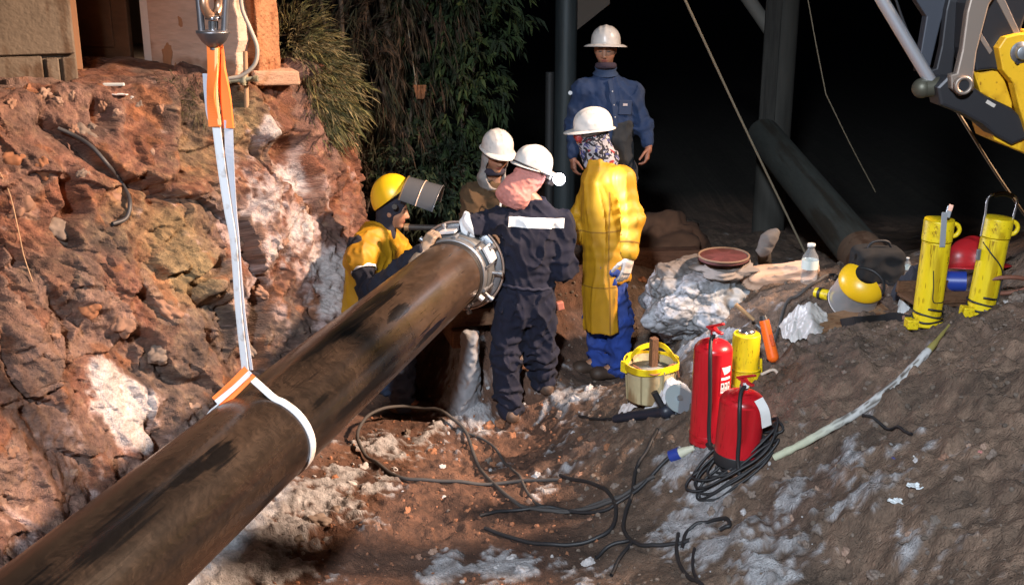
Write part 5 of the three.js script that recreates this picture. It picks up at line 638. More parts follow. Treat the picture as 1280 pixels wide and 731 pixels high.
{ // the man in the blue work shirt standing behind
  const J = { head: at(757, 62, 8.5), neck: at(757, 91, 8.5), pel: at(767, 206, 8.5), sR: at(727, 112, 8.46), sL: at(792, 117, 8.52), eR: at(717, 158, 8.5), wR: at(716, 196, 8.5), eL: at(804, 156, 8.5), wL: at(811, 184, 8.42), kR: at(748, 258, 8.56), kL: at(778, 258, 8.58), aR: V(0.62, 0.86, -8.58), aL: V(0.86, 0.86, -8.6) };
  legsFrom(J, J.sR.clone().sub(J.sL).normalize(), 0.09); for (const s of ['aL', 'aR']) J[s].y = hG(J[s].x, -J[s].z) + 0.09;
  const P = figure('person in a blue denim work shirt and full-brim white helmet looking on', J, { face: V(-0.16, -0.16, 0.97), toe: V(-0.05, 0, 1), hands: { L: { curl: 0.7, dir: V(-0.12, -1, 0.12), palm: V(-0.8, 0, -0.2) }, R: { curl: 0.6, dir: V(0.1, -1, 0.1), palm: V(0.8, 0, -0.2) } } });
  const blue = (x, y, z) => { const k = sstep(0.0, 0.3, fbm(x * 5, y * 4, z * 5, 3)), q = 1 + 0.4 * fbm(x * 15, y * 15, z * 15, 3); return mix3([0.016, 0.036, 0.095], [0.035, 0.052, 0.10], k).map(v => v * q); };
  trousers(J, P, { hip: 0.165, hipD: 0.13, thigh: 0.098, knee: 0.08, cuff: 0.07 }, dirt([0.05, 0.05, 0.06], [0.09, 0.07, 0.06]), 1, 0.012);
  jacket(J, P, [[-0.12, 0.178, 0.135], [0.1, 0.172, 0.125], [0.3, 0.175, 0.125], [0.62, 0.205, 0.14], [0.82, 0.205, 0.12], [0.96, 0.10, 0.08], [1.02, 0.07, 0.065]], [0.072, 0.062, 0.052], blue, 0.85, 0.009, 'shirt');
  // grey work apron panel on the front, buttons, pocket
  const up = J.neck.clone().sub(J.pel), fp = (u, v, o = 0.14) => J.pel.clone().addScaledVector(up, v).addScaledVector(P.R, u).addScaledVector(P.F, o);
  const apron = torsoSDF(J.pel, J.neck, P.R, P.F, [[-0.1, 0.185, 0.143], [0.3, 0.182, 0.134], [0.48, 0.196, 0.142]]); const ag = garment((x, y, z) => { const a = (x - J.pel.x) * P.R.x + (z - J.pel.z) * P.R.z, f = (x - J.pel.x) * P.F.x + (z - J.pel.z) * P.F.z; return Math.max(apron(x, y, z), Math.abs(a + 0.05) - 0.095, 0.02 - f); }, [J.pel, J.neck], 0.22, 0.010, dirt([0.025, 0.028, 0.032], [0.05, 0.05, 0.05], 0.7), wrinkle([], 0.8)); part('apron', ag, clothMat, P.g);
  part('shirt_placket', ribbon([fp(-0.01, 0.44, 0.152), fp(-0.008, 0.7, 0.158), fp(-0.004, 0.94, 0.105)], [P.R.clone()], 0.03, 0.006), std(0.025, 0.045, 0.10, 0.9), P.g);
  for (const v of [0.55, 0.68, 0.82]) part('button', xf(new THREE.SphereGeometry(0.006, 8, 6), fp(-0.008, v, v > 0.8 ? 0.142 : 0.160)), std(0.5, 0.5, 0.52, 0.4), P.g);
  part('pocket', box(0.10, 0.11, 0.012, fp(-0.10, 0.66, 0.135), basisQ(P.R.clone().negate(), V(0, 1, 0), P.R.clone().negate().cross(V(0, 1, 0))), 0.005), std(0.03, 0.05, 0.105, 0.9), P.g);
  part('pocket_badge', box(0.035, 0.018, 0.004, fp(-0.10, 0.69, 0.145), null, 0.001), std(0.6, 0.5, 0.48, 0.7), P.g);
  part('sleeve_badge', xf(new THREE.CylinderGeometry(0.016, 0.016, 0.006, 16), at(713, 116, 8.42), eul(Math.PI / 2, 0, 0)), std(0.7, 0.72, 0.75, 0.6), P.g);
  collar(P.g, J.neck.clone().add(V(0, 0.02, 0.01)), V(0, 1, 0.2), 0.068, 0.05, std(0.025, 0.048, 0.105, 0.9), 0.03);
  part('neck_scarf', xf(new THREE.TorusGeometry(0.058, 0.026, 10, 28), J.neck.clone().add(V(0, 0.055, 0.012)), eul(Math.PI / 2 - 0.1, 0, 0)), std(0.045, 0.03, 0.045, 0.95), P.g);
  helmetParts(P.g, P.M, helmetWhite, { full: true, tilt: 0.24 });
}
{ // the man in the brown jacket leaning over the joint
  const J = { head: at(621, 193, 7.78), neck: at(622, 228, 7.86), pel: at(607, 322, 8.1), sR: at(590, 245, 7.84), sL: at(655, 248, 7.86), eR: at(587, 290, 7.76), wR: at(590, 305, 7.5), eL: at(665, 290, 7.8), wL: at(640, 300, 7.5), kR: V(-0.3, 0.8, -7.95), kL: V(-0.08, 0.8, -7.95), aR: V(-0.32, 0.6, -8.1), aL: V(-0.06, 0.6, -8.1) };
  J.pel.y = Math.min(J.pel.y, 1.25); legsFrom(J, J.sR.clone().sub(J.sL).normalize(), 0.09); for (const s of ['aL', 'aR']) J[s].y = hG(J[s].x, -J[s].z) + 0.09; for (const s of ['L', 'R']) { J['k' + s] = J['h' + s].clone().lerp(J['a' + s], 0.5).add(V(0, 0, 0.12)); }
  const P = figure('person in a brown jacket and white helmet leaning in behind the joint', J, { face: V(0.30, -0.34, 0.88), up: V(0.14, 1, 0.2), toe: V(0, 0, 1), hands: { R: { curl: 0.8, glove: [0.25, 0.17, 0.11] }, L: { curl: 0.8, glove: [0.25, 0.17, 0.11] } } });
  trousers(J, P, { hip: 0.165, hipD: 0.13, thigh: 0.1, knee: 0.085, cuff: 0.075 }, dirt([0.04, 0.03, 0.028], [0.09, 0.06, 0.045]), 1, 0.013);
  jacket(J, P, [[-0.14, 0.185, 0.14], [0.2, 0.182, 0.135], [0.6, 0.20, 0.145], [0.82, 0.195, 0.125], [0.96, 0.11, 0.09], [1.03, 0.075, 0.07]], [0.08, 0.074, 0.062], dirt([0.075, 0.042, 0.018], [0.05, 0.032, 0.016], 0.8), 1.2);
  // pale hood hanging open round the face and neck
  const hd = bodyParts([ell(V(0, -0.03, -0.02), 0.098, 0.125, 0.1), cap(V(0, -0.12, -0.02), V(0, -0.19, -0.01), 0.085, 0.11)], 0.04), inn = ell(V(0, -0.085, 0.075), 0.078, 0.15, 0.135);
  part('hood', paint(nets((x, y, z) => smax(smax(hd(x, y, z), -inn(x, y, z), 0.012), y - 0.03, 0.01) - 0.005 * (ridge(x * 16, y * 16, z * 16) - 0.5), [-0.16, -0.29, -0.16], [0.16, 0.06, 0.14], 0.006), dirt([0.25, 0.235, 0.225], [0.15, 0.135, 0.12], 0.8)).applyMatrix4(P.M), clothMat, P.g);
  part('neck_scarf', xf(new THREE.TorusGeometry(0.06, 0.026, 10, 28), HX(P.M, 0, -0.135, 0.0), eul(Math.PI / 2, 0, 0)), std(0.03, 0.025, 0.04, 0.95), P.g);
  const c = J.neck.clone().addScaledVector(P.F, 0.13); part('drawstring', ribbon([c.clone().add(V(0.03, 0.0, 0)), c.clone().add(V(0.02, -0.08, 0.03)), c.clone().add(V(0.0, -0.17, 0.03))], [V(1, 0, 0)], 0.014, 0.004), std(0.7, 0.68, 0.66, 0.8), P.g);
  helmetParts(P.g, P.M, helmetWhite);
}
const visorMat = new THREE.MeshPhysicalMaterial({ color: C(0.16, 0.17, 0.19), roughness: 0.08, transmission: 0.55, thickness: 0, ior: 1.5, side: THREE.DoubleSide });
const visorDirty = new THREE.MeshPhysicalMaterial({ color: C(0.80, 0.80, 0.80), roughness: 0.3, transmission: 0.72, thickness: 0, side: THREE.DoubleSide });
{ // the welder in the yellow leather cape with a raised face shield
  const J = { head: at(491, 263, 7.36), neck: at(474, 292, 7.36), pel: at(452, 405, 7.3), sR: at(448, 312, 7.16), sL: at(478, 304, 7.52), eR: at(462, 368, 6.98), wR: at(531, 311, 6.76), eL: at(512, 330, 7.52), wL: at(548, 302, 7.42), kR: at(500, 440, 7.08), kL: at(492, 436, 7.36), aR: at(503, 508, 7.12), aL: at(486, 508, 7.34) };
  legsFrom(J, J.sR.clone().sub(J.sL).normalize(), 0.085); for (const s of ['aL', 'aR']) J[s].y = Math.max(J[s].y, hG(J[s].x, -J[s].z) + 0.09);
  const P = figure('person in a yellow leather cape with a raised clear face shield', J, { face: V(0.95, -0.14, 0.10), up: V(0.05, 1, 0), toe: V(0.95, 0, 0.1), hands: { R: { curl: 0.95, glove: [0.28, 0.20, 0.14], cuff: 1, dir: V(0.45, 0.85, -0.2), palm: V(0.6, -0.3, -0.7) }, L: { curl: 0.9, glove: [0.28, 0.20, 0.14], cuff: 1 } } });
  trousers(J, P, { hip: 0.165, hipD: 0.135, thigh: 0.105, knee: 0.092, cuff: 0.078 }, dirt([0.03, 0.045, 0.085], [0.06, 0.065, 0.09], 0.7), 1.2, 0.011);
  jacket(J, P, [[-0.1, 0.175, 0.14], [0.2, 0.17, 0.135], [0.6, 0.188, 0.14], [0.84, 0.185, 0.12], [0.97, 0.10, 0.085], [1.03, 0.07, 0.07]], [0.078, 0.07, 0.058], dirt([0.009, 0.010, 0.020], [0.022, 0.022, 0.03], 0.5), 1.2);
  const U = J.neck.clone().sub(J.pel), rowsC = [[0.1, 0.20, 0.165], [0.5, 0.205, 0.165], [0.84, 0.21, 0.148], [0.97, 0.135, 0.11], [1.05, 0.09, 0.09]], tor = torsoSDF(J.pel, J.neck, P.R, P.F, rowsC), sh = ['L', 'R'].map(s => cap(J.neck.clone().lerp(J['s' + s], 0.3), J['s' + s].clone().lerp(J['e' + s], s === 'L' ? 0.55 : 0.2), 0.112, 0.118));
  const cape = garment(bodyParts([tor, ...sh], 0.05), [J.pel, J.neck, J.sL, J.sR], 0.22, 0.009, (x, y, z) => { const k = sstep(0, 0.35, fbm(x * 5, y * 5, z * 5, 3)), q = 1 + 0.2 * fbm(x * 14, y * 14, z * 14, 2); return mix3([0.46, 0.235, 0.005], [0.32, 0.145, 0.007], k).map(v => v * q); }, wrinkle([], 0.9)); part('cape', cape, leatherMat, P.g);
  { const a = J.sR.clone().lerp(J.eR, 0.2), ax = J.eR.clone().sub(J.sR).normalize(), r = []; for (let i = 0; i < 30; i++) { const t = i / 30 * 6.2832, s = V(1, 0, 0).addScaledVector(ax, -ax.x).normalize(), u = ax.clone().cross(s); r.push(a.clone().addScaledVector(ax, 0.075).addScaledVector(s, 0.085 * Math.cos(t)).addScaledVector(u, 0.085 * Math.sin(t))); } part('reflective_stripe', ribbon([...r, r[0]], [ax], 0.035, 0.006, 60), tapeMat, P.g); }
  part('balaclava', paint(nets((() => { const f = bodyParts([ell(V(0, 0.02, -0.014), 0.086, 0.105, 0.105), cap(V(0, -0.06, -0.035), V(0, -0.17, -0.045), 0.066, 0.085)], 0.04), face = ell(V(0, -0.03, 0.09), 0.062, 0.085, 0.075); return (x, y, z) => smax(f(x, y, z), -face(x, y, z), 0.01) - 0.003 * ridge(x * 20, y * 20, z * 20); })(), [-0.13, -0.25, -0.16], [0.13, 0.15, 0.13], 0.006), dirt([0.018, 0.018, 0.03], [0.04, 0.035, 0.04])).applyMatrix4(P.M), clothMat, P.g);
  const MS = P.M.clone().multiply(new THREE.Matrix4().makeTranslation(0, 0.028, 0)).multiply(new THREE.Matrix4().makeScale(1.12, 1.16, 1.14));
  // face shield: yellow crown, hinged visor swung up
  const shield = part('face_shield', (() => { const g = new THREE.SphereGeometry(0.135, 40, 20, Math.PI * 0.0, Math.PI * 2, 0, Math.PI * 0.5); g.rotateX(-0.75); g.scale(0.86, 1.04, 0.98); g.translate(0, 0.055, -0.012); return g; })().applyMatrix4(MS), std(0.80, 0.46, 0.01, 0.35, 0, { side: THREE.DoubleSide }), P.g);
  const vg = new THREE.CylinderGeometry(0.135, 0.150, 0.21, 40, 6, true, -Math.PI * 0.46, Math.PI * 0.92); vg.rotateX(-1.4); vg.translate(0, 0.04, 0.15); part('visor', vg.applyMatrix4(MS), visorMat, shield);
  const rimPts = (yy, r) => { const o = []; for (let i = 0; i <= 24; i++) { const a = lerp(-0.46, 0.46, i / 24) * Math.PI; o.push(V(Math.sin(a) * r, yy, Math.cos(a) * r).applyEuler(new THREE.Euler(-1.4, 0, 0)).add(V(0, 0.04, 0.15)).applyMatrix4(MS)); } return o; };
  part('visor_rim', tube(rimPts(-0.105, 0.15), 0.004, 60, 6), std(0.16, 0.16, 0.17, 0.3, 0.3), shield); part('visor_rim', tube(rimPts(0.105, 0.135), 0.006, 60, 6), std(0.1, 0.06, 0.02, 0.6), shield); part('visor_rib', tube(rimPts(0.0, 0.1445), 0.004, 60, 6), std(0.75, 0.55, 0.42, 0.35, 0.3), shield);
  for (const s of [-1, 1]) part('hinge_knob', xf(new THREE.CylinderGeometry(0.016, 0.016, 0.02, 14), V(s * 0.122, 0.03, 0.03), eul(0, 0, Math.PI / 2)).applyMatrix4(MS), std(0.05, 0.05, 0.05, 0.5), shield);
  // tool held in the gloved hand
  const a = at(510, 284, 7.12), b = at(575, 285, 7.05); const t = thing('grinder_tool', 'dark hand tool with a brass end held over the pipe by a gloved hand', 'hand tool', at(540, 285, 7.08)); part('tool_body', [rod(a, b, 0.021, 0.017)], std(0.06, 0.05, 0.045, 0.5, 0.3), t); part('brass_end', rod(a.clone().lerp(b, -0.06), a.clone().lerp(b, 0.02), 0.026, 0.026), std(0.5, 0.3, 0.16, 0.4, 0.6), t); part('tool_head', xf(new THREE.SphereGeometry(0.03, 14, 10), b), steelDark, t);
}
// ---------------------------------------------------------------- tools and gear left on the bank
const yPaint = std(0.83, 0.62, 0.012, 0.42, 0, { map: scuff, bumpMap: plasterBump, bumpScale: 0.0008 }), rPaint = std(0.52, 0.012, 0.02, 0.30, 0, { map: scuff }), whitePlastic = std(0.72, 0.72, 0.72, 0.5), blackPlastic = std(0.022, 0.022, 0.024, 0.5);
const clearPlastic = new THREE.MeshPhysicalMaterial({ color: C(0.9, 0.93, 0.95), roughness: 0.12, transmission: 0.9, thickness: 0, ior: 1.4 });
const O = (b, x, y, z) => b.clone().add(V(x, y, z));
function helix(b, r, y0, y1, turns, n = 40, wob = 0) { const p = []; for (let i = 0; i <= n; i++) { const t = i / n, a = t * turns * 6.2832; p.push(O(b, Math.cos(a) * (r + wob * Math.sin(a * 3.1)), lerp(y0, y1, t) + wob * Math.sin(a * 2.3), Math.sin(a) * (r + wob * Math.cos(a * 2.7)))); } return p; }
function quiver(px, py, hpx, wpx, lean, label, extra) {
  const b = onGround(px, py, -0.02), k = ppm(b), H = hpx / k, R = wpx / k / 2, t = thing('electrode_quiver', label, 'electrode quiver', b, 'electrode quivers'), q = eul(0, 0, lean), Z = (x, y, z) => O(b, 0, 0, 0).add(V(x, y, z).applyQuaternion(q));
  part('canister', lathe([[0, 0.0], [R * 0.98, 0.0], [R, 0.01], [R, H * 0.78], [R * 1.015, H * 0.785], [R * 1.015, H * 0.80], [0, H * 0.80]], b, q), yPaint, t);
  part('lid', lathe([[0, H * 0.8], [R * 1.05, H * 0.8], [R * 1.06, H * 0.81], [R * 1.06, H * 0.98], [R * 1.02, H], [0, H]], b, q), yPaint, t);
  const f = part('foot', [box(R * 2.3, 0.035, R * 1.6, Z(R * 0.25, 0.017, 0), q, 0.012), box(0.06, 0.055, 0.07, Z(-R * 1.25, 0.02, R * 0.5), q, 0.008)], yPaint, t);
  part('spout', xf(new THREE.TorusGeometry(0.035, 0.012, 10, 20, Math.PI), Z(R * 1.05, H * 0.9, 0), q.clone().multiply(eul(0, 0, -Math.PI / 2))), yPaint, t);
  const cord = part('cord', tube(helix(b, R + 0.006, 0.03, 0.11, 2.3, 60, 0.006), 0.0055, 160, 6), blackPlastic, t); void f; void cord;
  extra(t, Z, R, H); return t;
}
quiver(1158, 402, 136, 34, -0.02, 'yellow electrode quiver with a flat metal strap over its lid', (t, Z, R, H) => {
  part('strap', [box(0.03, 0.19, 0.006, Z(-0.005, H * 0.93, R * 1.08), eul(0.02, 0, 0.05), 0.002), box(0.028, 0.06, 0.006, Z(0.012, H * 1.09, R * 1.0), eul(-0.2, 0, -0.25), 0.002)], std(0.55, 0.6, 0.66, 0.35, 0.6), t); part('strap_tip', box(0.024, 0.035, 0.008, Z(0.02, H * 1.125, R * 0.96), eul(-0.2, 0, -0.3), 0.003), std(0.8, 0.5, 0.4, 0.5), t);
  part('wire', tube([Z(-R * 0.35, H * 0.55, R * 1.01), Z(-R * 0.2, H * 0.4, R * 1.03), Z(-R * 0.05, H * 0.26, R * 1.04), Z(R * 0.6, H * 0.25, R * 0.85), Z(R * 0.95, H * 0.25, R * 0.4)], 0.003, 40, 5), blackPlastic, t);
  const cv = document.createElement('canvas'); cv.width = cv.height = 64; const c = cv.getContext('2d'); c.fillStyle = '#e8c808'; c.fillRect(0, 0, 64, 64); c.fillStyle = '#3a2a08'; c.font = 'bold 60px sans-serif'; c.textAlign = 'center'; c.fillText('S', 32, 53); const tx = new THREE.CanvasTexture(cv); tx.colorSpace = THREE.SRGBColorSpace;
  const g = new THREE.CylinderGeometry(R + 0.0015, R + 0.0015, 0.05, 10, 1, true, 0.55, 0.5); part('letter_mark', xf(g, Z(0, H * 0.64, 0), eul(0, 0, -0.02)), new THREE.MeshStandardMaterial({ map: tx, roughness: 0.5 }), t);
});
quiver(1226, 388, 124, 33, -0.07, 'yellow electrode quiver with an upright wire carrying handle', (t, Z, R, H) => {
  part('handle', tube([Z(-R * 1.05, H * 0.8, 0), Z(-R * 1.05, H * 1.0, 0), Z(-R * 1.0, H * 1.2, 0), Z(0, H * 1.23, 0), Z(R * 1.0, H * 1.2, 0), Z(R * 1.05, H * 1.0, 0), Z(R * 1.05, H * 0.7, 0)], 0.007, 60, 8), std(0.35, 0.35, 0.36, 0.35, 0.8), t); part('grip', tube([Z(-R * 0.7, H * 1.215, 0), Z(0, H * 1.235, 0), Z(R * 0.7, H * 1.215, 0)], 0.014, 20, 10), blackPlastic, t);
  part('wire', tube([Z(-R * 0.95, H * 0.75, R * 0.3), Z(-R * 0.5, H * 0.66, R * 0.95), Z(R * 0.3, H * 0.55, R * 1.02), Z(R * 0.75, H * 0.45, R * 0.8), Z(R * 0.8, H * 0.3, R * 0.75), Z(R * 0.7, H * 0.12, R * 0.85)], 0.004, 50, 5), blackPlastic, t); part('latch', box(0.02, 0.06, 0.02, Z(-R * 1.12, H * 0.62, R * 0.3), null, 0.004), steelGrey, t);
});
// ---- fire extinguishers
function extinguisher(px, py, hpx, wpx, label, o) {
  const b = onGround(px, py, -0.02), k = ppm(b), H = hpx / k, R = wpx / k / 2, t = thing('fire_extinguisher', label, 'extinguisher', b, 'fire extinguishers'), q = eul(o.tx ?? 0, 0, o.tz ?? 0), Z = (x, y, z) => O(b, 0, 0, 0).add(V(x, y, z).applyQuaternion(q));
  const prof = [[0, 0.0], [R * 0.92, 0.0], [R * 0.95, 0.035]], S = H * o.body; prof.push([R, 0.045]); for (let i = 0; i <= 8; i++) { const a = i / 8 * Math.PI / 2; prof.push([R * (0.25 + 0.75 * Math.cos(a)), S - R * 0.55 + R * 0.55 * Math.sin(a)]); } prof.push([R * 0.22, S + 0.01], [0, S + 0.012]);
  part('cylinder', lathe(prof, b, q, 48), rPaint, t);
  part('base_skirt', lathe([[R * 0.9, -0.004], [R * 1.03, -0.004], [R * 1.03, 0.05], [R * 0.98, 0.055]], b, q, 40), o.skirt ? blackPlastic : rPaint, t);
  part('neck', rod(Z(0, S, 0), Z(0, S + 0.03, 0), R * 0.2), steelGrey, t);
  const head = part('valve', box(0.035, 0.04, 0.05, Z(0, S + 0.045, 0), q, 0.008), std(0.5, 0.02, 0.025, 0.35), t);
  part('lever', [box(0.022, 0.012, 0.12, Z(0.0, S + 0.085, 0.02), q.clone().multiply(eul(-0.5, 0.6, 0)), 0.004), box(0.022, 0.012, 0.10, Z(0.0, S + 0.06, 0.03), q.clone().multiply(eul(0.1, 0.6, 0)), 0.004)], std(0.5, 0.02, 0.025, 0.35), head); part('gauge', rod(Z(0, S + 0.045, 0.02), Z(0, S + 0.045, 0.045), 0.015), whitePlastic, head);
  part('hose', tube([Z(0.0, S + 0.045, 0.03), Z(-R * 0.25, S + 0.02, R * 0.6), Z(-R * 0.35, S - R * 0.4, R * 1.05), Z(-R * 0.25, S * 0.5, R * 1.1), Z(-R * 0.2, S * 0.15, R * 1.1), Z(-R * 0.1, -0.01, R * 1.25)], 0.0105, 60, 10), rubber, t);
  // printed label: white band with red lines and picture boxes
  const cv = document.createElement('canvas'); cv.width = 128; cv.height = 128; const c = cv.getContext('2d'); c.fillStyle = '#b01822'; c.fillRect(0, 0, 128, 128); c.fillStyle = '#e6dcda'; c.beginPath(); c.moveTo(10, 6); c.lineTo(118, 6); c.lineTo(118, 30); c.lineTo(40, 40); c.fill(); c.fillRect(10, 50, 108, 12); for (let i = 0; i < 3; i++) { c.fillRect(10 + i * 38, 74, 30, 44); c.fillStyle = '#444'; c.fillRect(16 + i * 38, 80, 16, 14); c.fillRect(14 + i * 38, 100, 20, 3); c.fillRect(14 + i * 38, 107, 20, 3); c.fillStyle = '#e6dcda'; }
  const tx = new THREE.CanvasTexture(cv); tx.colorSpace = THREE.SRGBColorSpace; part('label', xf(new THREE.CylinderGeometry(R + 0.0012, R + 0.0012, H * 0.24, 20, 1, true, o.lab ?? 0.2, 0.75), Z(0, S * 0.66, 0), q), new THREE.MeshStandardMaterial({ map: tx, roughness: 0.35 }), t);
  if (o.tag) part('inspection_tag', ribbon([Z(R * 0.5, S * 0.98, R * 0.75), Z(R * 0.75, S * 0.85, R * 0.95), Z(R * 0.95, S * 0.62, R * 0.9)], [V(1, 0, -0.4)], 0.055, 0.002), std(0.75, 0.74, 0.72, 0.7), t);
  return t;
}
extinguisher(886, 546, 158, 47, 'tall red fire extinguisher with a black hose and white label', { body: 0.84, lab: 0.25, skirt: false });
extinguisher(921, 571, 126, 56, 'shorter wide red fire extinguisher with a white paper tag', { body: 0.74, lab: 2.4, skirt: true, tag: true, tz: -0.04 });
// ---- small yellow container with its metal cap, behind the extinguishers
{ const b = onGround(930, 478, -0.02), k = ppm(b), R = 17 / k, H = 72 / k, t = thing('yellow_canister', 'short yellow canister with a shiny cap beside the red extinguishers', 'canister', b); part('canister', lathe([[0, 0], [R * 1.2, 0], [R * 1.25, 0.02], [R * 1.2, H * 0.28], [R, H * 0.33], [R, H * 0.93], [R * 0.9, H * 0.97], [0, H * 0.98]], b), yPaint, t); part('cap', xf(new THREE.SphereGeometry(R * 0.62, 24, 14), O(b, 0, H * 0.99, 0), null, V(1, 0.55, 1)), steelBright, t); part('cage', [tube(helix(b, R * 1.12, H * 0.34, H * 0.36, 1, 30), 0.006, 60, 6), box(R * 2.6, 0.02, R * 2.2, O(b, R * 0.3, 0.02, 0), null, 0.006), rod(O(b, R * 1.3, 0, 0), O(b, R * 1.15, H * 0.5, 0), 0.008)], yPaint, t); part('hose', tube([O(b, R, H * 0.3, R), O(b, R * 2.0, H * 0.36, R * 0.8), O(b, R * 2.4, H * 0.15, R), O(b, R * 2.0, -0.02, R)], 0.009, 30), std(0.6, 0.5, 0.4, 0.6), t); }
{ const a = onGround(966, 452, 0.03), b = a.clone().add(V(-0.05, 0.2, -0.06)), t = thing('orange_torch', 'orange hand torch leaning against the boulder by the yellow canister', 'torch', a), d = b.clone().sub(a); part('torch_body', [rod(a, b, 0.034, 0.028, 20), xf(new THREE.SphereGeometry(0.034, 16, 10), a)], std(0.9, 0.15, 0.015, 0.4), t); part('torch_head', rod(b, b.clone().addScaledVector(d, 0.12), 0.028, 0.02, 20), blackPlastic, t); part('switch', box(0.018, 0.07, 0.012, a.clone().lerp(b, 0.5).add(V(0.012, 0, 0.032)), yTo(d), 0.004), std(0.6, 0.08, 0.01, 0.5), t); }
{ const a = onGround(952, 418, 0.05), b = a.clone().add(V(-0.16, 0.13, -0.05)); const t = thing('hammer', 'small hammer with a wooden handle resting by the boulder', 'hammer', a); part('handle', rod(a.clone().lerp(b, 0.3), b, 0.011, 0.014, 10), std(0.42, 0.26, 0.13, 0.7), t); part('hammer_head', rod(a.clone().lerp(b, 0.35).add(V(0.02, -0.03, 0.02)), a.clone().lerp(b, -0.1).add(V(0.02, -0.03, 0.02)), 0.013, 0.013, 8), steelGrey, t); }
// ---- bucket of rods
{ const b = onGround(812, 494, -0.02), k = ppm(b), R = 30 / k, H = 46 / k, t = thing('bucket', 'dirty cream bucket with a yellow strap round its rim', 'bucket', b), q = turnY(0.2); part('bucket_wall', lathe([[0, 0.01], [R * 0.94, 0.0], [R * 0.96, 0.01], [R * 1.06, H], [R * 1.08, H + 0.012], [R * 1.0, H + 0.012], [R * 0.9, 0.02], [0, 0.02]], b, q, 14), std(0.58, 0.50, 0.30, 0.7, 0, { map: plasterMap, bumpMap: plasterBump, bumpScale: 0.004 }), t); for (let i = 0; i < 7; i++) { const a = i * 0.9 + 0.25; part('rib', rod(O(b, Math.cos(a) * R * 0.97, 0.01, Math.sin(a) * R * 0.97), O(b, Math.cos(a) * R * 1.07, H, Math.sin(a) * R * 1.07), 0.006, 0.006, 6), std(0.30, 0.24, 0.13, 0.8), t); }
  part('contents', lathe([[0, 0], [R, 0], [0, 0.004]], O(b, 0, H * 0.86, 0)), std(0.22, 0.23, 0.23, 0.9), t); part('strap', ribbon(helix(O(b, 0, 0, 0), R * 1.12, H * 1.0, H * 1.06, 1, 30, 0.008), [V(0, 1, 0.01)], 0.04, 0.006, 80), yPaint, t); part('strap_loop', ribbon([O(b, -R * 1.1, H, 0.02), O(b, -R * 0.4, H * 1.35, -0.06), O(b, R * 0.5, H * 1.4, -0.08), O(b, R * 1.1, H * 1.05, 0.0)], [V(0, 1, 0)], 0.03, 0.006, 40), yPaint, t); part('buckle', box(0.05, 0.07, 0.02, O(b, -R * 1.12, H * 0.98, R * 0.3), turnY(-0.9), 0.006), yPaint, t);
  part('cord', tube([O(b, -R * 0.8, H * 1.12, R * 0.7), O(b, 0, H * 0.95, R * 1.12), O(b, R * 0.9, H * 1.1, R * 0.5), O(b, R * 1.15, H * 0.7, R * 0.3)], 0.006, 40), std(0.24, 0.10, 0.05, 0.8), t);
  solo('wood_offcut', box(0.045, 0.28, 0.04, O(b, 0.02, H + 0.02, -0.03), eul(0.1, 0.4, 0.02), 0.004), oldWood, 'brown wood offcut standing in the cream bucket', 'wood', O(b, 0, H, 0)); }
// ---- crumpled cloths and sheets
function cloth(name, px, py, w, h, d, label, color, sd, mat = clothMat, turn = 0) {   // a dropped piece of fabric: heaped folds with a ragged outline
  const p = onGround(px, py, 0), N = 72, pos = [], idx = [], cs = Math.cos(turn), sn = Math.sin(turn);
  for (let j = 0; j <= N; j++) for (let i = 0; i <= N; i++) {
    let u = i / N * 2 - 1, v = j / N * 2 - 1; const m = Math.max(Math.abs(u), Math.abs(v)), l = Math.hypot(u, v) || 1, r0 = m, e = 0.78 + 0.35 * n3(u / l * 1.3 + sd, v / l * 1.3, 4); u = u / l * m * e; v = v / l * m * e;
    u += 0.10 * n3(u * 3, v * 3, sd); v += 0.10 * n3(u * 3 + 7, v * 3, sd);
    const fold = 0.34 * ridge(u * 1.3 + sd, v * 2.0, 1) + 0.16 * ridge(u * 3 + v * 1.5, v * 3 + sd, 2), X = p.x + (u * cs - v * sn) * w / 2, Z = p.z + (u * sn + v * cs) * d / 2;
    pos.push(X, hG(X, -Z) + 0.008 + h * Math.max(0.0, (1 - r0 * r0) * 0.62 + 0.55 * fold * (1 - 0.75 * r0 * r0)), Z); if (i && j) { const o = j * (N + 1) + i; idx.push(o - N - 2, o - 1, o - N - 1, o - N - 1, o - 1, o); }
  }
  const g = new THREE.BufferGeometry(); g.setAttribute('position', new THREE.Float32BufferAttribute(pos, 3)); g.setIndex(idx); g.computeVertexNormals(); paint(g, dirt(color, color.map(v => v * 0.5), 0.8));
  return solo(name, g, mat, label, name.replace(/_/g, ' ').split(' ').pop(), p);
}
cloth('white_cloth', 832, 500, 0.34, 0.17, 0.24, 'crumpled white cloth beside the bucket and extinguisher', [0.62, 0.60, 0.62], 3, clothMat, 0.5);
cloth('white_cloth', 790, 512, 0.2, 0.08, 0.16, 'small stained white cloth in front of the cream bucket', [0.58, 0.52, 0.5], 9);
cloth('plastic_bag', 1004, 412, 0.34, 0.16, 0.5, 'crumpled white plastic bag hanging over the crest of the bank', [0.60, 0.58, 0.56], 5, new THREE.MeshPhysicalMaterial({ vertexColors: true, roughness: 0.4, transmission: 0.2 }), 0.4);
cloth('dark_bag', 1140, 372, 0.26, 0.22, 0.2, 'dark fabric bag slumped beside the yellow quivers', [0.03, 0.03, 0.04], 7);
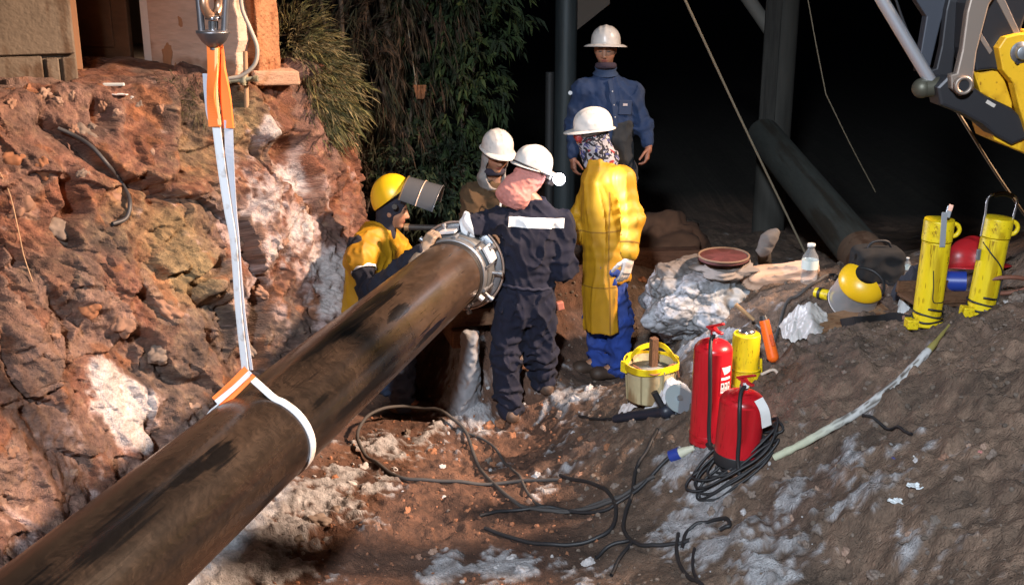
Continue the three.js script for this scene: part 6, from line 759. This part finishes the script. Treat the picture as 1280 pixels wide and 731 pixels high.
{ const p = onGround(1094, 350, 0), g = nets((x, y, z) => { const X = Math.abs(x) - 0.11, Y = Math.abs(y - 0.10 + 0.1 * x * x) - 0.075, Z = Math.abs(z) - 0.07; return Math.hypot(Math.max(X, 0), Math.max(Y, 0), Math.max(Z, 0)) + Math.min(Math.max(X, Y, Z), 0) - 0.045 - 0.015 * (ridge(x * 7, y * 9, z * 7) - 0.4); }, [-0.2, -0.05, -0.16], [0.2, 0.27, 0.16], 0.009), t = thing('tool_bag', 'black soft tool bag at the mouth of the old pipe', 'bag', p); part('bag_body', paint(g, dirt([0.009, 0.009, 0.010], [0.02, 0.018, 0.017], 0.6)).translate(p.x, p.y, p.z), clothMat, t); part('bag_handle', tube([O(p, -0.08, 0.2, 0.02), O(p, -0.05, 0.26, 0.03), O(p, 0.05, 0.265, 0.03), O(p, 0.09, 0.2, 0.02)], 0.009, 30), rubber, t); }
cloth('white_glove', 1130, 386, 0.10, 0.10, 0.08, 'grey-white glove tucked beside the first quiver', [0.5, 0.5, 0.5], 13);
for (const [x, y, w, s, l] of [[1122, 629, 0.10, 21, 'torn piece of white plastic film lying on the bank slope'], [1146, 610, 0.11, 22, 'twisted strip of pale plastic film on the bank slope']]) { const p = onGround(x, y, 0.012), g = nets((a, b, c) => Math.max(Math.abs(b - 0.35 * n3(a * 2 + s, 1, c * 2) - 0.2 * n3(a * 5, s, c * 5)) - 0.05, Math.hypot(a, c * 1.5) - 0.75 - 0.35 * n3(a * 2, s, c * 2)), [-1.2, -0.7, -1.2], [1.2, 0.7, 1.2], 0.05); g.scale(w / 2, w / 3.2, w / 2); g.computeVertexNormals(); solo('plastic_scrap', g.translate(p.x, p.y, p.z), std(0.70, 0.74, 0.76, 0.5), l, 'scrap', p); }
for (const [x, y, l, c] of [[1145, 572, 'tiny white chip of litter on the grey slope', [0.8, 0.8, 0.78]], [1226, 566, 'tiny pinkish chip of litter on the grey slope', [0.5, 0.2, 0.18]], [1118, 574, 'tiny blue chip of litter on the grey slope', [0.06, 0.06, 0.2]]]) { const p = onGround(x, y, 0.006); solo('litter_chip', xf(stoneGeo(x, 0.4, 0.5), p, null, 0.012), std(...c, 0.6), l, 'litter', p); }
// ---- angle grinder with disc guard, its lead running away
{ const a = onGround(770, 530, 0.035), b = onGround(832, 524, 0.05), n = V(0.3, 0.55, 0.78).normalize(), e = onGround(848, 516, 0.09), t = thing('angle_grinder', 'black angle grinder with a pale disc lying before the extinguisher', 'grinder', a); part('grinder_body', (() => { const f = bodyParts([cap(a, b, 0.026, 0.036), cap(b, b.clone().add(V(0.06, 0.015, 0)), 0.034, 0.03)], 0.03), [lo, hi] = bounds([a, b], 0.1); return nets(f, lo, hi, 0.008); })(), std(0.018, 0.022, 0.035, 0.45), t); part('side_handle', rod(b.clone().add(V(-0.005, 0.0, 0)), at(818, 490, -b.z), 0.017, 0.02), blackPlastic, t); part('disc', xf(new THREE.CylinderGeometry(0.085, 0.085, 0.004, 40), e, yTo(n)), std(0.35, 0.42, 0.44, 0.5, 0.3), t); part('guard', xf(new THREE.CylinderGeometry(0.09, 0.09, 0.035, 40, 1, false, 0, Math.PI), e.clone().addScaledVector(n, -0.012), yTo(n)), std(0.30, 0.33, 0.38, 0.4, 0.6), t); part('gear_head', xf(new THREE.SphereGeometry(0.035, 18, 12), b.clone().lerp(e, 0.55), null, V(1.2, 0.8, 1)), std(0.35, 0.37, 0.40, 0.35, 0.7), t); part('arbor', rod(e, e.clone().addScaledVector(n, 0.02), 0.016), steelGrey, t); }
{ const a = onGround(838, 577, 0.03), b = onGround(862, 568, 0.03), t = thing('blue_connector', 'blue cable plug with a pale grip lying below the extinguisher', 'connector', a); part('plug', rod(a, a.clone().lerp(b, 0.5), 0.034, 0.034, 20), std(0.02, 0.045, 0.26, 0.4), t); part('plug_grip', rod(a.clone().lerp(b, 0.5), b.clone().lerp(a, -0.25), 0.028, 0.014, 16), std(0.55, 0.55, 0.42, 0.6), t); }
// ---- the pale crusted boulder and what lies on it
{ const p = onGround(874, 412, 0), g = stoneGeo(3.7, 0.85, 0.35, 48), P = g.attributes.position, crust = (x, y, z) => { const w = worley(x * 3.6 + 0.2 * n3(x * 5, y * 5, z * 5), y * 3.6 + 0.2 * n3(x * 5 + 4, y * 5, z * 5), z * 3.6), v = W.f2 - W.f1, k = worley(x * 9, y * 9, z * 9); return [sstep(0.0, 0.10, v), sstep(0.0, 0.12, k.f2 - k.f1)]; };
  for (let i = 0; i < P.count; i++) { const x = P.getX(i), y = P.getY(i), z = P.getZ(i), [a, b] = crust(x, y, z), m = sstep(0.25, -0.25, x + 0.3 * fbm(x * 2, y * 2, z * 2, 2)), k = 1 + m * (0.028 * a + 0.014 * b - 0.03) + 0.05 * fbm(x * 3, y * 3, z * 3, 2) + 0.004 * ridge(x * 9, y * 9, z * 9); P.setXYZ(i, x * k, Math.min(y * k, 0.74 + 0.06 * n3(x * 3, 1, z * 3)), z * k); } g.computeVertexNormals();
  paint(g, (x, y, z) => { const m = sstep(0.25, -0.25, x + 0.3 * fbm(x * 2, y * 2, z * 2, 2)), [a, b] = crust(x, y, z), top = sstep(0.45, 0.7, y + 0.25 * fbm(x * 4, y * 4, z * 4, 3)), run = fbm(x * 5, y * 0.8, z * 5, 3); let c = mix3([0.27, 0.30, 0.33], [0.12, 0.11, 0.10], sstep(-0.05, 0.22, run)); c = mix3(c, mix3([0.07, 0.065, 0.06], [0.30, 0.31, 0.33], a * (0.45 + 0.55 * b)), m * 0.9); c = mix3(c, [0.11, 0.09, 0.08], top * 0.85); return c.map(v => v * (1 + 0.45 * fbm(x * 12, y * 12, z * 12, 3))); });
  solo('ash_crusted_boulder', xf(g, O(p, 0.03, 0.16, -0.14), eul(0.05, 0.2, 0.03), V(0.44, 0.40, 0.36)), new THREE.MeshStandardMaterial({ vertexColors: true, roughness: 0.9 }), 'large pale boulder crusted with cracked ash behind the bucket', 'boulder', p); }
{ const p = at(905, 319, 7.12), t = thing('barrel_lid_plate', 'round red-brown lid lying flat on top of the pale boulder', 'barrel lid', p); part('lid_disc', xf(lathe([[0, 0], [0.155, 0], [0.168, -0.012], [0.172, -0.03], [0, -0.032]], V(0, 0, 0), null, 48), p, eul(0.05, 0, 0.02)), std(0.10, 0.022, 0.022, 0.7, 0, { map: plasterMap, bumpMap: plasterBump, bumpScale: 0.004 }), t); part('lid_rim', xf(new THREE.TorusGeometry(0.166, 0.008, 8, 60), p, eul(Math.PI / 2 + 0.05, 0.02, 0)), std(0.15, 0.09, 0.055, 0.8), t); const q = O(p, 0, -0.04, 0); solo('flat_stone', xf(stoneGeo(14, 0.35, 0.3), O(q, 0.02, -0.06, -0.05), null, V(0.22, 0.2, 0.2)), std(0.2, 0.17, 0.15, 0.9), 'flat grey stone under the round red lid', 'stone', q); }
// ---- driftwood snag and split log at the crest
{ const p = onGround(966, 332), t = thing('driftwood_snag', 'grey driftwood branch sticking up behind the split log', 'driftwood', p), m = std(0.20, 0.17, 0.15, 0.9, 0, { map: barkMap }); part('branch', (() => { const q = [at(944, 325, 7.25), at(955, 312, 7.25), at(962, 298, 7.25), at(972, 290, 7.25)], f = bodyParts([cap(O(p, -0.05, -0.05, 0), q[1], 0.045, 0.035), cap(q[1], q[2], 0.035, 0.04), cap(q[2], q[3], 0.045, 0.02), cap(O(p, -0.1, -0.02, 0), O(p, 0.4, 0.0, 0.15), 0.05, 0.035)], 0.04), [lo, hi] = bounds([...q, p, O(p, 0.4, 0, 0.15)], 0.12); return nets((x, y, z) => f(x, y, z) - 0.012 * ridge(x * 12, y * 18, z * 12), lo, hi, 0.012); })(), m, t); }
{ const a = onGround(944, 358, 0.05), b = onGround(1010, 350, 0.06), f = cap(a, b, 0.085, 0.07), [lo, hi] = bounds([a, b], 0.16), g = nets((x, y, z) => f(x, y, z) - 0.03 * (ridge(x * 2 + 3, y * 14, z * 14) - 0.5) - 0.01 * n3(x * 8, y * 30, z * 30), lo, hi, 0.010); solo('split_log', paint(g, (x, y, z) => { const k = 1 + 0.5 * fbm(x * 3, y * 22, z * 22, 3); return [0.52 * k, 0.34 * k, 0.24 * k]; }), new THREE.MeshStandardMaterial({ vertexColors: true, roughness: 0.75 }), 'bare split log at the crest lit warm beside the water bottle', 'log', a); }
function bottle(px, py, hpx, label) { const b = onGround(px, py, 0.0), H = hpx / ppm(b), R = H * 0.2, t = thing('water_bottle', label, 'bottle', b, 'water bottles'); part('bottle_body', lathe([[0, 0.002], [R * 0.85, 0], [R, 0.01], [R, H * 0.25], [R * 0.94, H * 0.3], [R, H * 0.36], [R, H * 0.62], [R * 0.9, H * 0.7], [R * 0.42, H * 0.86], [R * 0.4, H * 0.9]], b, null, 30), clearPlastic, t); part('cap', lathe([[0, H], [R * 0.46, H], [R * 0.48, H * 0.985], [R * 0.48, H * 0.92], [0, H * 0.92]], b), std(0.7, 0.72, 0.72, 0.5), t); part('label', lathe([[R + 0.001, H * 0.38], [R + 0.001, H * 0.6]], b), std(0.55, 0.60, 0.56, 0.5), t); }
bottle(1011, 354, 51, 'clear water bottle with a white cap standing by the guy rope'); bottle(1133, 345, 24, 'small clear bottle half hidden behind the quivers');
// ---- second face shield with yellow crown, hose coupling, boards and other gear
{ const b = onGround(1072, 386, 0), M = headFrame(O(b, 0, 0.12, 0), V(-0.75, -0.35, 0.45), V(0.45, 0.85, 0.3)), t = thing('face_shield', 'face shield with a yellow crown and hazy visor lying on the bank', 'face shield', b); const g = new THREE.CylinderGeometry(0.135, 0.15, 0.2, 40, 6, true, -Math.PI * 0.5, Math.PI); part('visor', g.translate(0, -0.02, 0).applyMatrix4(M), visorDirty, t); const c = new THREE.SphereGeometry(0.145, 36, 12, 0, Math.PI, Math.PI * 0.16, Math.PI * 0.34); c.scale(1, 0.75, 1); c.translate(0, 0.075, 0); part('crown', c.applyMatrix4(M), std(0.84, 0.50, 0.012, 0.35, 0, { side: THREE.DoubleSide }), t); const r = []; for (let i = 0; i <= 24; i++) { const a = lerp(-0.5, 0.5, i / 24) * Math.PI; r.push(V(Math.sin(a) * 0.15, -0.12, Math.cos(a) * 0.15).applyMatrix4(M)); } part('visor_rim', tube(r, 0.004, 50, 6), std(0.5, 0.45, 0.42, 0.4), t); part('headband', xf(new THREE.TorusGeometry(0.115, 0.009, 8, 40), V(0, 0.03, -0.04), eul(Math.PI / 2, 0, 0)).applyMatrix4(M), blackPlastic, t); }
{ const a = onGround(1020, 372, 0.035), b = onGround(1044, 378, 0.035), t = thing('hose_coupling', 'yellow and black hose coupling lying on the white bag', 'coupling', a); part('coupling_body', rod(a, b, 0.032, 0.036, 18), yPaint, t); for (const k of [0.2, 0.75]) part('black_ring', rod(a.clone().lerp(b, k), a.clone().lerp(b, k + 0.14), 0.038, 0.038, 18), blackPlastic, t); part('end_cap', rod(b, b.clone().lerp(a, -0.3), 0.03, 0.022, 16), blackPlastic, t); }
{ const p = onGround(1062, 402, 0.02); solo('plank', box(0.5, 0.03, 0.16, p, eul(0.2, 0.25, 0.1), 0.006), std(0.30, 0.17, 0.09, 0.85, 0, { map: plasterMap, bumpMap: plasterBump, bumpScale: 0.006 }), 'short brown plank under the face shield on the bank', 'plank', p); }
{ const p = [[1052, 408], [1075, 404], [1100, 402], [1120, 400], [1140, 404]].map(([x, y]) => onGround(x, y, 0.02)); solo('black_strap', ribbon(p, [V(0, 1, 0.4)], 0.05, 0.006), blackPlastic, 'flat black strap draped below the brown plank', 'strap', p[2]); }
{ const p = onGround(1196, 366, 0.06), a = O(p, 0.05, 0.01, 0), b = O(p, -0.1, 0.0, -0.05), t = thing('blue_cylinder', 'small blue gas cartridge lying between the quivers', 'cartridge', p); part('cartridge', rod(a, b, 0.06, 0.06, 24), std(0.02, 0.05, 0.30, 0.4), t); part('cartridge_end', rod(b, b.clone().lerp(a, -0.25), 0.055, 0.035, 24), std(0.45, 0.5, 0.6, 0.4), t); }
{ const b = onGround(1233, 366, 0), M = headFrame(O(b, 0.02, 0.06, -0.22), V(0.3, 0.1, 0.9), V(0, 1, 0)).multiply(new THREE.Matrix4().makeScale(1.25, 1.2, 1.2)), t = thing('red_helmet', 'red hard hat lying behind the second yellow quiver', 'helmet', b); helmetParts(t, M, std(0.40, 0.015, 0.02, 0.35, 0, { vertexColors: true })); }
{ const p = onGround(1170, 380, 0.03), t = thing('welding_lead_box', 'worn brown wooden tray between the two quivers', 'tray', p); part('tray_floor', box(0.4, 0.02, 0.2, p, eul(0.1, 0.3, -0.1)), oldWood, t); part('tray_side', box(0.4, 0.07, 0.02, O(p, 0.03, 0.04, 0.1), eul(0.1, 0.3, -0.1)), oldWood, t); part('tray_side', box(0.4, 0.07, 0.02, O(p, -0.03, 0.05, -0.1), eul(0.1, 0.3, -0.1)), oldWood, t); }
{ const c = onGround(1255, 372, 0.02), r = []; for (let i = 0; i < 20; i++) { const a = i / 20 * 6.28; r.push(O(c, 0.14 * Math.cos(a), 0.05 + 0.06 * Math.sin(a) , 0.05 * Math.sin(a))); } solo('brown_hoop', tube(r, 0.012, 60, 8, true), std(0.2, 0.08, 0.05, 0.6), 'reddish brown hoop lying beside the second quiver', 'hoop', c); }
// ---- the long pale stick on the slope
{ const P = [[968, 577], [1000, 565], [1035, 546], [1068, 524], [1100, 498], [1128, 474], [1148, 456], [1166, 440], [1186, 416]].map(([x, y], i) => onGround(x, y, 0.022 + 0.02 * Math.sin(i))), c = new THREE.CatmullRomCurve3(P), N = 120, S = 14, pos = [], idx = [], col = [];
  for (let i = 0; i <= N; i++) { const t = i / N, p = c.getPoint(t), tan = c.getTangent(t), a = V(0, 1, 0).addScaledVector(tan, -tan.y).normalize(), b = tan.clone().cross(a), R = lerp(0.017, 0.022, Math.sin(t * 3.1)) * (t > 0.82 ? lerp(1, 0.35, (t - 0.82) / 0.18) : 1) + 0.004 * n3(t * 24, 1, 1); for (let j = 0; j <= S; j++) { const an = j / S * 6.2832, r = R * (1 + 0.25 * fbm(Math.cos(an) * 2, Math.sin(an) * 2, t * 30, 2)); const q = p.clone().addScaledVector(a, r * Math.cos(an)).addScaledVector(b, r * Math.sin(an)); pos.push(q.x, q.y, q.z); const bark = sstep(0.05, 0.2, fbm(Math.cos(an) * 2, Math.sin(an) * 2, t * 16, 3)); col.push(...(t > 0.84 ? [0.26, 0.22, 0.06] : mix3(mix3([0.48, 0.50, 0.36], [0.46, 0.46, 0.45], sstep(0.1, 0.4, t)), [0.10, 0.085, 0.07], bark * sstep(0.1, 0.4, t)))); if (i && j) { const o = i * (S + 1) + j; idx.push(o - S - 2, o - S - 1, o - 1, o - S - 1, o, o - 1); } } }
  const g = new THREE.BufferGeometry(); g.setAttribute('position', new THREE.Float32BufferAttribute(pos, 3)); g.setAttribute('color', new THREE.Float32BufferAttribute(col, 3)); g.setIndex(idx); g.computeVertexNormals(); solo('long_stick', g, new THREE.MeshStandardMaterial({ vertexColors: true, roughness: 0.8 }), 'long pale peeled branch lying up the slope to the quivers', 'stick', P[0]); }
// ---- cables over the pit floor and slope
const cable = (list, r, label, mat = rubber, up = 0.0, n = 160) => { const p0 = list.map(([x, y, u]) => { const q = onGround(x, y, 0); q.lift = u ?? 0; return q; }), cv = new THREE.CatmullRomCurve3(p0, false, 'centripetal'), p = cv.getPoints(list.length * 9); p.forEach((q, i) => { const f = i / (p.length - 1) * (p0.length - 1), k = Math.min(Math.floor(f), p0.length - 2); let h = hG(q.x, -q.z); for (const [dx, dz] of [[0.012, 0], [-0.012, 0], [0, 0.012], [0, -0.012]]) h = Math.max(h, hG(q.x + dx, -(q.z + dz))); q.y = h + r * 0.75 + up + lerp(p0[k].lift, p0[k + 1].lift, f - k); }); for (let it = 0; it < 4; it++) { const y = p.map(q => q.y); p.forEach((q, i) => { q.y = Math.max(0.25 * (y[Math.max(0, i - 1)] + y[Math.min(p.length - 1, i + 1)]) + 0.5 * y[i], y[i] - 0.004); }); } return solo('welding_cable', tube(p, r, Math.max(n, p.length * 2), 8), mat, label, 'cable', p[0].clone(), 'cables on the pit floor'); };
cable([[700, 602], [640, 606], [560, 606], [500, 598], [462, 578], [447, 556, 0.05], [462, 538, 0.10], [505, 527, 0.10], [548, 527, 0.06], [578, 540, 0.02], [592, 570], [612, 602], [640, 628], [672, 640], [720, 642], [762, 630], [800, 612], [818, 600]], 0.0115, 'brown-black cable looping from the stake below the pipe across the floor', rubberDusty);
cable([[572, 536], [610, 556], [640, 590], [664, 622], [688, 640], [740, 634], [790, 618]], 0.009, 'thin dark cable running from the worker boots to the tangle', rubberDusty);
cable([[606, 664], [640, 676], [690, 683], [735, 682], [762, 668], [770, 645], [760, 620], [738, 606], [700, 600]], 0.0115, 'black cable in a wide flat loop on the pit floor');
cable([[822, 540], [812, 560], [796, 590], [790, 620], [782, 645], [780, 668], [800, 684], [845, 684], [862, 682]], 0.011, 'black lead of the grinder dropping down the slope');
cable([[852, 690], [860, 668], [880, 657], [905, 655], [912, 660], [900, 668]], 0.010, 'short black cable end curled on the lower slope');
cable([[848, 672], [846, 700], [860, 724], [880, 740]], 0.010, 'black cable running down the slope past the ash');
cable([[868, 690], [866, 710], [872, 735]], 0.008, 'thin black cable tail beside the lower ash patch');
cable([[600, 650], [640, 640], [690, 636], [760, 640], [790, 620], [830, 585], [862, 565], [890, 560]], 0.0105, 'black cable stretched from the floor up to the extinguishers');
cable([[745, 700], [760, 688], [790, 680], [772, 705], [764, 725]], 0.010, 'dark cable end hidden among wet soil and ash');
cable([[724, 524], [748, 526], [770, 530]], 0.009, 'short black lead leaving the back of the grinder');
cable([[1078, 528], [1105, 540], [1130, 545], [1140, 552]], 0.007, 'thin black wire lying on the slope under the long stick');
cable([[960, 455], [972, 420], [985, 385, 0.03], [1005, 375, 0.04], [1030, 352, 0.03], [1050, 345]], 0.010, 'dusty hose climbing the bank behind the orange torch', rubberDusty);
cable([[1045, 352], [1065, 340, 0.04], [1088, 345, 0.03], [1105, 352], [1128, 360]], 0.011, 'black lead lying over the crest behind the face shield');
{ const c = onGround(912, 562, 0.01), r = []; for (let k = 0; k < 9; k++) { const R = rr(0.09, 0.17), ox = rr(-0.07, 0.09), oz = rr(0.0, 0.1), e = rr(0.45, 0.7), ph = rr(0, 1); for (let i = 0; i < 14; i++) { const a = (i / 14 + ph * 0.1) * 6.2832, x = c.x + ox + R * 1.3 * Math.cos(a), z = c.z + 0.07 + oz + R * e * Math.sin(a); r.push(V(x, hG(x, -z) + 0.008 + 0.006 * k + 0.014 * Math.abs(Math.sin(a * 1.5 + k)), z)); } } solo('cable_coil', tube(r, 0.0068, 700, 7), rubber, 'loose tangled coil of thin black cable at the feet of the extinguishers', 'cable', c.clone()); }
cable([[880, 556], [905, 575], [945, 572], [960, 560], [940, 545]], 0.0105, 'black cable draped around the base of the extinguishers');
// ---------------------------------------------------------------- the floodlight towers, both outside the picture
function tower(L, label, span) {
  const dir = L.to.clone().sub(L.at).normalize(), foot = onLand(L.at.x - dir.x * 0.25, L.at.z - dir.z * 0.25), t = thing('floodlight_tower', label, 'floodlight', foot), head = L.at.clone().addScaledVector(dir, -0.16), steel = std(0.16, 0.16, 0.17, 0.5, 0.8);
  part('mast', [rod(foot.clone().add(V(0, -0.1, 0)), head.clone().addScaledVector(dir, -0.12).setY(head.y), 0.05, 0.035)], steel, t);
  for (let k = 0; k < 3; k++) { const a = k * 2.094 + 0.4, e = onLand(foot.x + Math.cos(a) * 0.8, foot.z + Math.sin(a) * 0.8); part('leg', rod(foot.clone().add(V(0, 1, 0)), e, 0.025), steel, t); }
  const q = new THREE.Quaternion().setFromRotationMatrix(new THREE.Matrix4().lookAt(V(0, 0, 0), dir.clone().negate(), V(0, 1, 0)));
  part('lamp_housing', box(span * 1.12, span * 0.8, 0.16, head, q, 0.03), std(0.05, 0.05, 0.05, 0.5, 0.3), t);
  const face = part('lamp_glass', box(span, span * 0.68, 0.02, head.clone().addScaledVector(dir, 0.085), q), new THREE.MeshStandardMaterial({ color: 0x222222, emissive: L.color, emissiveIntensity: 6 }), t);
  const s = new THREE.SpotLight(L.color, L.power, 0, THREE.MathUtils.degToRad(L.cone), L.blend, 2); s.position.copy(L.at); s.target.position.copy(L.to); s.castShadow = true; s.shadow.radius = span / 0.06; s.shadow.mapSize.set(2048, 2048); s.shadow.camera.near = 0.1; s.shadow.camera.far = 60; scene.add(s, s.target);
}
tower(WARM, 'warm floodlight on a tall mast behind the spoil bank', 1.2);
tower(COOL, 'cool white floodlight on a tripod mast behind the photographer', 1.0);
scene.traverse(o => { if (o.isMesh) { o.castShadow = true; o.receiveShadow = true; } });
renderer.render(scene, camera);
